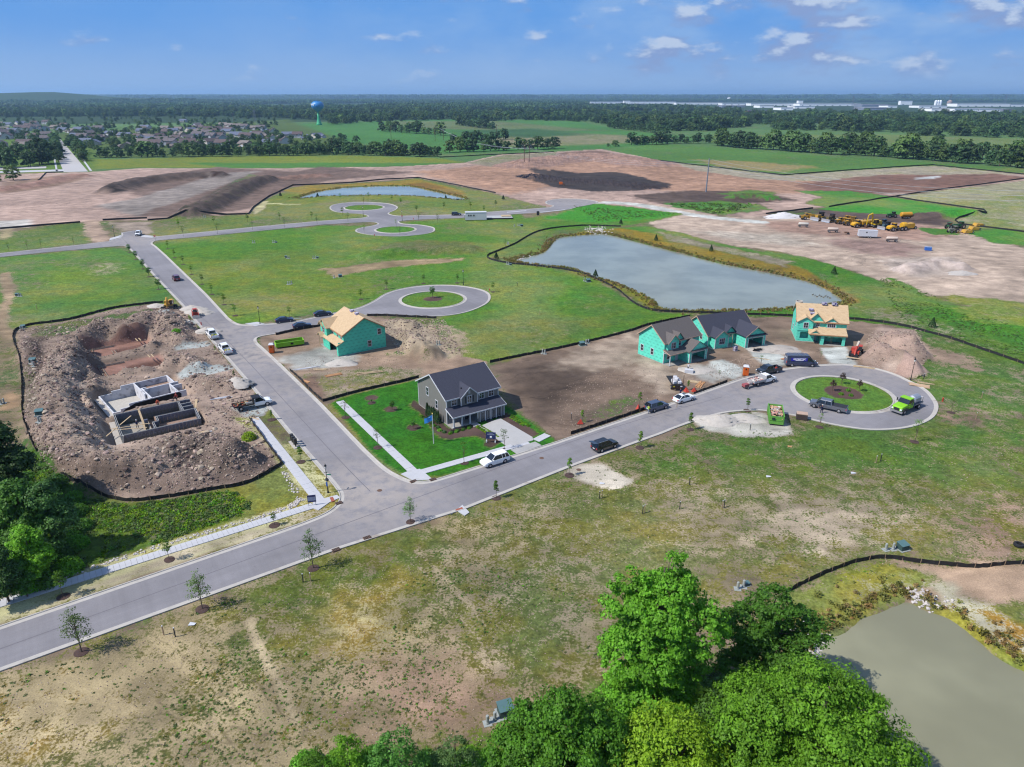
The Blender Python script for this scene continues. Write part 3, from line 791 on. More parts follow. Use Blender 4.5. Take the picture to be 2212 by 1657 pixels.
cv = t.m('MULTIPLY_ADD',a1.outputs['Alpha'],1.3,-.15)
fac = t.remap(t.m('SUBTRACT',cv,th),-.2,.2)
wq = t.noise(oc,.012,2,.5,out=1)
oc2 = t.vm('MULTIPLY',t.vm('ADD',oc,t.vm('MULTIPLY',wq,(0,90,0))),(.04,.30,.3))
strk = t.noise(oc2,1.0,5,.62,.6)
clod = t.noise(oc,5.5,5,.7)
sf = t.m('MULTIPLY',t.remap(strk,.3,.7,.80,1.2),t.remap(clod,.3,.7,.72,1.28))
sf = t.m('MULTIPLY',sf,t.remap(t.noise(oc,.16,5,.62),.34,.66,.74,1.24))
rdg = t.noise(t.vm('MULTIPLY',t.vm('ADD',oc,t.vm('MULTIPLY',wq,(60,60,0))),(.06,.16,1)),1.0,3,.5)
trk = t.m('MULTIPLY',t.remap(t.m('ABSOLUTE',t.m('SUBTRACT',rdg,.5)),0.0,.012,1.0,0.0),t.remap(t.noise(oc,.05,3,.5),.42,.58))
sf = t.m('MULTIPLY',sf,t.m('SUBTRACT',1.0,t.m('MULTIPLY',trk,.38),clamp=True))
scol = t.vm('SCALE',a1.outputs['Color'],scale=sf)
pale = t.mix(t.remap(t.noise(oc,9.0,3,.6),.62,.72),scol,t.vm('MULTIPLY',scol,(1.7,1.65,1.6)))
gn = t.noise(t.vm('ADD',oc,(3,9,1)),1.7,5,.68)
g2 = t.noise(t.vm('ADD',oc,(13,2,5)),.16,4,.6)
vs = t.m('MULTIPLY',t.m('MULTIPLY',t.remap(gn,.3,.7,.6,1.4),t.remap(mid,.34,.66,.8,1.2)),t.remap(fine,.3,.7,.72,1.28))
vcol = t.vm('SCALE',a2.outputs['Color'],scale=vs)
yel = t.vm('MULTIPLY',vcol,(1.32,1.06,.78))
vcol = t.mix(t.remap(g2,.40,.62),vcol,yel)
base = t.mix(fac,pale,vcol)
t.put(p.inputs['Base Color'],base)
hgt = t.m('ADD',t.m('MULTIPLY',clod,.6),t.m('MULTIPLY',fac,t.m('MULTIPLY',gn,.8)))
bst = t.m('MULTIPLY_ADD',a2.outputs['Alpha'],.6,.4)
t.put(p.inputs['Normal'],t.new('ShaderNodeBump',{'Strength': bst,'Distance': .22,'Height': hgt}))
t.t.links.new(p.outputs[0],t.new('ShaderNodeOutputMaterial').inputs[0])
me.materials.append(gm)
ground = tag(link('ground',me),kind='structure')
# paving
asphalt = bpy.data.materials.new('asphalt_weathered')
asphalt.use_nodes = True
t = NT(asphalt.node_tree)
p = t.new('ShaderNodeBsdfPrincipled',{'Roughness': .85,'Specular IOR Level': .25})
oc = t.new('ShaderNodeTexCoord').outputs['Object']
rot = t.new('ShaderNodeVectorRotate',{'Vector': oc,'Angle': R(-34.5)},rotation_type='Z_AXIS').outputs[0]
rot2 = t.new('ShaderNodeVectorRotate',{'Vector': oc,'Angle': R(57)},rotation_type='Z_AXIS').outputs[0]
c0 = pc8(153,150,154)
dust = pc8(188,178,170)
n_a = t.noise(oc,.06,5,.6)
n_b = t.noise(t.vm('MULTIPLY',rot,(.03,.9,1)),1,4,.6)
n_c = t.noise(t.vm('MULTIPLY',rot2,(.03,.9,1)),1,4,.6)
n_d = t.noise(oc,9,4,.6)
f = t.m('MULTIPLY',t.m('MULTIPLY',t.remap(n_b,.35,.65,.95,1.04),t.remap(n_c,.35,.65,.95,1.04)),t.remap(n_d,.3,.7,.93,1.07))
f = t.m('MULTIPLY',f,t.remap(n_a,.35,.65,.82,1.13))
c = t.vm('SCALE',c0,scale=f)
ad = t.new('ShaderNodeAttribute',attribute_name='dust')
dn = t.m('MULTIPLY',ad.outputs['Fac'],t.remap(t.noise(oc,.5,5,.65),.3,.6))
c = t.mix(dn,c,dust)
c = t.mix(t.m('MULTIPLY',t.remap(t.noise(oc,.7,4,.7,.8),.64,.7),.25),c,pc8(112,108,112))
t.put(p.inputs['Base Color'],c)
t.put(p.inputs['Normal'],t.new('ShaderNodeBump',{'Strength': .15,'Distance': .02,'Height': n_d}))
t.t.links.new(p.outputs[0],t.new('ShaderNodeOutputMaterial').inputs[0])
M_CONC = mat('concrete_kerb',pc8(206,200,192),.9,var=.10,vscale=.8,noise2=((*pc8(172,160,148),1),.35,.55,.75))
M_WALK = mat('concrete_walk',pc8(212,212,216),.9,var=.06,vscale=.6,noise2=((*pc8(190,186,182),1),.5,.55,.8))
M_DRIVE = mat('concrete_drive',pc8(198,196,194),.9,var=.06,vscale=.5)
def tri_poly(outer,holes,z,extra=None):
 """triangulated flat sheet with holes; extra interior points allow smooth attributes"""
 vs = [Vector(p) for p in outer]
 n0 = len(vs)
 edges = [(i,(i + 1) % n0) for i in range(n0)]
 for h in holes:
  b = len(vs)
  vs += [Vector(p) for p in h]
  edges += [(b + i,b + (i + 1) % len(h)) for i in range(len(h))]
 if extra is not None: vs += [Vector(p) for p in extra]
 v,e,f,*_ = delaunay_2d_cdt(vs,edges,[],0,1e-5)
 V = np.array([(q[0],q[1]) for q in v])
 F = np.array([list(q) for q in f if len(q) == 3])
 c = V[F].mean(1)
 ok = sdist(c[:,0],c[:,1],outer) > 0
 for h in holes: ok &= sdist(c[:,0],c[:,1],h) < 0
 F = F[ok]
 ar = np.cross(V[F[:,1]] - V[F[:,0]],V[F[:,2]] - V[F[:,0]])
 F[ar < 0] = F[ar < 0][:,::-1]
 used = np.unique(F)
 remap_ = -np.ones(len(V),int)
 remap_[used] = np.arange(len(used))
 return [(V[k][0],V[k][1],z) for k in used],[list(map(int,remap_[q])) for q in F]
gx,gy = np.meshgrid(np.arange(-150,120,3.0),np.arange(40,330,3.0))
gx,gy = gx.ravel(),gy.ravel()
dd = sdist(gx,gy,ROAD)
for a_,b_,r_,_ in ISL: dd = np.minimum(dd,np.hypot(gx - a_,gy - b_) - r_)
k_ = dd > 1
holes = [circ(a_,b_,r_ - .05,64) for a_,b_,r_,_ in ISL]
vv,ff = tri_poly(ROAD,holes,.03,np.c_[gx[k_],gy[k_]])
road = MB().add(vv,ff).build('road',asphalt)
tag(road,kind='structure')
V = np.array(vv)
du = np.zeros(len(V))
for (u_,v_),r_,a_ in (((570,760),14,.9),((620,850),12,.5),((800,1060),11,.9),((450,720),12,.6),((1650,840),14,.5),((1450,900),14,.4),((290,520),16,.7),((520,710),10,.6),((850,1040),9,.6),((1250,435),22,.8),((1100,460),22,.4),((1880,800),10,.5)):
 x_,y_ = G(u_,v_)
 du = np.maximum(du,a_*np.exp(-((V[:,0] - x_)**2 + (V[:,1] - y_)**2)/r_**2))
at = road.data.attributes.new('dust','FLOAT','POINT')
at.data.foreach_set('value',du.astype(np.float32))
def offset(line,d,closed=False):
 P = np.array(line)
 n = len(P)
 out = []
 for k in range(n):
  a = P[(k - 1) % n] if (closed or k > 0) else P[k]
  b = P[(k + 1) % n] if (closed or k < n - 1) else P[k]
  tvec = b - a
  tvec = tvec/(np.linalg.norm(tvec) + 1e-9)
  out.append((P[k][0] - tvec[1]*d,P[k][1] + tvec[0]*d))
 return out
def densify(line,step):
 out = []
 for a,b in zip(line[:-1],line[1:]):
  n = max(1,int(math.dist(a,b)/step))
  out += [(a[0] + (b[0] - a[0])*k/n,a[1] + (b[1] - a[1])*k/n) for k in range(n)]
 return out + [line[-1]]
def ribbon(name,line,profile,mat_,closed=False,parent=None,kind='structure'):
 """profile: list of (side offset, z)"""
 rows = [offset(line,o,closed) for o,z in profile]
 n = len(line)
 m = MB()
 vs = []
 for k in range(n):
  for j,(o,z) in enumerate(profile):
   vs.append((rows[j][k][0],rows[j][k][1],z))
 fs = []
 q = len(profile)
 for k in range(n if closed else n - 1):
  k2 = (k + 1) % n
  for j in range(q - 1):
   fs.append((k*q + j,k2*q + j,k2*q + j + 1,k*q + j + 1))
 o = m.add(vs,fs).build(name,mat_,parent)
 if parent is None: tag(o,kind=kind)
 return o
ar_ = sum(ROAD[i][0]*ROAD[(i + 1) % len(ROAD)][1] - ROAD[(i + 1) % len(ROAD)][0]*ROAD[i][1] for i in range(len(ROAD)))
sg = 1 if ar_ > 0 else -1
KP = [(0.02*sg,-.1),(0.0,.15),(.16*sg,.15),(.2*sg,.05),(.72*sg,.045),(.74*sg,.02)]
if sg > 0: KP = KP[::1]
kroad = densify(ROAD,4)
ribbon('kerb',kroad,KP if sg > 0 else KP[::-1],M_CONC,True)
for a_,b_,r_,nm in ISL:
 cc = circ(a_,b_,r_,72)
 ribbon('kerb',cc,[(-.97,.02),(-.95,.045),(-.28,.05),(-.22,.15),(0,.15),(.02,-.1)],M_CONC,True)
def slab(name,wpoly,z0,z1,m_,parent=None,kind='structure'):
 vs,fs = tri_poly(wpoly,[],z1)
 M_ = MB().add(vs,fs)
 n = len(wpoly)
 ar = sum(wpoly[i][0]*wpoly[(i + 1) % n][1] - wpoly[(i + 1) % n][0]*wpoly[i][1] for i in range(n))
 w_ = wpoly if ar > 0 else wpoly[::-1]
 M_.add([(x,y,z0) for x,y in w_] + [(x,y,z1) for x,y in w_],[(i,(i + 1) % n,n + (i + 1) % n,n + i) for i in range(n)])
 o = M_.build(name,m_,parent)
 if parent is None: tag(o,kind=kind)
 return o
def walk(a,b,w_,nseg,name='pavement',mt=None):
 """a run of concrete flags from a to b (world), each flag its own slab with a recessed joint"""
 root = thing(name,None,None)
 root['kind'] = 'structure'
 a,b = Vector(a),Vector(b)
 d = (b - a)/nseg
 n = Vector((-d.y,d.x)).normalized()*w_/2
 L = d.length
 mb = MB().box(0,L - .025,-w_/2,w_/2,-.05,.1)
 first = mb.build('slab',mt or M_WALK,root)
 for k in range(nseg):
  o = first if k == 0 else first.copy()
  if k: COL.objects.link(o)
  o.parent = root
  o.location = (a.x + d.x*k,a.y + d.y*k,NR.uniform(-.008,.008))
  o.rotation_euler[2] = math.atan2(d.y,d.x)
 return root
V2 = lambda u,v: Vector(G(u,v))
walk(V2(676,1093),V2(-45,1319),1.55,60)
walk(V2(549,904),V2(690,1082),1.6,24)
slab('pavement_ramp',GL([(677,1079),(700,1078),(728,1070),(735,1076),(712,1086),(688,1103),(674,1098)]),-.05,.112,M_WALK)
slab('tactile_pad',GL([(712,1076.5),(719,1074.5),(723.5,1083),(716.5,1085.5)]),.05,.125,mat('tactile_brick_red',pc8(176,98,76),.8))
walk(V2(734,867.5),V2(893,1019),1.5,24)
walk(V2(908,1021),V2(1141,955.5),1.45,20)
slab('pavement_ramp',GL([(886,1017),(907,1014),(921,1025),(935,1037),(893,1039),(866,1025)]),-.05,.112,M_WALK)
slab('driveway',GL([(1036,922),(1080,904),(1150,945),(1152,952),(1098,967)]),-.05,.105,M_DRIVE)
slab('driveway_apron',GL([(1103,972),(1156,955),(1170,963),(1117,981.5)]),-.05,.102,mat('concrete_apron',pc8(186,184,182),.9,vscale=.5))
walk(V2(1158,952),V2(1183,939.5),1.5,3)
slab('pavement_ramp',GL([(974,1113),(999,1092),(1014,1108),(1004,1115),(985,1103)]),-.05,.12,M_WALK)
slab('tactile_pad',GL([(984,1102),(998,1097),(1001,1100),(987,1105)]),.05,.132,MATS['tactile_brick_red'])
slab('pavement_ramp',GL([(530,700),(556,696),(575,701),(552,705)]),-.05,.112,M_WALK)
slab('pavement_ramp',GL([(236,520),(262,513),(263,508),(238,515)]),-.05,.112,M_WALK)
slab('pavement_ramp',GL([(330,514),(305,512),(308,508),(330,510)]),-.05,.112,M_WALK)
slab('path',GL([(1095,458.3),(1137,455),(1137,456.2),(1095,459.8)]),-.05,.1,M_WALK)
slab('path',GL([(1167,458.5),(1221,452.8),(1221,454),(1167,460)]),-.02,.1,M_WALK)
for ln in (GL([(255,505),(392,645),(500,745),(720,980),(800,1062)]),GL([(-60,1424),(400,1258),(800,1112),(1300,932),(1560,858)])):
 wl = smooth(ln,4)
 ribbon('road_seam',wl,[(-.06,.036),(.06,.036)],mat('seam_tar',pc8(122,118,124),.8))
M_AVE = mat('avenue_concrete',pc8(206,202,200),.9,var=.05,vscale=.05)
slab('avenue',GL([(138,372),(190,370.5),(130,300),(108,300)]),-.1,.05,M_AVE)
slab('path',GL([(121,370),(125,370),(117,331),(113,331)]),-.1,.08,M_WALK)
slab('path',GL([(194,369),(199,369),(171,331),(168,331)]),-.1,.08,M_WALK)
slab('path',GL([(-60,375),(138,370),(138,366),(-60,372)]),-.1,.08,M_WALK)
slab('path',GL([(-60,369),(100,363.5),(100,359.5),(-60,363)]),-.1,.08,M_AVE)
# water
def water(name,poly,col,rough,z=-.28,turb=.55):
 m = bpy.data.materials.new(name + '_surface')
 m.use_nodes = True
 t = NT(m.node_tree)
 oc = t.new('ShaderNodeTexCoord').outputs['Object']
 n = t.noise(oc,.05,4,.55)
 base = t.mix(t.remap(n,.35,.65),(*[q*.84 for q in col],1),(*[q*1.12 for q in col],1))
 p = t.new('ShaderNodeBsdfPrincipled',{'Base Color': base,'Roughness': rough,'IOR': 1.33,'Specular IOR Level': .5})
 rp = t.noise(t.vm('MULTIPLY',oc,(1.2,2.4,1)),1.0,5,.6)
 t.put(p.inputs['Normal'],t.new('ShaderNodeBump',{'Strength': turb,'Distance': .02,'Height': rp}))
 t.t.links.new(p.outputs[0],t.new('ShaderNodeOutputMaterial').inputs[0])
 cx_,cy_ = np.mean([q[0] for q in poly]),np.mean([q[1] for q in poly])
 big_ = offset(poly,0,True)
 ar = sum(poly[i][0]*poly[(i + 1) % len(poly)][1] - poly[(i + 1) % len(poly)][0]*poly[i][1] for i in range(len(poly)))
 out = offset(poly,-1.2 if ar > 0 else 1.2,True)
 vs,fs = tri_poly(out,[],z)
 return tag(MB().add(vs,fs).build(name,m),kind='structure')
water('pond_water',POND1,pc8(156,162,148),.12,turb=.6)
water('pond_water',POND2,pc8(166,176,162),.12)
water('pond_water',POND3,pc8(158,156,128),.2,turb=.12)
# house materials
def wrap_mat(name,col):
 m = bpy.data.materials.new(name)
 m.use_nodes = True
 t = NT(m.node_tree)
 p = t.new('ShaderNodeBsdfPrincipled',{'Roughness': .55,'Specular IOR Level': .3})
 oc = t.new('ShaderNodeTexCoord').outputs['Object']
 x,y,z = t.sep(oc)[:3]
 u = t.m('ADD',x,y)
 row = t.m('FLOOR',t.m('DIVIDE',z,.72))
 uu = t.m('DIVIDE',t.m('ADD',u,t.m('MULTIPLY',row,.63)),1.22)
 fu = t.m('MULTIPLY',t.m('SUBTRACT',t.m('FRACT',uu),.5),1.22)
 fv = t.m('SUBTRACT',t.m('MULTIPLY',t.m('FRACT',t.m('DIVIDE',z,.72)),.72),.36)
 wob = t.noise(oc,14,3,.6)
 line = t.m('MULTIPLY',t.m('LESS_THAN',t.m('ABSOLUTE',t.m('ADD',fv,.10)),.035),t.m('LESS_THAN',t.m('ABSOLUTE',fu),.40))
 line2 = t.m('MULTIPLY',t.m('LESS_THAN',t.m('ABSOLUTE',t.m('SUBTRACT',fv,-.01)),.03),t.m('LESS_THAN',t.m('ABSOLUTE',fu),.27))
 tri = t.m('MULTIPLY',t.m('GREATER_THAN',fv,.04),t.m('LESS_THAN',t.m('ADD',fv,t.m('MULTIPLY',t.m('ABSOLUTE',fu),.9)),.19))
 mk = t.m('MULTIPLY',t.m('ADD',t.m('ADD',line,line2),tri,clamp=True),t.remap(wob,.36,.5))
 seam = t.m('LESS_THAN',t.m('ABSOLUTE',t.m('SUBTRACT',t.m('FRACT',t.m('DIVIDE',z,2.16)),.5)),.006)
 n = t.noise(oc,.8,4,.6)
 base = t.vm('SCALE',col,scale=t.remap(n,.3,.7,.93,1.06))
 c = t.mix(t.m('MULTIPLY',mk,.55),base,tuple(q*.28 for q in col) + (1,))
 c = t.mix(t.m('MULTIPLY',seam,.4),c,tuple(q*.6 for q in col) + (1,))
 t.put(p.inputs['Base Color'],c)
 t.put(p.inputs['Normal'],t.new('ShaderNodeBump',{'Strength': .25,'Distance': .03,'Height': t.noise(oc,2.2,3,.6)}))
 t.t.links.new(p.outputs[0],t.new('ShaderNodeOutputMaterial').inputs[0])
 return m
def shingle_mat(name,col):
 m = bpy.data.materials.new(name)
 m.use_nodes = True
 t = NT(m.node_tree)
 p = t.new('ShaderNodeBsdfPrincipled',{'Roughness': .9,'Specular IOR Level': .2})
 oc = t.new('ShaderNodeTexCoord').outputs['Object']
 x,y,z = t.sep(oc)[:3]
 br = t.noise(t.comb(t.m('MULTIPLY',t.m('ADD',x,y),1.6),t.m('FLOOR',t.m('MULTIPLY',z,9)),0.0),3.0,2,.7)
 n = t.noise(oc,7,4,.7)
 f = t.m('MULTIPLY',t.remap(br,.3,.7,.74,1.26),t.remap(n,.3,.7,.85,1.15))
 t.put(p.inputs['Base Color'],t.vm('SCALE',col,scale=f))
 t.put(p.inputs['Normal'],t.new('ShaderNodeBump',{'Strength': .4,'Distance': .03,'Height': br}))
 t.t.links.new(p.outputs[0],t.new('ShaderNodeOutputMaterial').inputs[0])
 return m
def siding_mat(name,col,pitch=.16):
 m = bpy.data.materials.new(name)
 m.use_nodes = True
 t = NT(m.node_tree)
 p = t.new('ShaderNodeBsdfPrincipled',{'Roughness': .55})
 oc = t.new('ShaderNodeTexCoord').outputs['Object']
 z = t.sep(oc)[2]
 fr = t.m('FRACT',t.m('DIVIDE',z,pitch))
 f = t.m('MULTIPLY',t.remap(fr,0.0,.14,.8,1.0),t.remap(t.noise(oc,1.2,4,.6),.3,.7,.95,1.05))
 t.put(p.inputs['Base Color'],t.vm('SCALE',col,scale=f))
 t.put(p.inputs['Normal'],t.new('ShaderNodeBump',{'Strength': .5,'Distance': .02,'Height': fr}))
 t.t.links.new(p.outputs[0],t.new('ShaderNodeOutputMaterial').inputs[0])
 return m
M_WRAP = wrap_mat('house_wrap_green',pc8(116,246,216))
M_WRAP2 = wrap_mat('house_wrap_green_deep',pc8(98,232,196))
M_SLATE = shingle_mat('shingles_slate',pc8(74,76,90))
M_BROWNR = shingle_mat('shingles_weathered',pc8(116,110,108))
M_SIDE = siding_mat('siding_grey',pc8(138,136,132))
M_WHITE = mat('trim_white',pc8(228,230,236),.5,var=.03)
M_GLASS = mat('window_glass_dark',(.018,.022,.03),.06,var=.0,spec=.8)
M_OSB = mat('sheathing_board',pc8(222,192,152),.85,var=.10,vscale=1.1,noise2=((*pc8(200,164,124),1),2.5,.5,.75))
M_WOOD = mat('lumber_pale',pc8(214,188,150),.8,var=.12,vscale=3)
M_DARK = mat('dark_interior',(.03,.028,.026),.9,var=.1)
M_SLAB = mat('floor_slab',pc8(206,200,190),.9)
M_STONE = mat('stone_veneer',pc8(146,146,152),.85,var=.3,vscale=2.6,bump=.6,bscale=5)
M_BLK = mat('black_matt',(.012,.012,.014),.6,var=.1)
M_FND = mat('foundation_concrete',pc8(176,172,166),.9,var=.1,vscale=1,bump=.1)
M_CFND = mat('poured_concrete_wall',pc8(232,232,238),.9,var=.10,vscale=.8,noise2=((*pc8(164,164,170),1),.8,.5,.7))
M_SHUT = mat('shutter_dark',pc8(52,56,62),.5)
WC = {}
def win(par,x,y,z,w,h,rz=0.0,cols=1,rows=2,tr=.11,mtrim=None):
 """a window: white frame proud of the wall, panes set back in it; +x runs along the wall, -y looks out"""
 mtrim = mtrim or M_WHITE
 key = (w,h,cols,rows,tr,mtrim.name)
 if key not in WC:
  m = MB()
  W,H = w/2 + tr,h/2 + tr
  m.box(-W,W,-.05,.02,h/2,H).box(-W,W,-.05,.02,-H,-h/2).box(-W,-w/2,-.05,.02,-h/2,h/2).box(w/2,W,-.05,.02,-h/2,h/2)
  for c in range(1,cols): m.box(-w/2 + w*c/cols - .03,-w/2 + w*c/cols + .03,-.035,.02,-h/2,h/2)
  for r_ in range(1,rows):
   for c in range(cols):
    g = .03 if c else 0
    m.box(-w/2 + w*c/cols + g,-w/2 + w*(c + 1)/cols - (.03 if c < cols - 1 else 0),-.034,.02,-h/2 + h*r_/rows - .025,-h/2 + h*r_/rows + .025)
  f = m.build('window',mtrim)
  g = MB().box(-w/cols/2 + .03,w/cols/2 - .03,-.018,.01,-h/rows/2 + .025,h/rows/2 - .025).build('pane',M_GLASS)
  WC[key] = (f.data,g.data)
  bpy.data.objects.remove(f); bpy.data.objects.remove(g)
 fd,gd = WC[key]
 f = link('window',fd,par,(x,y,z),rz)
 for c in range(cols):
  for r_ in range(rows):
   link('pane',gd,f,(-w/2 + w*(c + .5)/cols,0,-h/2 + h*(r_ + .5)/rows))
 return f
def shell(m,x0,x1,y0,y1,z0,ze,zr=None,ridge='x',opens=(),t=.15,mi=0,back=True):
 s = x0
 for a,b,zt in sorted(opens):
  m.box(s,a,y0,y0 + t,z0,ze,mi)
  m.box(a,b,y0,y0 + t,zt,ze,mi)
  s = b
 m.box(s,x1,y0,y0 + t,z0,ze,mi)
 if back: m.box(x0,x1,y1 - t,y1,z0,ze,mi)
 m.box(x0,x0 + t,y0 + t,y1 - (t if back else 0),z0,ze,mi)
 m.box(x1 - t,x1,y0 + t,y1 - (t if back else 0),z0,ze,mi)
 if zr:
  if ridge == 'x':
   for a in (x0,x1 - t): m.prism([(y0,ze),(y1,ze),((y0 + y1)/2,zr)],a,a + t,'x',mi)
  else:
   m.prism([(x0,ze),(x1,ze),((x0 + x1)/2,zr)],y0,y0 + t,'y',mi)
 return m
def gable(m,x0,x1,y0,y1,ze,zr,ridge='x',ov=.35,th=.13,ovr=None,mi=0):
 ovr = ov if ovr is None else ovr
 if ridge == 'x':
  c,h = (y0 + y1)/2,(y1 - y0)/2
  k = (zr - ze)/h
  for s in (-1,1):
   e = c + s*(h + ov)
   m.prism([(e,ze - k*ov + .01),(c,zr + .01),(c,zr + th),(e,ze - k*ov + th)],x0 - ovr,x1 + ovr,'x',mi)
 else:
  c,h = (x0 + x1)/2,(x1 - x0)/2
  k = (zr - ze)/h
  for s in (-1,1):
   e = c + s*(h + ov)
   m.prism([(e,ze - k*ov + .01),(c,zr + .01),(c,zr + th),(e,ze - k*ov + th)],y0 - ovr,y1,'y',mi)
 return m
def rake(m,x0,x1,y0,y1,ze,zr,ridge='x',ov=.35,th=.13,w_=.06,ends=(0,1),ovr=None):
 """white fascia and barge boards"""
 ovr = ov if ovr is None else ovr
 if ridge == 'x':
  c,h = (y0 + y1)/2,(y1 - y0)/2
  k = (zr - ze)/h
  for s in (-1,1):
   e = c + s*(h + ov)
   ez = ze - k*ov
   m.box(x0 - ovr,x1 + ovr,min(e,e + s*w_),max(e,e + s*w_),ez - .1,ez + th + .01)
   for n in ends:
    xx = x0 - ovr - w_ if n == 0 else x1 + ovr
    m.prism([(e,ez - .1),(c,zr - .1),(c,zr + th + .012),(e,ez + th + .012)],xx,xx + w_,'x')
 else:
  c,h = (x0 + x1)/2,(x1 - x0)/2
  k = (zr - ze)/h
  for s in (-1,1):
   e = c + s*(h + ov)
   ez = ze - k*ov
   m.prism([(e,ez - .1),(c,zr - .1),(c,zr + th + .012),(e,ez + th + .012)],y0 - ovr - w_,y0 - ovr,'y')
 return m
def shed(m,x0,x1,y0,z0_,y1,z1_,th=.12,mi=0):
 m.prism([(y0,z0_),(y1,z1_),(y1,z1_ + th),(y0,z0_ + th)],x0,x1,'x',mi)
 return m
# finished grey show home
H = thing('house','finished grey two-storey house with dark roof, white trim and porch on the green corner lawn','house',(-11.65,115.55,0),R(34))
m = shell(MB(),0,11,0,11,.15,5.0,8.0)
shell(m,2.7,6.1,-.6,-.001,3.3,5.0,6.55,'y',back=False)
m.box(5.0,5.15,-2.2,-.001,.15,2.4).box(10.55,10.7,-2.2,-.001,.15,2.4)
m.box(5.0,5.5,-2.35,-2.2,.15,2.4).box(10.2,10.7,-2.35,-2.2,.15,2.4).box(5.5,10.2,-2.35,-2.2,2.22,2.4)
m.build('wall',M_SIDE,H)
MB().box(-.05,11.05,-.05,11.05,-.1,.14).box(-.1,4.99,-2.15,-.06,-.1,.2).build('foundation',M_FND,H)
m = gable(MB(),0,11,0,11,5.0,8.0)
gable(m,2.7,6.1,-.6,2.7,5.0,6.55,'y',ov=.3)
m.build('roof',M_SLATE,H)
m = shed(MB(),-.25,11.0,-2.7,2.35,-.01,3.2)
m.build('porch_roof',M_SLATE,H)
m = rake(MB(),0,11,0,11,5.0,8.0)
rake(m,2.7,6.1,-.6,2.7,5.0,6.55,'y',ov=.3)
for xx in (-.31,11.0): m.prism([(-2.7,2.26),(0,3.11),(0,3.33),(-2.7,2.48)],xx,xx + .06,'x')
m.box(-.25,11.0,-2.77,-2.7,2.26,2.48)
for xx,yy,z0_,z1_ in ((-.03,-.03,.15,5),(10.85,-.03,3.3,5),(-.03,10.9,.15,5),(2.62,-.66,3.3,5),(6.0,-.66,3.3,5),(10.62,-2.4,.15,2.5),(4.95,-2.4,.9,2.5)):
 m.box(xx,xx + .16,yy,yy + .16,z0_,z1_)
m.build('white_trim',M_WHITE,H)
for q in ((5.16,5.49,-2.4,-2.36,.15,1.0),(10.2,10.6,-2.4,-2.36,.15,1.0),(4.93,4.99,-2.1,-.02,.2,1.1),(.2,2.9,-.08,-.01,.2,1.0)): MB().box(*q).build('stone_veneer',M_STONE,H)
for q in (.25,1.95,3.6): MB().box(-.12,.12,-.12,.12,0,2.3).box(-.17,.17,-.17,.17,0,.12).box(-.17,.17,-.17,.17,2.2,2.28).build('column',M_WHITE,H,(q,-2.0,.2 if q != .25 else .2))
m = MB().box(5.5,10.2,-2.3,-2.22,.02,2.22)
m.build('garage_front_panel',M_WHITE,H)
for k in range(4):
 d = MB().box(-.42,.42,-.05,.02,0,2.02).build('display_door',mat('door_navy',pc8(38,40,62),.4),H,(6.1 + k*1.17,-2.32,.05))
 MB().box(-.27,.27,-.075,-.051,.25,1.85).build('door_frame',M_WHITE,d)
 MB().box(-.22,.22,-.09,-.076,.3,1.8).build('pane',mat('door_glass',pc8(96,100,104),.15),d)
win(H,1.55,-.01,4.1,1.0,1.15,0,2,2)
win(H,7.3,-.01,4.15,1.0,1.3,0,2,2)
win(H,9.4,-.01,4.15,1.0,1.3,0,2,2)
win(H,4.4,-.61,4.25,.85,1.25,0,2,2)
for q in (3.62,5.18): MB().box(q - .14,q + .14,-.66,-.61,3.6,4.9).build('shutter',M_SHUT,H)
MB().box(4.2,4.6,-.66,-.605,5.35,5.95).build('gable_vent',mat('vent_grey',pc8(196,198,200)),H)
win(H,-.01,7.2,4.1,.8,1.5,R(-90),1,2)
win(H,-.01,3.7,2.7,.8,1.5,R(-90),1,2)
for q in (.95,2.35): win(H,q,-.01,1.75,.75,1.2,0,1,2)
d = MB().box(3.6,4.5,-.06,-.005,.2,2.2).build('front_door',mat('front_door_dark',pc8(40,38,44),.4),H)
for a_,b_ in ((3.5,-.07),(4.5,-.07)): MB().box(a_,a_ + .1,-.08,-.01,.2,2.35).build('door_post',M_WHITE,d)
MB().lathe([(.07,0),(.07,.05),(.0,.06)],n=8).build('wall_vent',M_WHITE,H,(-.02,5.9,1.75))
MB().box(11.06,12.3,-.2,-.12,.9,.98).build('downspout',M_WHITE,H)
for k,q in enumerate((3.6,4.2)): MB().box(-.12,.12,-.12,.12,0,.22).build('roof_vent',M_SHUT,H,(q,.9 + k*4,5.95 + k*1.6))
tag(MB().box(6.6,7.8,-3.3,-2.6,.106,.125).build('doormat',mat('mat_dark',pc8(70,66,70))),'dark doormat on the driveway in front of the left display doors','doormat').matrix_world = H.matrix_world
H_MODEL = H
def xplace(o,hs):
 """put an object built in a house's coordinates at that house"""
 o.location = hs.location
 o.rotation_euler = hs.rotation_euler
 return o
xplace(bpy.data.objects['doormat'],H)
xplace(tag(MB().box(9.2,10.1,-3.2,-2.6,.106,.125).build('doormat',MATS['mat_dark']),'dark doormat on the driveway in front of the right display door','doormat'),H)
xplace(tag(slab('porch_step',[(3.5,-3.5),(4.9,-3.5),(4.9,-2.2),(3.5,-2.2)],-.05,.14,M_DRIVE),kind='structure'),H)
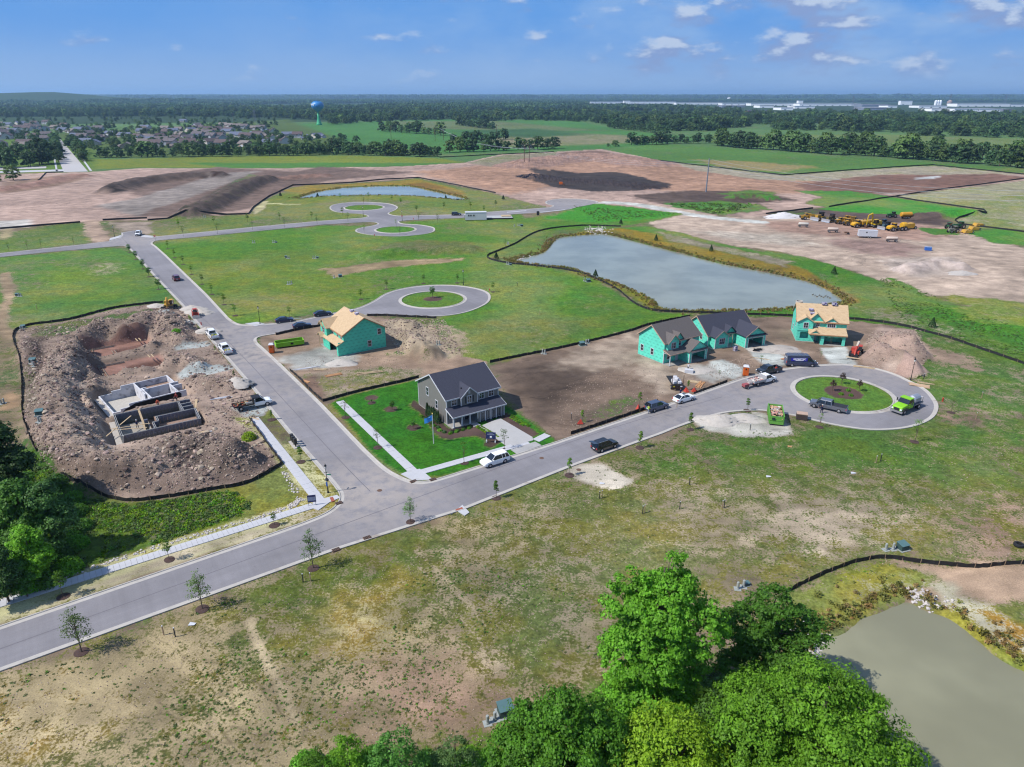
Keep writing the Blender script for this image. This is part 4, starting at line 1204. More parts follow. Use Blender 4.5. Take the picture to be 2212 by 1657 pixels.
def osb(par,x0,x1,ya,za,yb,zb,name='roof_board',lift=.14,axis='x'):
 """sheathing boards laid on a slope, each its own piece"""
 L = math.hypot(yb - ya,zb - za)
 nr = max(1,round(L/1.22))
 nc = max(1,round((x1 - x0)/2.44))
 ang = math.atan2(zb - za,yb - ya)
 bw,bh = (x1 - x0)/nc,L/nr
 me_ = None
 for r_ in range(nr):
  off = bw*.5 if r_ % 2 else 0
  cols = [(x0 + bw*c - off,x0 + bw*(c + 1) - off) for c in range(nc + (1 if off else 0))]
  for a,b in cols:
   a,b = max(a,x0),min(b,x1)
   if b - a < .1: continue
   w_ = b - a
   o = MB().box(0,w_ - .015,.005,bh - .01,0,.02).build(name,M_OSB,par)
   o.location = (a,ya + (yb - ya)*r_/nr,za + (zb - za)*r_/nr + lift + NR.uniform(0,.006))
   o.rotation_euler = (ang,0,0)
def ysplit(par,xa,xm,xb,y0,y1,ze,zr,name='roof_board'):
 """both slopes of a small gable whose ridge runs into the house"""
 for a,za,b,zb in ((xa,ze,xm,zr),(xb,ze,xm,zr)):
  m = MB()
  m.prism([(a,za + .14),(b,zb + .14),(b,zb + .165),(a,za + .165)],y0,y1,'y')
  m.build(name,M_OSB,par)
# right unfinished house (boarded roof)
H = thing('house','unfinished two-storey green-wrapped house with bare boarded roof beside the telehandler','house',(68.5,162.8,0),R(-13))
m = shell(MB(),0,11,1.0,9.2,.1,5.0,8.0)
shell(m,0,4.0,0,.999,.1,2.75,None,'x',opens=[(.7,2.6,2.35)],back=False)
m.box(.7,2.6,0,.15,.1,.75)
shell(m,-.1,3.3,-.15,.999,2.75,5.0,6.1,'y',back=False)
m.prism([(2.0,4.9),(5.9,4.9),(3.9,6.9)],.8,.95,'y')
shell(m,5.2,10.6,-1.8,.999,.05,2.75,None,'x',opens=[(5.9,9.9,2.2)],back=False)
shell(m,6.3,8.8,.75,.999,3.6,5.0,5.9,'y',back=False)
m.prism([(2.6,2.6),(4.9,2.6),(3.75,3.3)],-1.75,-1.6,'y')
m.build('wall',M_WRAP,H)
MB().box(-.1,11.05,-.2,9.3,-.15,.09).box(5.1,10.7,-2.0,-.21,-.15,.04).build('foundation',M_FND,H)
m = gable(MB(),0,11,1.0,9.2,5.0,8.0,ov=.4)
gable(m,-.1,3.3,-.15,2.6,5.0,6.1,'y',ov=.3)
gable(m,2.2,5.8,.7,3.6,5.0,6.9,'y',ov=.3)
gable(m,6.3,8.8,.75,2.3,5.0,5.9,'y',ov=.3)
shed(m,2.3,10.9,-2.2,2.5,1.0,3.45)
gable(m,2.6,4.9,-1.8,-.4,2.6,3.4,'y',ov=.25)
m.build('roof',M_OSB,H)
osb(H,-.4,11.4,.6,4.71,5.1,8.0)
osb(H,2.3,10.9,-2.2,2.49,1.0,3.45,'porch_roof_board',.13)
m = MB()
m.box(-.4,11.4,.54,.6,4.6,4.86).box(2.3,10.9,-2.26,-2.2,2.4,2.62)
m.prism([(.6,4.6),(5.1,7.9),(5.1,8.13),(.6,4.83)],-.46,-.4,'x')
m.build('fascia',mat('fascia_timber',pc8(196,150,110)),H)
win(H,1.7,-.16,4.1,.95,1.25,0,2,2)
win(H,4.55,.99,4.2,.75,1.1,0,2,2)
win(H,7.55,.74,4.3,1.7,1.25,0,4,2)
MB().box(3.7,4.6,.93,.99,.12,2.2).build('front_door',M_WHITE,H)
win(H,-.01,6.6,1.7,.8,1.3,R(-90),1,2)
win(H,-.01,3.2,3.6,.8,1.3,R(-90),1,2)
m = MB()
NRr = np.random.RandomState(3)
for k in range(14):
 a = 5.9 + k*.29
 m.add([(a,-1.97,2.62),(a + .3,-1.97,2.62),(a + .3,-2.0,2.2 - .22*abs(math.sin(k*.6)) - .03),(a,-2.0,2.2 - .22*abs(math.sin((k - 1)*.6)) - .03)],[(0,1,2,3)])
m.build('loose_wrap',mat('loose_wrap_green',pc8(110,214,170),.4),H)
for k,(q,zz) in enumerate(((7.6,2.0),(7.9,3.6))): MB().box(q - .03,q + .03,-.6,-.54,.1,2.4).build('stud',M_WOOD,H)
H4 = H
# left unfinished house by the green skip
H = thing('house','unfinished green-wrapped house with bare boarded roof beside the lime skip near the crossroads','house',(-45.4,160.3,0),R(-55))
m = shell(MB(),0,10.7,1.5,11.8,.1,5.0,8.0)
shell(m,1.6,10.7,0,1.499,.1,2.75,None,'x',opens=[(5.6,9.9,2.2)],back=False)
shell(m,-.2,3.6,.3,1.499,2.75,5.0,6.5,'y',back=False)
m.prism([(0,2.6),(2.2,2.6),(1.1,3.3)],-.5,-.4,'y')
m.box(10.55,10.7,.15,1.499,2.75,3.2)
m.build('wall',M_WRAP2,H)
MB().box(-.1,10.8,-.2,11.9,-.15,.09).build('foundation',M_FND,H)
m = gable(MB(),0,10.7,1.5,11.8,5.0,8.0,ov=.4)
gable(m,-.2,3.6,.3,4.2,5.0,6.6,'y',ov=.3)
gable(m,-.4,1.6,.05,2.6,5.0,5.9,'y',ov=.25)
shed(m,.2,10.95,-.35,2.5,1.5,3.35)
gable(m,0,2.2,-.6,.5,2.6,3.4,'y',ov=.25)
m.build('roof',M_OSB,H)
osb(H,3.9,11.1,1.1,4.77,6.65,8.0)
osb(H,-.4,11.1,12.2,4.77,6.65,8.0)
osb(H,.2,10.95,-.35,2.49,1.5,3.35,'porch_roof_board',.13)
m = MB().box(-.4,11.1,1.04,1.1,4.6,4.86)
m.prism([(1.1,4.62),(6.65,7.9),(6.65,8.13),(1.1,4.85)],11.1,11.15,'x').prism([(12.2,4.62),(6.65,7.9),(6.65,8.13),(12.2,4.85)],11.1,11.15,'x')
m.build('fascia',MATS['fascia_timber'],H)
win(H,1.7,.29,4.0,1.2,1.25,0,2,2)
win(H,4.4,1.49,4.1,.8,1.2,0,1,2)
win(H,7.2,1.49,4.1,.8,1.2,0,1,2)
win(H,9.4,1.49,4.1,.8,1.2,0,1,2)
win(H,10.71,10.3,4.15,.8,1.25,R(90),1,2)
win(H,10.71,7.7,1.7,.8,1.35,R(90),1,2)
MB().box(.05,.15,-.45,-.35,.05,2.6).build('porch_post',M_WOOD,H)
H1 = H
# middle unfinished house with brown-grey shingles
H = thing('house','green-wrapped two-storey house with brown-grey shingles and open garage, nearer of the attached-looking pair','house',(33.9,146.5,0),R(34))
m = shell(MB(),-.3,10.6,.6,8.6,.1,5.0,8.0)
shell(m,.2,3.5,0,.599,3.2,5.0,6.5,'y',back=False)
m.prism([(2.6,5.0),(5.2,5.0),(3.9,6.5)],.45,.598,'y')
shell(m,4.6,10.2,-2.4,.599,.05,2.8,4.6,'y',opens=[(5.35,9.5,2.25)],back=False)
m.build('wall',M_WRAP,H)
MB().box(-.4,10.7,-1.4,8.7,-.2,.09).box(4.5,10.3,-2.5,-1.41,-.2,.04).build('foundation',M_FND,H)
m = gable(MB(),-.3,10.6,.6,8.6,5.0,8.0,ov=.4)
gable(m,.2,3.5,0,2.6,5.0,6.5,'y',ov=.3)
gable(m,2.6,5.2,.5,2.6,5.0,6.5,'y',ov=.3)
gable(m,4.6,10.2,-2.4,.7,2.8,4.6,'y',ov=.35,ovr=.2)
shed(m,-.6,4.8,-1.6,2.6,.59,3.25)
shed(m,4.7,10.1,-2.9,2.62,-2.41,2.85,th=.08)
m.build('roof',M_BROWNR,H)
m = rake(MB(),-.3,10.6,.6,8.6,5.0,8.0,ov=.4)
rake(m,.2,3.5,0,2.6,5.0,6.5,'y',ov=.3)
m.box(-.6,4.8,-1.66,-1.6,2.5,2.73)
m.prism([(-1.6,2.5),(.59,3.15),(.59,3.38),(-1.6,2.73)],-.66,-.6,'x')
m.build('fascia',mat('fascia_pale',pc8(206,176,152)),H)
m = MB()
for xx,yy in ((-.35,.55),(-.3,-1.35),(4.55,-2.45),(10.1,-2.45)): m.box(xx,xx + .15,yy,yy + .15,.1,2.75)
m.box(-.3,-.2,-1.2,.54,2.5,2.62)
m.build('white_trim',M_WHITE,H)
MB().box(5.2,5.35,-2.45,-2.4,.05,2.4).box(9.5,9.65,-2.45,-2.4,.05,2.4).box(5.35,9.5,-2.45,-2.4,2.25,2.4).build('garage_frame',M_WHITE,H)
win(H,1.85,-.01,4.05,1.25,1.3,0,2,2)
win(H,4.4,.59,4.15,.7,1.3,0,1,2)
win(H,-.31,7.4,1.95,.75,1.35,R(-90),1,2)
win(H,-.31,4.2,1.9,.75,1.35,R(-90),1,2)
win(H,1.2,.59,1.5,.8,1.2,0,1,2)
MB().box(3.3,4.2,.53,.59,.1,2.2).build('front_door',M_WHITE,H)
H2 = H
# single-storey house with slate roof
H = thing('house','green-wrapped single-storey house with big dark slate roof, farther of the attached-looking pair','house',(47.25,156.6,0),R(22))
m = shell(MB(),-.6,12.4,2.0,11.2,.1,2.95,6.3)
shell(m,0,3.7,0,1.999,.1,2.95,4.3,'y',back=False)
shell(m,7.1,12.8,-2.0,1.999,.05,2.95,4.7,'y',opens=[(7.9,12.0,2.25)],back=False)
m.prism([(3.9,2.95),(7.0,2.95),(5.4,4.4)],1.85,1.999,'y')
m.build('wall',M_WRAP,H)
MB().box(-.7,12.9,-.1,11.3,-.2,.09).box(7.0,12.9,-2.1,-.11,-.2,.04).build('foundation',M_FND,H)
m = gable(MB(),-.6,12.4,2.0,11.2,2.95,6.3,ov=.4)
gable(m,0,3.7,0,3.9,2.95,4.3,'y',ov=.35)
gable(m,7.1,12.8,-2.0,4.4,2.95,4.9,'y',ov=.35)
gable(m,3.9,7.0,1.4,4.0,2.95,4.4,'y',ov=.0)
shed(m,7.0,12.9,-2.5,2.75,-2.01,3.0,th=.08)
m.build('roof',M_SLATE,H)
m = rake(MB(),-.6,12.4,2.0,11.2,2.95,6.3,ov=.4)
rake(m,0,3.7,0,3.9,2.95,4.3,'y',ov=.35)
rake(m,7.1,12.8,-2.0,4.4,2.95,4.9,'y',ov=.35)
m.build('fascia',MATS['fascia_pale'],H)
m = MB()
for xx,yy in ((-.05,-.05),(3.6,-.05),(7.05,-2.05),(12.7,-2.05),(-.65,1.95)): m.box(xx,xx + .14,yy,yy + .14,.1,2.85)
m.build('white_trim',M_WHITE,H)
MB().box(7.75,7.9,-2.05,-2.0,.05,2.4).box(12.0,12.15,-2.05,-2.0,.05,2.4).box(7.9,12.0,-2.05,-2.0,2.25,2.4).build('garage_frame',M_WHITE,H)
win(H,1.9,-.01,1.75,1.5,1.35,0,3,2)
win(H,5.6,1.99,2.2,.9,.8,0,2,1)
win(H,-.61,4.6,1.9,.75,1.35,R(-90),1,2)
MB().box(5.0,5.1,.2,.3,.1,2.9).build('porch_post',M_WOOD,H)
H3 = H
# poured foundation
Fd = thing('foundation','poured pale concrete house foundation with black tar-coated side, dug into the spoil yard','foundation',(F3O[0],F3O[1],0),R(F3A))
T = .25
ZT,ZB = .35,-2.15
def cw(name,par,x0,x1,y0,y1,z0=ZB,z1=ZT,m_=None):
 return MB().box(x0,x1,y0,y1,z0,z1).build(name,m_ or M_CFND,par)
cw('wall',Fd,0,1.4,0,T,z1=-.75); cw('wall',Fd,1.4,3.0,0,T,z1=-.3); cw('wall',Fd,3.0,13.6,0,T)
cw('wall',Fd,0,T,T,10.6,z1=-.75)
cw('wall',Fd,0,2.4,10.6,10.85,z1=-.75); cw('wall',Fd,2.4,4.2,10.6,10.85,z1=-.3); cw('wall',Fd,4.2,13.3,10.6,10.85)
cw('wall',Fd,13.05,13.3,5.9,10.6)
cw('wall',Fd,6.6,6.85,3.0,10.6); cw('wall',Fd,6.85,8.0,6.6,6.85); cw('wall',Fd,7.0,7.25,T,6.6)
cw('wall',Fd,7.25,13.9,5.65,5.9); cw('wall',Fd,12.0,12.25,T,5.65); cw('wall',Fd,12.25,14.0,3.9,4.15)
cw('floor_slab',Fd,T,6.6,T,10.6,-2.25,-2.14,M_SLAB)
cw('gravel_fill',Fd,6.85,13.05,5.9,10.6,-2.25,-.9,mat('fill_earth',pc8(168,140,124),.95,var=.3,bump=.6,bscale=6))
m = MB().prism([(1.2,-1.4),(12.4,-1.4),(12.6,-.2),(12.2,.22),(4.0,.12),(2.2,-.55)],-.03,-.003,'y')
m.build('tar_coating',mat('black_tar',(.006,.006,.007),.85,var=0),Fd)
cw('footing',Fd,-.9,-.01,-.5,11.0,-1.35,-1.15,mat('footing_sand',pc8(206,198,188)))
cw('floor_hatch',Fd,8.6,9.0,10.55,10.6,-1.6,-.7,M_BLK)
# formwork foundation, every form panel a piece
Ff = thing('foundation','grey formwork panels standing for the next house foundation, nearest in the spoil yard','foundation',(F4O[0],F4O[1],0),R(F4A))
M_FORM = mat('form_panel_grey',pc8(136,140,160),.6,var=.2,vscale=2.0,noise2=((*pc8(96,102,96),1),.35,.45,.6),metal=.2)
fp = MB().box(0,.58,0,.05,0,2.35)
for k in range(6): fp.box(.02,.56,-.03,-.001,.15 + k*.4,.19 + k*.4)
fpo = fp.build('form_panel',M_FORM)
fpm = fpo.data
bpy.data.objects.remove(fpo)
M_TOPB = mat('form_cap_pale',pc8(206,206,200),.8)
def form_run(x0,y0,x1,y1,zt=.3,gap=.22):
 L = math.hypot(x1 - x0,y1 - y0)
 a = math.atan2(y1 - y0,x1 - x0)
 n = max(1,int(L/.6))
 st = L/n
 nx_,ny_ = -math.sin(a),math.cos(a)
 for s in (0,1):
  for k in range(n):
   d = k*st + (st if s else 0)
   o = link('form_panel',fpm,Ff,(x0 + math.cos(a)*d + nx_*gap*s,y0 + math.sin(a)*d + ny_*gap*s,zt - 2.35),a + (math.pi if s else 0))
 m = MB()
 for s in (-.02,gap):
  m.bar((x0 + nx_*s,y0 + ny_*s,zt + .02),(x1 + nx_*s,y1 + ny_*s,zt + .02),.05,.04)
 m.build('form_cap',M_TOPB,Ff)
for q in ((0,0,13.0,0),(0,10.7,0,0),(13.2,10.7,0,10.7),(13.0,0,13.2,5.3),(5.4,3.2,5.4,.3),(6.3,3.2,5.4,3.2),(6.3,5.5,6.3,3.2),(13.2,5.5,6.3,5.5),(11.2,5.8,11.2,10.6),(13.2,7.4,11.3,7.4),(13.2,9.0,11.3,9.0)):
 form_run(*q)
cw('floor_slab',Ff,.3,5.3,.3,10.5,-2.3,-1.98,mat('sandy_floor',pc8(180,172,160),.95,var=.2))
cw('fill',Ff,5.7,13.0,.3,5.3,-2.3,-1.2,MATS['fill_earth'])
cw('gravel_fill',Ff,6.4,11.0,5.9,10.5,-2.3,-1.5,MATS['fill_earth'])
cw('footing',Ff,-1.0,-.05,-.2,10.9,-1.4,-1.15,MATS['footing_sand'])
for k in range(13): MB().box(-.02,.14,-.02,.3,0,.12).build('block_step',M_TOPB,Ff,(-.02 + k*.02,-.35,-1.2 + k*.12))
def lf(fr,x,y,z):
 a,b = fr(x,y)
 return (a,b,z)
fr4 = frame(F4O,F4A)
fr3 = frame(F3O,F3A)
def plank(a,b,w_=.2,h_=.05,label='',m_=None,name='plank',group=None):
 a,b = Vector(a),Vector(b)
 c = (a + b)/2
 m = MB().bar(a - c,b - c,w_,h_)
 o = m.build(name,m_ or M_WOOD,None,tuple(c))
 return tag(o,label,'plank',group)
plank(lf(fr4,-2.4,2.2,-.2),lf(fr4,2.6,8.0,.45),label='long scaffold plank sticking out over the left end of the formwork foundation')
plank(lf(fr4,-1.2,4.4,.2),lf(fr4,5.0,2.6,.42),label='upper of two crossed planks lying over the left end of the formwork')
plank(lf(fr4,-.9,3.7,.22),lf(fr4,4.2,1.0,.41),label='lower of two crossed planks lying over the left end of the formwork')
plank(lf(fr4,4.2,10.9,.40),lf(fr4,4.3,5.0,-1.9),label='plank leaning from the back formwork down into the pit',w_=.35)
plank(lf(fr4,14.2,9.4,.5),lf(fr4,13.2,6.3,-.9),w_=.45,label='slatted ramp board leaning at the right end of the formwork')
k_ = thing('panel_stack','stack of form panels leaning inside the formwork foundation beside the man in white helmet','stack',lf(fr4,4.6,5.0,-1.98),R(F4A))
for q in range(6): MB().box(-.3,.3,q*.09,q*.09 + .06,0,2.2).build('panel',M_FORM,k_)
for (O_,A_,w1,h1_,lab) in ((F2O,F2A,12.6,8.4,'timber footing forms laid out in the pit nearer the poured foundation'),(F1O,F1A,12.4,7.8,'timber footing forms laid out in the farthest pit of the spoil yard')):
 Q = thing('footing_forms',lab,'footing forms',(O_[0],O_[1],-.9),R(A_))
 mt = mat('form_timber_worn',pc8(172,160,146),.85,var=.2)
 for x0,y0,x1,y1 in ((0,0,0,h1_),(.7,0,.7,h1_),(0,h1_,5.4,h1_),(0,h1_ - .6,5.4,h1_ - .6),(4.2,0,4.2,h1_*.5),(4.8,0,4.8,h1_*.5),(4.2,0,w1,0),(4.2,.6,w1,.6)):
  MB().bar((x0,y0,.15),(x1,y1,.15),.06,.22).build('form_board',mt,Q)
 for k in range(5): MB().bar((0,1 + k*1.5,.22),(.7,1 + k*1.5,.22),.08,.05).build('cross_piece',M_WOOD,Q)
 for q in (10.2,10.9): MB().bar((q,4.8,1.05),(q,7.2,1.05),.2,.1).build('plank',M_WOOD,Q)
# silt fences
M_FAB = mat('silt_fabric_black',(.014,.014,.016),.7,var=.25,vscale=1.5)
M_STAKE = mat('stake_timber',pc8(176,150,122),.85)
stake_me = MB().box(-.03,.03,-.03,.03,-.2,.85).build('x',M_STAKE)
STK = stake_me.data
bpy.data.objects.remove(stake_me)
def silt(px,label,step=2.4,h=.68,wpts=None,seed=0,sm=True):
 l = wpts or GL(px)
 if sm and len(l) > 2: l = smooth(l,5)
 L = sum(math.dist(a,b) for a,b in zip(l[:-1],l[1:]))
 n = max(1,int(L/step))
 n = min(n,290)
 P = np.array(l)
 seg = np.r_[0,np.cumsum(np.hypot(*(P[1:] - P[:-1]).T))]
 s = np.linspace(0,seg[-1],n*4 + 1)
 xx,yy = np.interp(s,seg,P[:,0]),np.interp(s,seg,P[:,1])
 rs = np.random.RandomState(len(label) + seed)
 jig = rs.uniform(-.08,.08,len(s))
 jig[::4] = 0
 dx,dy = np.gradient(xx),np.gradient(yy)
 nn = np.hypot(dx,dy) + 1e-9
 xx,yy = xx - dy/nn*jig,yy + dx/nn*jig
 zz = hzv(xx,yy)
 root = thing('silt_fence',label,'fence',(xx[0],yy[0],0))
 top = h - np.abs(np.sin(np.arange(len(s))*math.pi/4))*rs.uniform(.0,.16,len(s))
 for k in range(n):
  m = MB()
  vs = []
  for j in range(5):
   i = k*4 + j
   vs += [(xx[i] - xx[0],yy[i] - yy[0],zz[i] - .15),(xx[i] - xx[0] + jig[i]*.6,yy[i] - yy[0],zz[i] + top[i]*.55),(xx[i] - xx[0],yy[i] - yy[0],zz[i] + top[i])]
  fs = []
  for j in range(4):
   b = j*3
   fs += [(b,b + 3,b + 4,b + 1),(b + 1,b + 4,b + 5,b + 2)]
  m.add(vs,fs).build('fabric_panel',M_FAB,root)
  i = k*4
  o = link('stake',STK,root,(xx[i] - xx[0],yy[i] - yy[0],zz[i]))
  o.rotation_euler = (rs.uniform(-.08,.08),rs.uniform(-.08,.08),rs.uniform(0,3))
 return root
def strip_fence(px,label,h=.8,sm=False):
 l = densify(GL(px),8)
 m = MB()
 x0,y0 = l[0]
 n = len(l)
 rs = np.random.RandomState(n)
 root = thing('silt_fence',label,'fence',(x0,y0,0))
 vs = []
 for x,y in l:
  z = hz(x,y)
  vs += [(x - x0,y - y0,z - .3),(x - x0,y - y0,z + h*rs.uniform(.85,1.1))]
 m.add(vs,[(2*k,2*k + 2,2*k + 3,2*k + 1) for k in range(n - 1)]).build('fabric',M_FAB,root)
 return root
silt([(353,654),(326,656),(244,667),(147,692),(34,713),(46,789),(49,887),(60,936),(85,1000)],'black silt fence along the far and left sides of the foundation yard')
silt([(140,1053),(195,1068),(277,1083),(358,1076),(456,1060),(538,1043.7),(609.4,1003)],'black silt fence round the bottom of the spoil heap beside the swale')
silt([(609.4,1003),(570,949),(538,904)],'sagging black silt fence between the spoil heap and the new pavement')
silt([(596,724),(640,714),(697,704)],'black silt fence beside the two dark blue cars on the side street',sm=False)
silt([(793,683),(830,682.5),(876,685),(943,688)],'black silt fence behind the left unfinished house along the turning circle',sm=False)
silt([(697,868),(778,847),(857,829),(905,817)],'black silt fence at the back of the show-home lawn',sm=False)
silt([(697,868),(668,842),(648,820),(626,800)],'black silt fence along the kerb by the lumber scraps',sm=False)
silt([(1058,784),(1169,761),(1240,746),(1350,719.5),(1403,702),(1491,684)],'black silt fence running up from behind the show home to the shingled houses')
silt([(1341,489.4),(1249,488.4),(1163,500.4),(1112,527.7),(1071,544.8),(1054,552),(1057.5,560),(1095,568.7),(1180,577.3),(1249,589),(1296,607),(1335,626.6),(1371,656),(1416,672),(1491,675.5),(1605,679.4),(1713,683.6),(1837,690),(1935,701.5),(1998,717),(2049,731),(2125,758),(2230,794)],'long winding black silt fence round the big pond',step=3.4)
silt([(1571,826),(1498,853)],'short black silt fence between the kerb and the stacked planks',sm=False)
silt([(1420,868),(1400,883),(1296,918),(1233,939)],'black silt fence along the kerb beside the bare dirt lot',sm=False,step=2.0)
silt([(1696,1282),(1758,1251),(1833,1220.6),(1877,1209.6),(1925,1207.4),(1986,1216),(2053,1223),(2118,1227),(2171,1220.6),(2240,1219)],'black silt fence curving above the near muddy pond',step=2.0)
silt([(1760,792),(1700 + 30,784),(1722,779)],'short black silt fence behind the blue van',sm=False)
strip_fence([(319,476.5),(444,466),(537,463),(547,449),(581,425),(632,401),(756,395),(832,387.6),(904,385),(958,394.4),(1071,417.7)],'long black silt fence between the far pond and the graded earth')
strip_fence([(0,495),(90,488),(174,481.6)],'black silt fence at the left edge below the graded earth')
strip_fence([(222,476.5),(270,474),(318,472)],'short black silt fence beyond the far crossroads')
strip_fence([(1402,346),(1456,351.7),(1691,378.4),(1866,366),(2016,356.8),(2230,379)],'black silt fence along the far edge of the graded field')
strip_fence([(1654,462.8),(1756,450.8)],'black silt fence beside the white gravel pile')
strip_fence([(1790,447.5),(1931,425),(1989,415.6),(2230,384)],'straight black silt fence along the yellowed field')
strip_fence([(1931,425),(1978,433.7),(2071,446.4),(2125,454),(2132,461),(2071,471),(2062,476.5),(2074,485),(2230,504)],'curving black silt fence round the green patch behind the machines')
strip_fence([(950,340.4),(1078,334),(1197,328.5)],'far black silt fence before the hedgerow near the power poles')
strip_fence([(82,392.7),(99,374),(137,372)],'black silt fence beside the end of the avenue')
# vehicles
M_TYRE = mat('tyre',(.012,.012,.013),.8,var=.1)
M_RIM = mat('rim',(.45,.45,.47),.35,metal=.7)
M_CARGL = mat('car_glass',(.01,.013,.018),.05,var=0,spec=.9)
M_HEAD = mat('headlight',(.7,.72,.75),.15,var=0)
M_TAIL = mat('taillight_red',(.45,.02,.02),.3,var=0)
M_CHR = mat('bumper_chrome',(.5,.5,.52),.25,metal=.8,var=0)
M_PLAST = mat('dark_plastic',(.02,.02,.022),.6,var=.1)
def paint(name,c,metal=.0):
 return mat('paint_' + name,c,.28,metal=metal,var=.03,coat=.6,spec=.5)
def loft(m,secs,mi=0):
 n = len(secs[0])
 vs = [p for s in secs for p in s]
 fs = []
 for i in range(len(secs) - 1):
  for k in range(n):
   k2 = (k + 1) % n
   fs.append((i*n + k,i*n + k2,(i + 1)*n + k2,(i + 1)*n + k))
 fs.append(list(range(n))[::-1])
 fs.append([(len(secs) - 1)*n + k for k in range(n)])
 m.add(vs,fs,mi)
 return m
def bodysec(x,zl,zt,hw):
 zm = zl + (zt - zl)*.55
 return [(x,-hw*.93,zl),(x,-hw,zm),(x,-hw*.94,zt - .05),(x,-hw*.82,zt),(x,hw*.82,zt),(x,hw*.94,zt - .05),(x,hw,zm),(x,hw*.93,zl)]
WHC = {}
def wheel(par,x,y,r=.34,w=.24,rimc=None):
 key = (r,w)
 if key not in WHC:
  a = MB().lathe([(r*.55,-w/2),(r*.96,-w/2),(r,-w*.3),(r,w*.3),(r*.96,w/2),(r*.55,w/2)],n=18,axis='y').build('wheel',M_TYRE,smooth=False)
  b = MB().lathe([(r*.5,-w/2 - .012),(r*.58,-w/2 + .02),(r*.58,w/2 - .02),(r*.5,w/2 + .012)],n=12,axis='y').build('rim',M_RIM)
  WHC[key] = (a.data,b.data)
  bpy.data.objects.remove(a); bpy.data.objects.remove(b)
 o = link('wheel',WHC[key][0],par,(x,y,r))
 link('rim',WHC[key][1],o)
 return o
def heading(a,b):
 A,B = G(*a),G(*b)
 return math.atan2(B[1] - A[1],B[0] - A[0])
KIND = {
 'sedan': dict(L=4.75,W=1.82,st=[(-2.36,.42,.74,.74),(-2.25,.26,.96,.84),(-1.2,.22,.99,.9),(.9,.22,.97,.9),(1.9,.24,.86,.87),(2.25,.3,.74,.8),(2.37,.4,.6,.68)],gh=(-2.0,-1.15,.2,1.15,.95,1.43,.84,.60),wb=(1.42,-1.38),r=.33),
 'suv': dict(L=4.85,W=1.92,st=[(-2.42,.5,.85,.8),(-2.34,.32,1.05,.9),(-1.2,.28,1.08,.95),(.9,.28,1.08,.95),(1.9,.3,1.0,.93),(2.3,.36,.86,.86),(2.44,.46,.7,.72)],gh=(-2.33,-2.0,.35,1.2,1.04,1.70,.9,.68),wb=(1.45,-1.38),r=.38),
 'van': dict(L=6.9,W=2.0,st=[(-3.45,.4,1.2,.93),(-3.4,.32,1.3,.98),(1.6,.32,1.3,1.0),(2.6,.34,1.15,.97),(3.2,.4,.95,.9),(3.42,.5,.7,.78)],gh=(-3.42,-3.36,1.35,2.45,1.28,2.55,.985,.86),wb=(2.25,-2.05),r=.37),
}
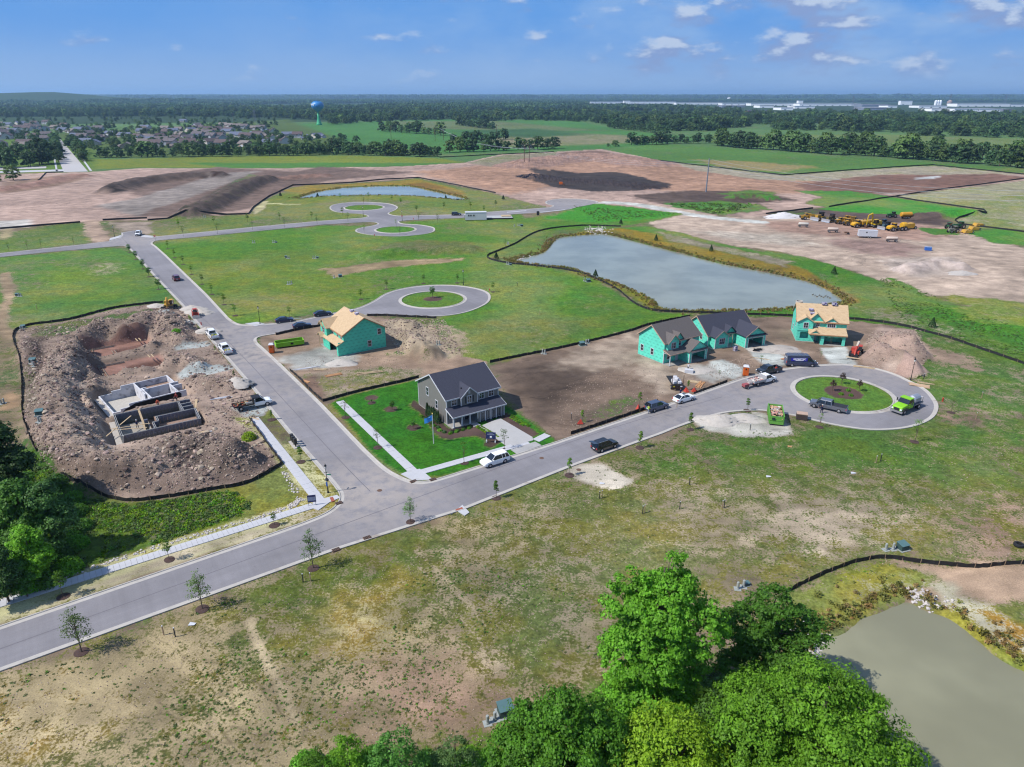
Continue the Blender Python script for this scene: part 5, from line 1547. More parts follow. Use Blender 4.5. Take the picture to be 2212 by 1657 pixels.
def car(kind,label,loc,rz,pm,cat='car',name=None,tailgate=False,rails=False,roofwin=False):
 K = KIND[kind]
 t = thing(name or {'sedan': 'sedan_car','suv': 'suv_car','van': 'work_van'}[kind],label,cat,loc,rz)
 m = loft(MB(),[bodysec(*s) for s in K['st']])
 m.build('body',pm,t)
 x0,x1,x2,x3,zb,zt,wb_,wt = K['gh']
 if kind != 'van':
  def q(d,top): return [(x0 + d,-wb_ + d*.5,zb),(x0 + d,wb_ - d*.5,zb),(x3 - d,wb_ - d*.5,zb),(x3 - d,-wb_ + d*.5,zb),(x1,-wt,zt),(x1,wt,zt),(x2,wt,zt),(x2,-wt,zt)]
  F = [(0,3,2,1),(4,5,6,7),(0,1,5,4),(1,2,6,5),(2,3,7,6),(3,0,4,7)]
  MB().add(q(.06,0),F).build('windows',M_CARGL,t)
  m = MB()
  e = .02
  m.add([(x1 - e,-wt - e,zt - .05),(x1 - e,wt + e,zt - .05),(x2 + e,wt + e,zt - .05),(x2 + e,-wt - e,zt - .05),(x1 + .06,-wt + .06,zt + .035),(x1 + .06,wt - .06,zt + .035),(x2 - .08,wt - .06,zt + .03),(x2 - .08,-wt + .06,zt + .03)],F)
  for s in (-1,1):
   m.bar((x2,s*wt,zt - .02),(x3,s*(wb_),zb),.05)
   m.bar((x1,s*wt,zt - .02),(x0,s*(wb_),zb),.07)
   xm = (x1 + x2)/2 - .05
   m.bar((xm,s*(wt + .02),zt - .02),(xm - .05,s*(wb_ + .0),zb),.035)
   if kind == 'suv': m.bar((x1 + .55,s*(wt + .02),zt - .02),(x0 + .75,s*wb_,zb),.04)
  m.build('roof',pm,t)
  if rails:
   for s in (-1,1): MB().bar((x1 + .2,s*(wt - .03),zt + .08),(x2 - .2,s*(wt - .03),zt + .07),.05).build('roof_rail',M_CHR,t)
  if roofwin: MB().box(-.5,.1,-.35,.35,zt + .03,zt + .042).build('sunroof',M_CARGL,t)
 hx = K['L']/2
 zz = K['st'][-2][2]
 for s in (-1,1):
  MB().box(hx - .28,hx - .04,s*.62 - .17,s*.62 + .17,zz - .2,zz - .04).build('headlight',M_HEAD,t)
  MB().box(-hx - .005,-hx + .12,s*.70 - .13,s*.70 + .13,.72 if kind != 'van' else .9,.92 if kind != 'van' else 1.25).build('taillight',M_TAIL,t)
  MB().box(x3 - .45,x3 - .28,s*(K['W']/2 + .02) - .09,s*(K['W']/2 + .02) + .09,zb,zb + .16).build('mirror',pm if kind != 'van' else M_PLAST,t)
  for wx in K['wb']: wheel(t,wx,s*(K['W']/2 - .11),K['r'])
 MB().box(hx - .1,hx + .01,-.45,.45,zz - .34,zz - .2).build('grille',M_PLAST,t)
 MB().box(-hx - .012,-hx + .02,-.22,.22,.66,.78).build('number_plate',M_HEAD,t)
 if tailgate:
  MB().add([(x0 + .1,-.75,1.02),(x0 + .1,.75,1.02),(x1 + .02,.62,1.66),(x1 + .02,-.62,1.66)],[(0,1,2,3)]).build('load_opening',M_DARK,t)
  g = MB().prism([(x1,1.72),(x1 - .95,1.95),(x1 - 1.0,1.88),(x1 - .03,1.64)],-.72,.72,'y')
  g.build('open_tailgate',pm,t)
 return t
def pickup(label,loc,rz,pm,crew=True,L=6.2,name='pickup_truck',bed='open',cover=False):
 t = thing(name,label,'pickup truck',loc,rz)
 hx = L/2
 f = hx
 cabL = 2.5 if crew else 1.75
 cf = f - 1.45
 cr = cf - cabL
 st = [(cr,.42,1.15,.96),(cf - .3,.42,1.18,.97),(cf + .2,.42,1.2,.97),(f - .35,.45,1.13,.96),(f - .08,.5,1.0,.9),(f,.55,.8,.8)]
 loft(MB(),[bodysec(*s) for s in st]).build('body',pm,t)
 zb,zt = 1.15,1.86
 Q = [(cr + .04,-.86,zb),(cr + .04,.86,zb),(cf + .32,.86,zb),(cf + .32,-.86,zb),(cr + .15,-.7,zt),(cr + .15,.7,zt),(cf - .42,.7,zt),(cf - .42,-.7,zt)]
 F = [(0,3,2,1),(4,5,6,7),(0,1,5,4),(1,2,6,5),(2,3,7,6),(3,0,4,7)]
 MB().add(Q,F).build('windows',M_CARGL,t)
 m = MB().add([(cr + .1,-.73,zt - .05),(cr + .1,.73,zt - .05),(cf - .36,.73,zt - .05),(cf - .36,-.73,zt - .05),(cr + .2,-.66,zt + .04),(cr + .2,.66,zt + .04),(cf - .46,.66,zt + .035),(cf - .46,-.66,zt + .035)],F)
 for s in (-1,1):
  m.bar((cf - .42,s*.7,zt),(cf + .34,s*.88,zb),.08)
  m.bar((cr + .13,s*.71,zt),(cr + .03,s*.88,zb),.16)
  if crew: m.bar((cr + 1.15,s*.72,zt),(cr + 1.15,s*.89,zb),.1)
 m.build('cab_roof',pm,t)
 if bed in ('open','cover'):
  m = MB().box(-hx,cr - .02,-.96,-.88,.5,1.2).box(-hx,cr - .02,.88,.96,.5,1.2).box(-hx,-hx + .07,-.879,.879,.5,1.2).box(cr - .08,cr - .02,-.879,.879,.5,1.2).box(-hx + .071,cr - .081,-.879,.879,.5,.68)
  m.build('bed',pm,t)
  if bed == 'cover': MB().box(-hx + .08,cr - .09,-.9,.9,1.2,1.235).build('bed_cover',M_PLAST,t)
  else: MB().box(-hx + .08,cr - .09,-.87,.87,.681,.70).build('bed_liner',M_PLAST,t)
  MB().box(-hx - .12,-hx - .005,-.9,.9,.45,.62).build('rear_bumper',M_CHR,t)
 MB().box(f - .05,f + .06,-.92,.92,.42,.62).build('front_bumper',M_CHR,t)
 MB().box(f - .03,f + .015,-.5,.5,.68,.98).build('grille',M_PLAST,t)
 for s in (-1,1):
  MB().box(f - .2,f - .01,s*.72 - .15,s*.72 + .15,.8,.98).build('headlight',M_HEAD,t)
  MB().box(-hx - .004,-hx + .1,s*.9 - .07,s*.9 + .07,.8,1.12).build('taillight',M_TAIL,t)
  MB().box(cf - .05,cf + .1,s*1.08 - .1,s*1.08 + .1,1.18,1.42).build('mirror',M_PLAST,t)
  wheel(t,f - .95,s*.83,.42,.28)
  wheel(t,-hx + 1.25,s*.83,.42,.28)
 return t
P_WHITE = paint('white',(.78,.79,.8))
P_BLACK = paint('black',(.012,.012,.015))
P_NAVY = paint('navy',pc8(36,40,78))
P_GREYB = paint('grey_blue',pc8(96,108,136),.4)
P_SILV = paint('silver_grey',pc8(140,144,154),.5)
P_MAR = paint('maroon',pc8(120,40,50))
P_DKB = paint('dark_green_blue',pc8(44,54,66))
P_VAN = paint('van_blue_grey',pc8(68,74,104))
P_YEL = mat('machine_yellow',pc8(222,172,62),.5,var=.15,vscale=1.2,noise2=((*pc8(170,130,80),1),1.0,.55,.75))
P_ORG = mat('orange_plastic',pc8(240,118,40),.5,var=.04)
P_RED = mat('machine_red',pc8(206,78,60),.5,var=.12)
P_GRN = mat('tractor_green',pc8(50,104,60),.5,var=.12)
P_LIME = mat('lime_green_paint',pc8(150,222,44),.5,var=.06,vscale=1)
P_GR2 = mat('bright_green_paint',pc8(112,178,74),.6,var=.1,vscale=1)
M_GREYM = mat('machine_grey',pc8(128,130,134),.6,var=.15)
M_RUST = mat('rusty_steel',pc8(120,92,76),.85,var=.3,vscale=2)
def mid(a,b,z=0):
 A,B = G(*a),G(*b)
 return ((A[0] + B[0])/2,(A[1] + B[1])/2,z)
ZR = .045
car('suv','white family SUV parked at the kerb in front of the show-home lawn',(*G(1069,1001),ZR),R(214),P_WHITE)
car('suv','black SUV with raised tailgate parked across from the dirt lot',(*G(1306,969),ZR),R(34),P_BLACK,tailgate=True,rails=True)
car('suv','grey-blue SUV parked at the silt fence behind the man in hi-vis vest',(*G(1418,884),ZR),R(32),P_GREYB)
car('sedan','white saloon car parked behind the grey-blue SUV',(*G(1477,866),ZR),R(32),P_WHITE,roofwin=True)
car('suv','maroon car driving up the long straight road',(*G(381,605),ZR),R(123),P_MAR)
car('sedan','dark blue saloon at the far kerb of the side street, nearest the street lamp',(*G(615,696),ZR),R(25),P_NAVY)
car('sedan','dark blue saloon parked close to the silt fence on the side street',(*G(653,708),ZR),R(25),P_NAVY)
car('sedan','dark saloon behind the left unfinished house at the mouth of the turning circle',(*G(697,682),ZR),R(28),paint('dark_indigo',pc8(34,32,62)))
car('suv','dark green SUV beside the white site cabin on the far road',(*G(986,465.5),ZR),R(8),paint('dark_green',pc8(44,54,50)))
pickup('silver-grey crew cab pickup by the round island with its driver door open',(*G(1788,884),ZR),R(146),P_SILV,L=6.6,bed='cover')
pk1 = pickup('white pickup parked beside the sand pile, the farther of the two on the long road',(*G(459,728),ZR),R(125),P_WHITE)
pk2 = pickup('white pickup behind the other one, nearer the gravel drive',(*G(487,760),ZR),R(125),P_WHITE)
pickup('small white pickup far off at the crossroads',(*G(300,508),.05),R(-74),P_WHITE,L=5.8)
dp = pickup('dark blue-green pickup with red gear in its bed behind the white flatbed',(*G(1660,806),ZR),R(203),P_DKB,crew=False,L=5.6)
for k,(par,q) in enumerate(((pk1,((-2.0,.3,(210,196,60)),(-1.5,-.4,(70,110,70)),(-2.4,-.4,(200,200,60)))),(pk2,((-2.1,.3,(220,205,70)),(-1.6,-.3,(210,210,205)),(-2.4,-.35,(205,200,80)))),(dp,((-1.8,.2,(200,70,50)),(-1.2,-.3,(160,60,50)),(-2.2,-.2,(60,60,60)))))):
 for x,y,c in q:
  a = par.rotation_euler.z
  loc = (par.location.x + math.cos(a)*x - math.sin(a)*y,par.location.y + math.sin(a)*x + math.cos(a)*y,ZR + .71)
  o = MB().box(-.22,.22,-.18,.18,0,.42).box(-.15,.15,-.02,.02,.42,.5).build('toolbox',mat('gear_%d_%d_%d' % c,pc8(*c),.6),None,loc,rz=a + .3)
  tag(o,'%s gear box in the %s pickup bed' % ({(210,196,60): 'yellow',(70,110,70): 'green',(200,200,60): 'pale yellow',(220,205,70): 'yellow front',(210,210,205): 'white',(205,200,80): 'yellow rear',(200,70,50): 'red',(160,60,50): 'dull red',(60,60,60): 'black'}[c],('farther white','nearer white','dark')[k]),'toolbox')
o = bpy.data.objects['pickup_truck']
MB().bar((.95,.98,.95),(1.35,1.85,.95),.06,.95).build('open_door',P_SILV,o)
v = thing('work_van','long dark van with violet side panel and ladder rack at the turning circle','van',(*G(1729,790),ZR),R(-2))
st = [(-3.45,.36,1.3,.95),(-3.4,.32,1.35,.99),(1.7,.32,1.35,1.0),(2.55,.34,1.2,.98),(3.2,.4,1.0,.92),(3.42,.5,.7,.8)]
loft(MB(),[bodysec(*s) for s in st]).build('body',P_VAN,v)
F8 = [(0,3,2,1),(4,5,6,7),(0,1,5,4),(1,2,6,5),(2,3,7,6),(3,0,4,7)]
MB().add([(-3.4,-.985,1.3),(-3.4,.985,1.3),(1.62,.985,1.3),(1.62,-.985,1.3),(-3.35,-.86,2.55),(-3.35,.86,2.55),(1.3,.84,2.55),(1.3,-.84,2.55)],F8).build('cargo_box',P_VAN,v)
MB().add([(1.62,-.97,1.3),(1.62,.97,1.3),(2.5,.9,1.2),(2.5,-.9,1.2),(1.3,-.83,2.5),(1.3,.83,2.5),(1.45,.78,2.45),(1.45,-.78,2.45)],F8).build('windscreen',M_CARGL,v)
for s in (-1,1):
 MB().add([(1.0,s*.995,1.38),(1.75,s*.99,1.38),(1.45,s*.90,2.1),(1.0,s*.915,2.1)],[(0,1,2,3)] if s < 0 else [(3,2,1,0)]).build('side_window',M_CARGL,v)
 for wx in (2.2,-2.15): wheel(v,wx,s*.9,.37)
 MB().box(3.2,3.38,s*.66 - .15,s*.66 + .15,.78,.98).build('headlight',M_HEAD,v)
 MB().box(-3.47,-3.38,s*.88 - .08,s*.88 + .08,.9,1.35).build('taillight',M_TAIL,v)
 MB().box(1.85,2.0,s*1.12 - .1,s*1.12 + .1,1.3,1.65).build('mirror',M_PLAST,v)
 MB().bar((-3.0,s*.75,2.68),(.6,s*.75,2.68),.07).build('rack_rail',M_CHR,v)
for q in (-2.6,-.9,.4): MB().bar((q,-.8,2.66),(q,.8,2.66),.06).build('rack_bar',M_CHR,v)
M_SIGNB = mat('sign_violet_blue',pc8(52,44,168),.4,var=0)
pn = MB().add([(-2.6,-1.004,1.36),(.95,-1.004,1.36),(.95,-.918,2.08),(-2.6,-.918,2.08)],[(0,1,2,3)]).build('sign_panel',M_SIGNB,v)
pn.location = (0,-.012,0)
def text(body,par,loc,rot,size,m_,name='lettering',ext=.004,align='CENTER'):
 cu = bpy.data.curves.new(name,'FONT')
 cu.body = body
 cu.size = size
 cu.extrude = ext
 cu.align_x = align
 cu.align_y = 'CENTER'
 cu.offset = size*.015
 o = bpy.data.objects.new(name,cu)
 COL.objects.link(o)
 o.data.materials.append(m_)
 o.parent = par
 o.location = loc
 o.rotation_euler = rot
 return o
M_LETW = mat('letter_white',(.8,.8,.82),.5,var=0)
text('GEOMETRIC',pn,(-.75,-.99,1.79),(R(83),0,0),.5,M_LETW)
MB().add([(-1.6,-1.02,1.46),(.1,-1.02,1.46),(.1,-1.005,1.55),(-1.6,-1.005,1.55)],[(0,1,2,3)]).build('small_print',M_LETW,pn)
text('GEOMETRIC',v,(-3.42,0,2.0),(R(88),0,R(-90)),.24,M_LETW)
def flatbed(label,loc,rz,pm,bed_m,name='flatbed_truck',L=6.6,side=.35,crew=False):
 t = pickup(label,loc,rz,pm,crew=crew,L=L,name=name,bed='none')
 t['category'] = 'truck'
 hx = L/2
 cr = hx - 1.45 - (2.5 if crew else 1.75)
 m = MB().box(-hx,cr - .1,-1.1,1.1,.85,.97)
 m.build('flat_bed',bed_m,t)
 if side:
  for s in (-1,1): MB().box(-hx,cr - .1,s*1.1 - .03,s*1.1 + .03,.97,.97 + side).build('side_board',bed_m,t)
  MB().box(-hx - .05,-hx,-1.07,1.07,.97,.97 + side).build('tail_board',bed_m,t)
  MB().box(cr - .1,cr - .04,-1.07,1.07,.97,1.9).build('headboard',bed_m,t)
 return t,cr,hx
def clutter(par,boxes,n,cols,size=(.25,.6),z=.97,seed=1,label=None,cat='debris',name='rubble_load'):
 """loose load: many small angular pieces heaped together, nobody could count it"""
 rs = np.random.RandomState(seed)
 x0,x1,y0,y1,h = boxes
 m = MB()
 for k in range(n):
  x,y = rs.uniform(x0,x1),rs.uniform(y0,y1)
  r_ = rs.uniform(*size)
  zz = z + max(0,(1 - abs((x - (x0 + x1)/2)/(x1 - x0)*2)**2)*(1 - abs((y - (y0 + y1)/2)/(y1 - y0)*2)**2))*h*rs.uniform(.3,1)
  a = Matrix.Translation((x,y,zz)) @ Matrix.Rotation(rs.uniform(0,6.3),4,'Z') @ Matrix.Rotation(rs.uniform(-.7,.7),4,'X')
  b = len(m.v)
  m.box(-r_/2,r_/2,-r_*.35,r_*.35,-r_*.12,r_*.12,int(rs.randint(len(cols))))
  m.xf(a,b)
 o = m.build(name,cols)
 o.location = par.location
 o.rotation_euler = par.rotation_euler
 tag(o,label,cat,kind='stuff')
 return o
M_SCR = [mat('scrap_white',pc8(226,220,214),.8),mat('scrap_tan',pc8(214,170,130),.8),mat('scrap_pink',pc8(206,150,140),.8),mat('scrap_grey',pc8(150,144,140),.8),mat('scrap_wood',pc8(222,184,140),.8)]
t_,cr_,hx_ = flatbed('white flatbed truck loaded with broken masonry beside the orange toilet',(*G(1645,828),ZR),R(29),P_WHITE,mat('alu_bed',pc8(206,206,208),.5,metal=.2))
clutter(t_,(-3.1,-.2,-.9,.9,.55),90,[M_SCR[0],M_SCR[2],M_SCR[0]],seed=2,label='broken pale masonry heaped on the white flatbed truck')
t_,cr_,hx_ = flatbed('white truck with black flatbed full of tools nosing out of the foundation yard',(*G(546,880),ZR + .05),R(32),P_WHITE,M_BLK,side=.12,L=7.0)
m = MB()
for s in (-1,1):
 m.bar((-3.4,s*1.05,1.9),(1.6,s*1.0,1.98),.07)
 for q in (-3.35,-1.7,0.0): m.bar((q,s*1.05,1.0),(q,s*1.05,1.9),.06)
m.build('rack_frame',M_BLK,t_)
MB().box(.0,1.5,-.75,.75,1.96,2.02).build('cab_rack_plate',M_BLK,t_)
MB().box(-1.2,-.1,-1.08,-.55,.98,1.4).build('tool_chest',mat('alu_chest',pc8(180,176,168),.4,metal=.4),t_)
clutter(t_,(-3.2,-.3,-.5,.9,.3),34,[mat('tool_dark',pc8(70,68,64)),mat('tool_tan',pc8(170,150,110)),mat('tool_pale',pc8(206,206,196)),mat('tool_orange',pc8(210,110,70))],seed=5,label='tangle of tools and cans on the black flatbed',name='tool_load',cat='tools')
t = thing('mortar_mixer','red and grey mortar mixer trailer behind the white flatbed truck','mixer',(*G(1611,839),ZR),R(29))
MB().box(-.8,.4,-.45,.45,.5,1.0).build('engine_cover',mat('mixer_red',pc8(180,96,98),.5),t)
MB().lathe([(.3,.4),(.42,.55),(.42,1.3),(.3,1.45)],(.0,0,.9),n=12,axis='x').build('drum',mat('mixer_grey',pc8(190,176,172),.6),t)
MB().bar((.5,0,.5),(2.2,0,.5),.08).build('tow_bar',M_PLAST,t)
for s in (-1,1): wheel(t,-.1,s*.62,.32)
t = thing('tank_truck','lime green bonneted tank truck on the turning circle','truck',(*G(1955,886),ZR),R(214))
loft(MB(),[bodysec(1.1,.9,1.75,1.05),bodysec(1.9,.85,1.7,1.05),bodysec(3.0,.8,1.55,1.0),bodysec(3.3,.85,1.35,.88)]).build('bonnet',P_LIME,t)
MB().box(-.4,1.1,-1.1,1.1,.85,1.8).build('cab',P_LIME,t)
MB().add([(-.38,-1.07,1.8),(-.38,1.07,1.8),(1.35,1.05,1.75),(1.35,-1.05,1.75),(-.3,-.95,2.55),(-.3,.95,2.55),(.75,.92,2.55),(.75,-.92,2.55)],F8).build('windows',M_CARGL,t)
MB().box(-.4,.8,-.99,.99,2.5,2.66).build('cab_roof',P_LIME,t)
MB().box(3.1,3.45,-1.15,1.15,.45,.8).build('front_bumper',M_CHR,t)
MB().box(3.3,3.36,-.5,.5,.9,1.35).build('grille',M_PLAST,t)
for s in (-1,1):
 MB().box(1.6,2.9,s*1.1 - .16,s*1.1 + .16,.75,1.15).build('mudguard',M_PLAST,t)
 MB().box(3.1,3.34,s*.8 - .16,s*.8 + .16,.95,1.2).build('headlight',M_HEAD,t)
 MB().bar((.9,s*1.15,1.9),(.9,s*1.42,2.0),.05).box(.82,.95,s*1.42 - .08,s*1.42 + .08,1.7,2.3).build('mirror',M_PLAST,t)
 wheel(t,2.3,s*1.0,.5,.3)
 wheel(t,-2.5,s*.95,.5,.5)
MB().box(-4.0,-.45,-.45,.45,.7,.95).build('chassis',M_PLAST,t)
MB().lathe([(.0,-3.6),(.55,-3.55),(.85,-3.3),(.85,-1.5),(.55,-1.2),(.0,-1.15)],(0,.1,1.75),n=14,axis='x').build('tank',mat('galvanised_tank',pc8(190,196,208),.35,metal=.5),t,smooth=False)
MB().box(-4.1,-.6,-1.1,1.1,.96,1.1).build('deck',M_GREYM,t)
m = MB()
for a,b in (((-1.0,-.8,1.1),(-.8,.6,2.5)),((-.7,.5,1.1),(-1.4,-.6,2.6)),((-4.0,-.9,1.1),(-4.0,-.9,2.0)),((-4.0,.9,1.1),(-4.0,.9,2.0)),((-4.0,-.9,2.0),(-4.0,.9,2.0))): m.tube([a,b],.05,6)
m.build('pipework',M_CHR,t)
m = MB()
for k in range(6): m.box(-1.0 + k*.1,-.8 + k*.1,-1.1,-.7,1.1 + (k % 3)*.15,1.5)
m.build('hose_reel',M_PLAST,t)
def skip(label,loc,rz,L,W,Hh,pm,ribs=6):
 t = thing('skip',label,'skip',loc,rz)
 m = MB().box(-L/2,L/2,-W/2,W/2,.12,.2)
 m.build('floor',M_RUST,t)
 for s in (-1,1):
  MB().box(-L/2,L/2,s*W/2 - .04,s*W/2 + .04,.2,Hh).build('side_wall',pm,t)
  for k in range(ribs): MB().box(-L/2 + .1 + (L - .3)*k/(ribs - 1),-L/2 + .2 + (L - .3)*k/(ribs - 1),s*(W/2 + .07) - .03,s*(W/2 + .07) + .03,.2,Hh - .05).build('rib',pm,t)
  MB().box(-L/2,L/2,s*(W/2) - .08,s*(W/2) + .08,Hh,Hh + .08).build('rim',pm,t)
 for s in (-1,1):
  MB().box(s*L/2 - .04,s*L/2 + .04,-W/2 + .04,W/2 - .04,.2,Hh).build('end_wall',pm,t)
  MB().box(s*(L/2 + .07) - .03,s*(L/2 + .07) + .03,-W/2,W/2,Hh*.52,Hh*.6).build('rib',pm,t)
 for s in (-1,1): MB().box(-L/2 + .1,L/2 - .1,s*.45 - .06,s*.45 + .06,0,.12).build('skid',M_RUST,t)
 return t
t = skip('long low lime-green skip beside the left unfinished house',(*G(626,746),.05),R(26),6.4,2.3,1.15,P_LIME)
MB().box(.1,.7,-1.27,-1.245,.5,.95).build('sticker',M_BLK,t)
clutter(t,(-2.6,2.9,-.9,.9,.4),60,[M_SCR[3],M_SCR[1],M_SCR[2]],z=.3,seed=8,label='masonry scraps lying in the lime-green skip')
t = skip('green skip heaped with timber and rubble on the gravel by the south kerb',(*G(1674,906),.1),heading((1677,925),(1671,888)),5.6,2.4,1.75,P_GR2)
MB().box(-3.03,-3.0,.3,.85,1.1,1.5).build('sticker',mat('sticker_dark_green',pc8(20,60,50)),t)
clutter(t,(-2.6,2.7,-1.0,1.0,.5),150,M_SCR,z=1.35,seed=9,label='timber offcuts and masonry heaped in the green skip')
def toilet(label,loc,rz):
 t = thing('portable_toilet',label,'portable toilet',loc,rz)
 MB().box(-.56,.56,-.56,.56,.08,2.0).build('cabin',P_ORG,t)
 MB().box(-.6,.6,-.6,.6,0,.08).build('base',M_PLAST,t)
 MB().add([(-.62,-.62,2.0),(.62,-.62,2.0),(.62,.62,2.0),(-.62,.62,2.0),(-.4,-.25,2.3),(.4,-.25,2.3),(.4,.25,2.3),(-.4,.25,2.3)],F8).build('roof',M_WHITE,t)
 MB().box(-.42,.42,-.6,-.57,.15,1.9).build('door',mat('orange_door',pc8(228,104,30),.5),t)
 MB().box(-.14,.14,-.62,-.602,1.35,1.7).build('sign',mat('sign_dark',pc8(50,44,20)),t)
 for s in (-1,1): MB().box(s*.57 - .02,s*.57 + .02,-.35,.35,1.55,1.8).build('vent',M_PLAST,t)
 return t
toilet('orange portable toilet with white roof beside the lime-green skip',(*G(588,762),.05),R(10))
toilet('orange portable toilet with white roof near the shingled houses',(*G(1610,811),.05),R(-15))
# tracked and wheeled machines
def tracks(par,L=4.0,gauge=2.6,w_=.6,h=.9,m_=None):
 for s in (-1,1):
  prof = [(-L/2,h*.5),(-L/2 + .25,h),(L/2 - .25,h),(L/2,h*.5),(L/2 - .3,.02),(-L/2 + .3,.02)]
  o = MB().prism(prof,s*gauge/2 - w_/2,s*gauge/2 + w_/2,'y').build('track',m_ or M_PLAST,par)
  for k in range(5): MB().lathe([(.2,-w_/2 - .03),(.2,w_/2 + .03)],(-L/2 + .55 + (L - 1.1)*k/4,s*gauge/2,.3),n=8,axis='y').build('roller',M_GREYM,o)
def excavator(label,loc,rz,pm,arm,sc_=1.0,yaw=0.0):
 t = thing('excavator',label,'excavator',loc,rz)
 t.scale = (sc_,)*3
 tracks(t,4.4,2.7,.6,.95)
 MB().box(-1.0,1.0,-.9,.9,.45,1.05).build('undercarriage',M_GREYM,t)
 h = MB()
 h.box(-2.3,1.2,-1.35,1.35,1.1,1.55).box(-2.3,-.7,-1.35,1.35,1.55,2.35)
 h.build('house',pm,t).rotation_euler[2] = yaw
 c = MB().box(-.4,1.3,.45,1.35,1.56,2.95).build('cab',M_CARGL,t)
 c.rotation_euler[2] = yaw
 MB().box(-.45,1.35,.4,1.4,2.95,3.05).build('cab_roof',pm,c)
 m = MB().tube([(1.0,-.1,1.6),arm[0]],[.3,.28],6).tube([arm[0],arm[1]],[.28,.2],6)
 b = m.build('boom',pm,t)
 b.rotation_euler[2] = yaw
 MB().tube([arm[1],arm[2]],[.2,.14],6).build('stick',pm,b)
 MB().tube([(1.2,.25,1.7),tuple((Vector(arm[0])*.75 + Vector((1,0,1.6))*.25))],.07,6).build('ram',M_CHR,b)
 x,y,z = arm[2]
 MB().prism([(x - .5,z + .1),(x + .4,z + .1),(x + .35,z - .5),(x - .1,z - .85),(x - .6,z - .4)],y - .5,y + .5,'y').build('bucket',M_RUST,b)
 return t
def dozer(label,loc,rz,pm,sc_=1.0,blade=None):
 t = thing('bulldozer',label,'bulldozer',loc,rz)
 t.scale = (sc_,)*3
 tracks(t,3.6,2.4,.6,1.1)
 MB().box(.1,1.9,-.6,.6,1.0,2.0).build('engine_cover',pm,t)
 MB().box(-1.6,.1,-.9,.9,.9,1.5).build('body',pm,t)
 c = MB().box(-1.0,.1,-.75,.75,1.5,2.85).build('cab',M_CARGL,t)
 MB().box(-1.15,.2,-.85,.85,2.85,2.98).build('cab_roof',M_PLAST,c)
 MB().tube([(1.3,.35,2.0),(1.3,.35,2.6)],.07,6).build('exhaust',M_PLAST,t)
 MB().prism([(2.7,.15),(2.55,.6),(2.65,1.25),(2.8,1.3),(2.75,.6),(2.9,.1)],-1.9,1.9,'y').build('blade',blade or mat('blade_bright',pc8(214,216,222),.4,metal=.4),t)
 for s in (-1,1): MB().bar((-.3,s*1.6,.5),(2.6,s*1.6,.5),.16).build('push_arm',pm,t)
 return t
def scraper(label,loc,rz,pm,sc_=1.0):
 t = thing('wheel_scraper',label,'scraper',loc,rz)
 t.scale = (sc_,)*3
 MB().box(2.4,4.9,-.75,.75,1.0,2.3).build('engine_cover',pm,t)
 MB().box(4.9,5.05,-.7,.7,1.1,2.2).build('grille',M_PLAST,t)
 c = MB().box(1.3,2.4,-.75,.75,1.3,2.5).build('cab',pm,t)
 MB().box(1.25,2.35,-.78,.78,2.5,3.2).build('windows',M_CARGL,c)
 MB().box(1.15,2.5,-.85,.85,3.2,3.32).build('cab_roof',pm,c)
 MB().prism([(-3.6,.8),(-3.2,2.5),(.2,2.6),(.4,.7)],-1.3,-1.15,'y').prism([(-3.6,.8),(-3.2,2.5),(.2,2.6),(.4,.7)],1.15,1.3,'y').box(-3.6,.3,-1.149,1.149,.65,.85).box(-3.6,-3.4,-1.149,1.149,.851,2.3).build('bowl',pm,t)
 MB().tube([(1.0,0,1.6),(.6,0,2.9),(-.8,0,2.9)],.2,6).build('gooseneck',pm,t)
 for s in (-1,1):
  MB().bar((-.6,s*1.2,2.9),(-.9,s*1.25,1.5),.15).build('draft_arm',pm,t)
  wheel(t,2.9,s*1.2,.9,.7)
  wheel(t,-4.4,s*1.1,.9,.7)
 MB().box(-5.3,-3.6,-.6,.6,1.2,2.2).build('rear_engine',pm,t)
 return t
def hauler(label,loc,rz,pm,sc_=1.0,tail=False):
 t = thing('articulated_hauler',label,'dump truck',loc,rz)
 t.scale = (sc_,)*3
 loft(MB(),[bodysec(2.2,1.1,2.3,1.2),bodysec(3.6,1.0,2.1,1.2),bodysec(4.3,1.0,1.7,1.0)]).build('bonnet',pm,t)
 c = MB().box(.9,2.2,-.85,.85,1.3,2.2).build('cab',pm,t)
 MB().box(.92,2.15,-.8,.8,2.2,3.0).build('windows',M_CARGL,c)
 MB().box(.8,2.3,-.9,.9,3.0,3.12).build('cab_roof',pm,c)
 MB().box(-3.5,1.2,-.4,.4,.8,1.1).build('chassis',M_GREYM,t)
 if tail:
  MB().lathe([(.0,-4.4),(1.1,-4.3),(1.25,-3.6),(1.25,-2.4),(1.0,-1.9)],(0,0,2.0),n=12,axis='x').build('bowl',pm,t)
 else:
  MB().prism([(-4.2,1.9),(-3.6,1.2),(-.2,1.2),(.3,2.6),(-3.9,2.5)],-1.4,1.4,'y').build('dump_body',pm,t)
 for s in (-1,1):
  wheel(t,2.9,s*1.15,.85,.6)
  wheel(t,-1.4,s*1.15,.85,.6)
  wheel(t,-3.1,s*1.15,.85,.6)
 return t
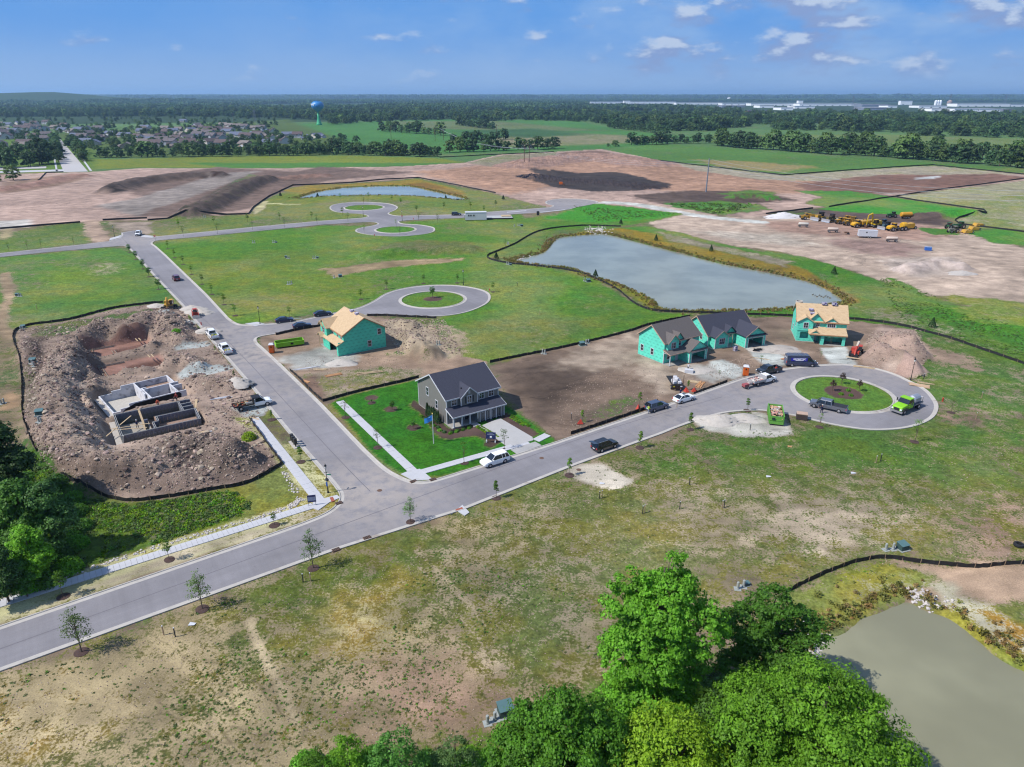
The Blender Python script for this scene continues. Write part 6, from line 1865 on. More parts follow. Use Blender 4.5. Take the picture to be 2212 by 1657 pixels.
def tank_trailer(label,loc,rz,c=(226,220,208)):
 t = thing('tank_trailer',label,'tank trailer',loc,rz)
 MB().lathe([(.0,-2.2),(.45,-2.12),(.62,-1.85),(.62,1.85),(.45,2.12),(.0,2.2)],(0,0,1.5),n=14,axis='x').build('tank',mat('tank_white_%d' % c[2],pc8(*c),.4),t,smooth=True)
 MB().box(-2.2,2.2,-.5,-.38,.72,.88).box(-2.2,2.2,.38,.5,.72,.88).box(-.1,.1,-.379,.379,.75,.85).build('chassis',M_GREYM,t)
 MB().bar((2.2,0,.75),(3.5,0,.6),.1).build('tow_bar',M_GREYM,t)
 for s in (-1,1):
  for q in (-1.5,1.5): wheel(t,q,s*.75,.42,.22)
 return t
def tractor(label,loc,rz,pm,sc_=1.0,dual=False):
 t = thing('tractor',label,'tractor',loc,rz)
 t.scale = (sc_,)*3
 MB().box(.3,2.9,-.42,.42,1.0,1.9).build('bonnet',pm,t)
 c = MB().box(-1.0,.3,-.7,.7,1.1,1.8).build('cab',pm,t)
 MB().box(-.95,.28,-.68,.68,1.8,2.7).build('windows',M_CARGL,c)
 MB().box(-1.1,.4,-.78,.78,2.7,2.85).build('cab_roof',pm,c)
 MB().tube([(1.6,.3,1.9),(1.6,.3,2.7)],.06,6).build('exhaust',M_PLAST,t)
 for s in (-1,1):
  wheel(t,-.6,s*1.05,.95,.5)
  wheel(t,2.2,s*.95,.62,.4)
 return t
YB = lambda u,v: (*G(u,v),hz(*G(u,v)))
yd = lambda u,v: YB(1674 + u*.14647,448.2 + v*.14647)
excavator('yellow and black excavator with raised arm by the sand piles on the long road',YB(366,666),R(5),P_YEL,[(2.2,0,4.2),(3.8,0,3.3),(3.6,0,1.2)],.85,yaw=R(-78))
t = thing('skid_loader','small red skid loader working at the sand pile on the long road','skid loader',(*G(423,684),.05),R(-62))
MB().box(-1.2,.6,-.6,.6,.5,1.3).build('body',P_RED,t)
c = MB().box(-.6,.5,-.5,.5,1.3,2.05).build('cab',M_CARGL,t)
MB().box(-.7,.55,-.55,.55,2.05,2.12).build('cab_roof',P_RED,c)
for s in (-1,1):
 MB().tube([(-1.1,s*.72,1.6),(.9,s*.72,1.2),(1.5,s*.72,.5)],.09,6).build('lift_arm',P_RED,t)
 for q in (-.6,.4): wheel(t,q,s*.75,.4,.28)
MB().prism([(1.4,.1),(2.2,.08),(1.6,.6),(1.4,.6)],-.95,.95,'y').build('bucket',M_GREYM,t)
t = thing('telehandler','red telehandler with cream boom carrying a board beside the right unfinished house','telehandler',(*G(1848,768),.1),R(-122))
MB().box(-2.2,1.9,-.75,.75,.75,1.35).build('chassis',P_RED,t)
c = MB().box(-.6,.6,.35,1.05,1.35,2.35).build('cab',M_CARGL,t)
MB().box(-.7,.7,.3,1.1,2.35,2.45).build('cab_roof',P_RED,c)
MB().box(-.65,.65,-1.05,-.3,1.1,1.75).build('engine_cover',P_RED,t)
b = MB().tube([(-2.3,0,2.5),(.2,0,2.1)],[.3,.28],6).build('boom',mat('boom_cream',pc8(232,214,196),.5),t)
MB().tube([(.2,0,2.1),(2.3,0,1.6),(2.7,0,.8)],[.24,.22,.2],6).build('boom_head',P_RED,b)
MB().box(2.6,2.75,-.7,.7,.3,1.1).box(2.75,3.9,-.45,-.33,.3,.36).box(2.75,3.9,.33,.45,.3,.36).build('fork',M_PLAST,b)
for s in (-1,1):
 for q in (-1.4,1.4): wheel(t,q,s*1.05,.62,.42)
a_ = t.rotation_euler.z
plk = MB().box(-.25,.25,-1.5,1.5,.37,.45).build('plank',M_WOOD,None,(t.location.x + math.cos(a_)*3.5,t.location.y + math.sin(a_)*3.5,t.location.z),rz=a_)
tag(plk,'wide pale board across the telehandler forks','plank')
t = thing('stake_trailer','dark flat trailer with tall side stakes, loaded with white sacks on the dirt lot','trailer',YB(1456,834),R(92))
MB().box(-2.6,2.6,-1.1,1.1,1.15,1.3).build('deck',M_PLAST,t)
MB().box(-2.62,-2.5,-1.1,1.1,.35,1.15).build('tail_lift',mat('dark_brown_steel',pc8(60,46,42),.6),t)
for s in (-1,1):
 MB().bar((-2.5,s*1.12,1.3),(-2.5,s*1.12,3.4),.1).build('stake',M_RUST,t)
 MB().box(-2.64,-2.621,s*.75 - .2,s*.75 + .2,.85,1.1).build('marker_plate',mat('plate_yellow',pc8(210,200,60)) if s > 0 else M_HEAD,t)
 wheel(t,-1.6,s*.9,.48,.4)
for k,(x,y,z) in enumerate(((-1.9,-.5,1.3),(-1.9,.5,1.3),(-1.0,-.5,1.3),(-1.0,.5,1.3),(-.1,0,1.3),(-1.5,0,1.85),(-.7,.1,1.9))):
 m = MB()
 m.box(-.42,.42,-.42,.42,0,.6)
 o = m.build('sack',mat('sack_white',pc8(222,222,226),.7,var=.1,bump=.5,bscale=4),None,(t.location.x + math.cos(R(92))*x - math.sin(R(92))*y,t.location.y + math.sin(R(92))*x + math.cos(R(92))*y,t.location.z + z),rz=k*.5)
 bv = o.modifiers.new('b','BEVEL'); bv.width = .16; bv.segments = 2
 tag(o,'white bulk sack on the dark trailer, ' + ('rear left','rear right','middle left','middle right','front','rear of the top layer','front of the top layer')[k],'sack','white sacks on the trailer')
scraper('yellow wheel scraper at the left end of the machine row',yd(500,180),R(188),P_YEL,0.94)
dozer('yellow bulldozer with bright blade, left of the two',yd(660,190),R(205),P_YEL,1.31)
dozer('dark bulldozer with bright blade, right of the two',yd(820,215),R(205),mat('machine_dark_yellow',pc8(120,104,60),.6),1.25)
scraper('yellow scraper just right of the dark bulldozer',yd(990,238),R(205),P_YEL,0.90)
scraper('yellow scraper nose-out beside the first hauler',yd(1110,258),R(205),P_YEL,0.90)
hauler('bright yellow articulated hauler left of the excavator',yd(1250,290),R(200),mat('machine_bright_yellow',pc8(238,182,44),.45,var=.08),1.06)
excavator('bright yellow excavator standing in the machine row',yd(1460,290),R(205),mat('machine_lemon',pc8(240,200,40),.45,var=.08),[(2.0,0,5.2),(4.0,0,4.6),(4.3,0,1.0)],1.19)
dozer('blue-green bulldozer beside the excavator',yd(1640,320),R(200),mat('machine_teal',pc8(84,110,118),.5),1.12)
hauler('bright yellow hauler with round bowl at the right end of the row',yd(1790,345),R(196),MATS['machine_bright_yellow'],1.1,tail=True)
t = thing('scraper_bowl','yellow scraper bowl parked at the right end of the row','scraper bowl',yd(1970,320),R(10))
MB().prism([(-2.2,.5),(-1.9,2.4),(1.6,2.7),(2.2,.6)],-1.3,1.3,'y').build('bowl',P_YEL,t)
for s in (-1,1): wheel(t,2.2,s*1.2,.7,0.62)
scraper('yellow scraper behind the left pair of scrapers',yd(1080,205),R(205),P_YEL,.85)
hauler('orange-yellow hauler half hidden behind the bright hauler',yd(1350,262),R(200),P_YEL,.9)
tractor('dark blue tractor behind the blue-green bulldozer',yd(1590,275),R(195),mat('machine_blue',pc8(70,96,120),.5),1.1)
tank_trailer('white tank trailer, left of the three in the yard',yd(415,290),R(-12))
tank_trailer('cream tank trailer, middle of the three in the yard',yd(850,365),R(-12),(232,212,196))
tank_trailer('cream tank trailer, right of the three in the yard',yd(1720,508),R(-12),(236,214,196))
t = thing('office_trailer','white site trailer standing among the tank trailers','trailer',yd(1355,445),R(-12))
MB().box(-3.6,3.6,-1.2,1.2,.7,3.1).build('body',M_WHITE,t)
MB().box(-3.65,3.65,-1.25,1.25,3.1,3.18).build('roof',M_WHITE,t)
MB().box(-.9,-.4,-1.23,-1.202,2.1,2.6).build('window',M_CARGL,t)
MB().bar((-3.6,0,.7),(-4.8,0,.6),.1).build('tow_bar',M_GREYM,t)
for s in (-1,1):
 for q in (.2,1.1): wheel(t,q,s*1.15,.4)
MB().box(.1,2.6,-1.21,-1.201,2.2,2.32).build('small_print',mat('letter_grey',(.3,.3,.36)),t)
t = thing('fuel_box','blue tool container alone on the yard','container',YB(2004,541),R(-15))
MB().box(-1.1,1.1,-.7,.7,.1,1.3).build('body',mat('container_blue',pc8(60,120,214),.5),t)
MB().box(-1.15,1.15,-.75,.75,1.3,1.36).build('lid',mat('container_blue_pale',pc8(150,180,226),.5),t)
tractor('green tractor coupled to the orange tank wagon behind the machines',yd(1730,150),R(190),P_GRN,1.0)
t = thing('tank_wagon','orange tank wagon behind the green tractor','tank wagon',yd(1925,165),R(190))
MB().lathe([(.0,-3.0),(.9,-2.9),(1.15,-2.5),(1.15,2.5),(.9,2.9),(.0,3.0)],(0,0,2.0),n=14,axis='x').build('tank',mat('tank_orange',pc8(232,168,48),.45),t)
for s in (-1,1):
 for q in (-.8,.8): wheel(t,q,s*1.1,.55,.4)
MB().bar((3.0,0,.8),(4.6,0,.6),.12).build('tow_bar',M_GREYM,t)
tractor('green tractor in the cluster right of the yard',YB(2050,495),R(20),P_GRN,1.0)
tractor('pale grey tractor in front of the green ones',YB(2060,503),R(195),mat('tractor_grey',pc8(160,156,140),.6),1.0)
tractor('second green tractor in the right cluster, farther back',YB(2073,494),R(190),P_GRN,1.1)
for k,(u,v,lab) in enumerate(((2088,504,'low yellow scraper blade nearest the grey tractor'),(2103,497,'low yellow pull scraper in the middle of the right cluster'),(2112,489,'low yellow pull scraper at the far right of the cluster'))):
 t = thing('pull_scraper',lab,'pull scraper',YB(u,v),R(185))
 MB().prism([(-1.8,.3),(-1.5,1.3),(1.2,1.5),(1.9,.3)],-1.4,1.4,'y').build('bowl',P_YEL,t)
 MB().bar((1.8,0,.5),(4.2,0,.5),.2).build('tow_bar',P_YEL,t)
 for s in (-1,1): wheel(t,-1.9,s*1.2,.5,.4)
t = thing('small_roller','small dark plate roller between tank trailer and site trailer','roller',yd(1052,395),R(-10))
MB().box(-.8,.8,-.5,.5,.5,1.1).build('body',M_RUST,t)
MB().lathe([(.45,-.6),(.45,.6)],(.7,0,.45),n=12,axis='y').build('drum',M_PLAST,t)
t = thing('soil_roller','small orange roller beside the black topsoil patch far off','roller',YB(1213,400),R(0))
MB().box(-1.6,.6,-.9,.9,.6,2.0).build('body',P_ORG,t)
MB().lathe([(.75,-1),(.75,1)],(1.3,0,.75),n=12,axis='y').build('drum',M_RUST,t)
# people
def person(label,loc,rz,shirt,trousers,hat=None,bend=0.0,arms=((.25,.12),(.25,.12)),vest=None,stride=.12,sc_=1.0):
 h = math.radians(bend)
 hip = Vector((0,0,.92))
 up = Vector((math.sin(h),0,math.cos(h)))
 che = hip + up*.38
 nek = hip + up*.56
 hd = hip + up*.74
 J = [hip,hip + up*.2,che,nek,hd]
 rad = [.15,.145,.165,.06,.105]
 E = [(0,1),(1,2),(2,3),(3,4)]
 K = ['s','s','s','k','k']
 def chain(start,pts,rr,kk):
  p = start
  for q,r_,k in zip(pts,rr,kk):
   J.append(Vector(q)); rad.append(r_); K.append(k)
   E.append((p,len(J) - 1)); p = len(J) - 1
 for i,s in enumerate((-1,1)):
  st = stride*(1 if s > 0 else -1)
  chain(0,[(0,s*.1,.86),(st*.6 + .03,s*.11,.48),(st,s*.11,.09),(st + .17,s*.12,.04)],[.1,.07,.05,.045],'tttb')
  fwd,out = arms[i]
  sh = che + Vector((0,s*.2,.08))
  el = sh + Vector((fwd*.45,s*out*.6,-.28))
  wr = el + Vector((fwd*.9,s*out*.1,-.22 + fwd*.25))
  hd_ = wr + (wr - el).normalized()*.09
  chain(2,[sh,el,wr,hd_],[.065,.05,.036,.04],'sskk')
 me_ = bpy.data.meshes.new('body')
 me_.from_pydata([tuple(j) for j in J],E,[])
 o = bpy.data.objects.new('tmp',me_)
 COL.objects.link(o)
 sk = o.modifiers.new('s','SKIN')
 for v_,r_ in zip(me_.skin_vertices[0].data,rad): v_.radius = (r_,r_)
 me_.skin_vertices[0].data[0].use_root = True
 o.modifiers.new('u','SUBSURF').levels = 1
 o.modifiers['u'].render_levels = 1
 bpy.context.view_layer.update()
 ev = o.evaluated_get(bpy.context.evaluated_depsgraph_get())
 mm = bpy.data.meshes.new_from_object(ev)
 bpy.data.objects.remove(o)
 cols = {'s': 0,'t': 1,'k': 2,'b': 3}
 mm.materials.clear()
 for q in (mat('cloth_%d_%d_%d' % shirt,pc8(*shirt),.8),mat('cloth_%d_%d_%d' % trousers,pc8(*trousers),.8),mat('skin',pc8(196,140,110),.6),M_BLK): mm.materials.append(q)
 JJ = np.array([tuple(j) for j in J])
 kk = np.array([cols[k] for k in K])
 for p_ in mm.polygons:
  c = np.array(p_.center)
  p_.material_index = int(kk[np.argmin(((JJ - c)**2).sum(1))])
 t = thing('person',label,'person',loc,rz)
 t.scale = (sc_,)*3
 b = link('body',mm,t)
 if hat:
  MB().lathe([(.13,0),(.125,.06),(.09,.12),(.0,.15)],n=10).box(.05,.2,-.08,.08,.0,.02).build('helmet' if hat != 'hair' else 'hair',mat('hat_%d_%d_%d' % hat,pc8(*hat),.4),t,tuple(hd + up*.04))
 else:
  MB().lathe([(.115,-.02),(.12,.05),(.07,.11),(.0,.12)],n=10).build('hair',mat('hair_dark',(.02,.015,.01)),t,tuple(hd + up*.03))
 if vest:
  m = loft(MB(),[[(che.x + .19*math.cos(a) + q*up.x,.2*math.sin(a),che.z + q*up.z) for a in [k*math.pi/5 for k in range(10)]] for q in (-.22,.0,.1)])
  m.build('vest',mat('vest_%d_%d_%d' % vest,pc8(*vest),.6),t)
 n0 = 5
 for i in range(2):
  hand = J[n0 + i*8 + 7]
  wr = J[n0 + i*8 + 6]
  d = (hand - wr).normalized()
  m = MB()
  for k in range(4): m.bar(hand + Vector((0,(k - 1.5)*.02,0)),hand + d*(.07 + .01*(k in (1,2))) + Vector((0,(k - 1.5)*.022,-.01)),.015)
  m.bar(hand,hand + d*.04 + Vector((.03,.0,0)),.016)
  m.build('fingers',MATS['skin'],b)
 return t
# street lamps, signs, boxes
M_POST = mat('lamp_black',(.012,.012,.013),.45,var=.05)
M_BULB = mat('lamp_glass',(.5,.5,.48),.2,var=0)
def lamp(u,v,label,signs=0):
 x,y = G(u,v)
 t = thing('street_lamp',label,'street lamp',(x,y,hz(x,y)))
 MB().lathe([(.17,0),(.17,.12),(.11,.3),(.08,.9),(.065,1.0),(.05,3.9),(.08,4.0)],n=10).build('post',M_POST,t)
 MB().lathe([(.09,4.0),(.19,4.35),(.17,4.5)],n=8).build('lantern',M_BULB,t)
 MB().lathe([(.2,4.5),(.21,4.55),(.1,4.75),(.03,4.82),(.02,4.98)],n=8).build('lamp_cap',M_POST,t)
 MB().box(-.3,.3,-.02,.02,3.45,3.5).build('ladder_bar',M_POST,t)
 return t
l0 = lamp(709,1064.6,'black lantern street lamp with green street-name blade at the near corner')
MB().box(.08,.7,-.015,.015,3.0,3.2).build('street_name_blade',mat('sign_green',pc8(60,150,120),.4),l0)
MB().box(-.015,.015,.05,.6,3.22,3.4).build('street_name_blade',MATS['sign_green'],l0)
MB().prism([(.3*math.cos(a),2.2 + .3*math.sin(a)) for a in [math.pi/8 + k*math.pi/4 for k in range(8)]],.06,.08,'y').build('sign_back',M_GREYM,l0)
MB().box(-.16,.08,-.12,-.09,1.2,1.9).build('notice_board',mat('sign_blue',pc8(60,110,200),.4),l0)
lamp(562,700,'black street lamp at the corner of the side street by the dug patch')
lamp(1967,821,'black street lamp beside the turning circle at the right')
lamp(1001,615,'black street lamp behind the middle turning circle')
lamp(785,467.6,'black street lamp at the mouth of the far upper turning circle')
l1 = lamp(869,477,'black street lamp with red stop sign at the mouth of the far lower turning circle')
M_STOP = mat('sign_red',pc8(206,50,50),.4)
def octa(par,z,y=-.08,r_=.38):
 o = MB().prism([(r_*math.cos(a),z + r_*math.sin(a)) for a in [math.pi/8 + k*math.pi/4 for k in range(8)]],y - .01,y + .01,'y').build('stop_sign_plate',M_STOP,par)
 text('STOP',o,(0,y - .02,z),(R(90),0,0),.26,M_LETW)
octa(l1,2.3)
lamp(248,512.4,'black street lamp beyond the far crossroads with barrier')
t = thing('stop_sign','red stop sign on a post at the far crossroads','sign',(*G(336.4,522),.1))
MB().tube([(0,0,0),(0,0,2.4)],.04,6).build('post',M_GREYM,t)
octa(t,2.2)
M_PED = mat('pedestal_pale',pc8(176,182,178),.6,var=.08)
M_XFM = mat('transformer_green',pc8(66,92,90),.55,var=.08)
M_XFM2 = mat('transformer_lid',pc8(96,130,132),.5,var=.08)
def pedestal(u,v,label,h=1.0,r_=.16):
 x,y = G(u,v)
 t = thing('utility_pedestal',label,'utility pedestal',(x,y,hz(x,y)),R(NR.uniform(-30,30)))
 MB().box(-.4,.4,-.4,.4,-.1,.04).build('pad',M_PED,t)
 MB().lathe([(r_*1.25,.04),(r_*1.25,.2),(r_,.25),(r_,h - .08),(r_*.8,h)],n=10).build('housing',M_PED,t)
 return t
def xformer(u,v,label,rz=20,s=1.0):
 x,y = G(u,v)
 t = thing('transformer_box',label,'transformer box',(x,y,hz(x,y)),R(rz))
 t.scale = (s,s,s)
 MB().box(-.75,.75,-.7,.7,-.1,.08).build('pad',M_PED,t)
 MB().prism([(-.5,.08),(.5,.08),(.5,.95),(-.4,.78)],-.6,.6,'x').build('cabinet',M_XFM,t)
 MB().prism([(-.55,.77),(.55,.96),(.55,1.0),(-.55,.81)],-.65,.65,'x').build('lid',M_XFM2,t)
 return t
def ped_set(label,peds,xf=None,h=1.0):
 names = ['left pale utility pedestal ','right pale utility pedestal ','middle pale utility pedestal ']
 for k,(u,v) in enumerate(peds):
  pedestal(u,v,(names[k] if len(peds) > 1 else 'single pale utility pedestal ') + label,h)
 if xf: xformer(xf[0],xf[1],'dark green transformer box ' + label,s=xf[2] if len(xf) > 2 else 1)
ped_set('beside the near shrubs in the dry field',[(1053,1563),(1069,1555)],(1092,1541,1.15))
ped_set('left of the big leafy tree top',[(1593,1272),(1606,1268)],(1613,1264,.5))
ped_set('above the curved silt fence',[(1913,1188),(1929,1187)],(1949,1186))
ped_set('by the earth mound behind the left house',[(944,745),(949,745)])
ped_set('on the silt fence behind the show home',[(1172,763),(1177,764)])
ped_set('on the silt fence nearest the shingled houses',[(1266,742),(1271,741)],(1257,746))
ped_set('by the pond fence near the evergreen',[(1262,607),(1267,607)],(1271,609))
ped_set('in the far green, left cluster',[(546,525),(550,525)])
ped_set('in the far green, second cluster from left',[(590,524.5),(594,524.5)],(597,524.5,.6))
ped_set('on the bare spot in mid-meadow',[(621,559),(625,559)],(618,557,.7))
ped_set('right of the mid-meadow bare spot',[(677,558.5),(682,558.5)],(686,558,.6))
ped_set('in the near meadow below the bare spot',[(622,614),(626,614),(630,613)])
ped_set('on the dirt track in the meadow',[(722,600)],(735,598,.9))
ped_set('at the silt fence below the topsoil ridge',[(440,470),(444,470)])
ped_set('between far pond and far road',[(981,432),(985,432)],(989,432,.8))
ped_set('right of the site cabin',[(1111,489),(1119,488),(1122,488)],(1127,489,.9))
ped_set('at the upper bend of the pond fence',[(1096,528),(1099,528)])
ped_set('at the lower bend of the pond fence',[(1095,571),(1099,572)],(1103,572.5,.6))
ped_set('on the left meadow by the bare path',[(41,641),(46,641)],(38,639.5,.8))
ped_set('at the corner of the left silt fence',[(45,712),(50,712)],(50,708,.8))
ped_set('inside the left silt fence',[(74,801),(77,804)],(75,797))
ped_set('low on the left bank of spoil',[(92,940),(98,943)],(96,932))
ped_set('at the left edge of the picture',[(3,873),(9,871)])
M_HYD = mat('hydrant_red',pc8(206,60,50),.5)
def hydrant(u,v,label):
 x,y = G(u,v)
 t = thing('fire_hydrant',label,'fire hydrant',(x,y,hz(x,y)))
 MB().lathe([(.17,0),(.17,.06),(.11,.1),(.11,.6),(.14,.62),(.12,.74),(.03,.84)],n=10).build('barrel',M_HYD,t)
 MB().lathe([(.06,-.2),(.06,.2)],(0,0,.5),n=8,axis='x').build('outlet',M_HYD,t)
hydrant(1058,629,'red fire hydrant right of the middle turning circle')
hydrant(809,510,'red fire hydrant at the edge of the far lower turning circle')
hydrant(893,474,'red fire hydrant beside the far road')
hydrant(2036,867,'red fire hydrant right of the big turning circle')
hydrant(435,702,'orange hydrant stub by the long road kerb near the sand')
t = thing('mailbox_cluster','row of three dark mailbox units on the verge of the long road','mailbox',(*G(636,962),.05),R(-57))
for k in range(3):
 b = MB().box(-.28,.28,-.25,.25,.55,1.55).build('mailbox',mat('mailbox_bronze',pc8(62,60,58),.5),t,(-1.1 + k*.95,0,0))
 MB().box(-.1,.1,-.1,.1,.08,.55).build('pedestal',MATS['mailbox_bronze'],b)
 MB().box(-.3,.3,-.27,.27,1.55,1.6).build('lid',MATS['mailbox_bronze'],b)
MB().box(-1.7,1.5,-.5,.5,-.05,.08).build('pad',M_CONC,t)
M_NAVY = mat('sign_navy',pc8(52,58,110),.45,var=0)
t = thing('sign_board','navy sale sign on two white posts in the bed beside the show-home driveway','sign',(*G(1060.5,956.5),.05),R(-8))
MB().box(-.85,.85,-.04,.04,.7,1.95).build('board',M_NAVY,t)
for s in (-1,1): MB().box(s*.75 - .06,s*.75 + .06,.041,.14,0,1.4).box(s*.75 - .1,s*.75 + .1,-.1,.14,0,.3).build('post',M_WHITE,t)
for w_,z_,q_ in ((.32,1.78,.035),(.62,1.6,.025),(.62,1.5,.025),(.3,.86,.02)): MB().box(-w_,w_,-.05,-.041,z_ - q_,z_ + q_).build('small_print',mat('print_pale',pc8(170,176,206)),t)
o = MB().box(-.16,.16,-.055,-.041,.95,1.25).build('emblem',M_LETW,t)
t = thing('sign_board','small navy and grey sign at the pavement corner near the street lamp','sign',(*G(675,1093),.05),R(12))
MB().box(-.6,.6,-.03,.03,.6,1.75).build('board',M_NAVY,t)
MB().box(-.55,.55,-.045,-.031,.85,1.45).build('grey_panel',mat('sign_grey_blue',pc8(150,160,190)),t)
for s in (-1,1): MB().box(s*.5 - .03,s*.5 + .03,-.03,.03,0,.6).build('post',M_GREYM,t)
t = thing('flagpole','white flagpole flying a small blue flag on the show-home lawn','flagpole',(-13.33,108.2,0))
MB().lathe([(.09,0),(.06,3),(.045,5.6)],n=8).build('pole',M_WHITE,t)
MB().lathe([(.0,5.6),(.08,5.66),(.0,5.75)],n=8).build('finial',mat('gold',pc8(220,190,90),.3,metal=.6),t)
m = MB()
nx_ = 9
vs = []
for i in range(nx_):
 for j in range(4):
  x = -.05 - i*.17
  vs.append((x,.18*math.sin(i*.9 + j*.3)*(i/8),5.35 - j*.33 - i*.09))
m.add(vs,[(i*4 + j,i*4 + j + 1,(i + 1)*4 + j + 1,(i + 1)*4 + j) for i in range(nx_ - 1) for j in range(3)])
fl = m.build('flag',mat('flag_blue',pc8(50,140,226),.7,var=.05),t,smooth=True)
MB().bar((-1.15,.02,4.62),(-.4,.0,4.95),.12,.03).build('flag_print',mat('print_sky',pc8(190,226,250)),fl)
person('person in white T-shirt and dark shorts outside the garage of the brown-roofed house',(*G(1486,801),.05),R(60),(232,232,236),(50,54,80))
person('person in lime hi-vis vest and grey trousers behind the grey-blue SUV',(*G(1400,894),ZR),R(40),(206,240,90),(150,156,170),vest=(206,240,90))
person('person in dark navy clothes at the open door of the silver pickup',(*G(1774,893),ZR),R(110),(44,50,84),(44,48,80),hat=(206,206,206),arms=((.5,.1),(.5,.1)))
person('person in dark clothes standing behind the white saloon car',(*G(1469,857),.1),R(-60),(54,46,100),(40,36,60),arms=((.5,.1),(.2,.1)))
person('person in white helmet and blue overalls inside the formwork',lf(fr4,3.2,7.2,-1.98),R(-30),(60,66,110),(50,56,96),hat=(236,236,236))
person('person in bright orange top bending over the back formwork',lf(fr4,7.6,10.9,-.0),R(-60),(240,90,50),(60,60,70),hat=(240,110,60),bend=50,arms=((.6,.1),(.6,.1)))
person('person in dark red top standing on the back formwork',lf(fr4,11.0,10.9,.3),R(-90),(140,40,46),(40,40,50),hat=(190,50,50))
person('person in navy clothes walking on the bank right of the foundations',(*G(392,868,.3),hz(*G(392,868,.3))),R(-70),(52,52,92),(44,44,70),bend=18)
person('person beside the dark green SUV on the far road',(*G(976,466),ZR),R(0),(40,44,44),(40,42,48))
# vegetation
def leaf_mat(name,col,trans=.25,var=.35):
 m = bpy.data.materials.new(name)
 m.use_nodes = True
 t = NT(m.node_tree)
 oc = t.new('ShaderNodeTexCoord').outputs['Object']
 rp = t.new('ShaderNodeNewGeometry').outputs['Random Per Island']
 oi = t.new('ShaderNodeObjectInfo').outputs['Random']
 n = t.noise(oc,.7,4,.6)
 f = t.m('MULTIPLY',t.remap(rp,0,1.0001,1 - var,1 + var),t.remap(n,.3,.7,.72,1.3))
 f = t.m('MULTIPLY',f,t.remap(oi,0,1.0001,.62,1.45))
 c = t.vm('SCALE',col,scale=f)
 c = t.mix(t.remap(t.m('FRACT',t.m('MULTIPLY',oi,9.7)),.2,1.0001,0,.6),c,t.vm('MULTIPLY',c,(1.35,1.0,.75)))
 d = t.new('ShaderNodeBsdfPrincipled',{'Base Color': c,'Roughness': .6,'Specular IOR Level': .25})
 tr = t.new('ShaderNodeBsdfTranslucent',{'Color': t.vm('MULTIPLY',c,(1.3,1.5,.7))})
 mx = t.new('ShaderNodeMixShader',{0: trans,1: d.outputs[0],2: tr.outputs[0]})
 t.t.links.new(mx.outputs[0],t.new('ShaderNodeOutputMaterial').inputs[0])
 MATS[name] = m
 return m
L_BRIGHT = leaf_mat('leaves_bright',(.095,.245,.018),.35)
L_MID = leaf_mat('leaves_mid',(.06,.155,.024),.3)
L_DARK = leaf_mat('leaves_dark',(.045,.11,.026),.22)
L_YEL = leaf_mat('leaves_yellow_green',(.17,.29,.015),.35)
L_FAR = leaf_mat('leaves_far',(.042,.092,.030),.2,.35)
L_FARL = leaf_mat('leaves_far_light',(.075,.14,.038),.2,.3)
L_PURP = leaf_mat('leaves_purple',(.05,.035,.03),.1)
L_SPR = leaf_mat('leaves_sapling',(.09,.19,.02),.4)
L_GRY = leaf_mat('leaves_grey_green',(.085,.16,.045),.3)
M_BARK = mat('bark',pc8(110,96,84),.95,var=.3,vscale=4,bump=.6)
def leaves(cent,nrm,size,rs,mt,name='crown',asp=.6):
 """one mesh of many folded leaf sprays"""
 n = len(cent)
 nrm = nrm + rs.normal(0,.55,(n,3))
 nrm /= np.linalg.norm(nrm,axis=1)[:,None] + 1e-9
 r = rs.normal(0,1,(n,3))
 a = np.cross(nrm,r)
 a /= np.linalg.norm(a,axis=1)[:,None] + 1e-9
 b = np.cross(nrm,a)
 s = (size*rs.uniform(.6,1.3,n))[:,None]
 V = np.stack([cent - a*s,cent - b*s*asp - nrm*s*.2,cent + a*s,cent + b*s*asp - nrm*s*.2],1).reshape(-1,3)
 me = bpy.data.meshes.new(name)
 me.vertices.add(n*4)
 me.vertices.foreach_set('co',V.astype(np.float32).ravel())
 me.loops.add(n*4)
 me.loops.foreach_set('vertex_index',np.arange(n*4,dtype=np.int32))
 me.polygons.add(n)
 me.polygons.foreach_set('loop_start',np.arange(0,n*4,4,dtype=np.int32))
 me.update()
 me.materials.append(mt)
 return me
def crown(lobes,ncl,per,leaf,seed,mt,cr=1.1,name='crown',flat=.7):
 rs = np.random.RandomState(seed)
 C,Nn = [],[]
 wts = np.array([l[3]**2*l[4] for l in lobes])
 wts = wts/wts.sum()
 for k in range(ncl):
  x,y,z,rx,rz_ = lobes[rs.choice(len(lobes),p=wts)]
  d = rs.normal(0,1,3)
  d /= np.linalg.norm(d)
  if d[2] < -.45: d[2] *= -.5
  f = rs.uniform(.72,1.06)
  c = np.array([x,y,z]) + d*np.array([rx,rx,rz_])*f
  r_ = cr*rs.uniform(.6,1.25)
  q = rs.normal(0,1,(per,3))
  q /= np.linalg.norm(q,axis=1)[:,None]
  q[:,2] = np.where(q[:,2] < -.3,-q[:,2]*.6,q[:,2])
  C.append(c + q*r_*np.array([1,1,flat])*rs.uniform(.55,1.05,(per,1)))
  Nn.append(q*.7 + d*.5 + np.array([0,0,.35]))
 return leaves(np.concatenate(C),np.concatenate(Nn),leaf,rs,mt,name)
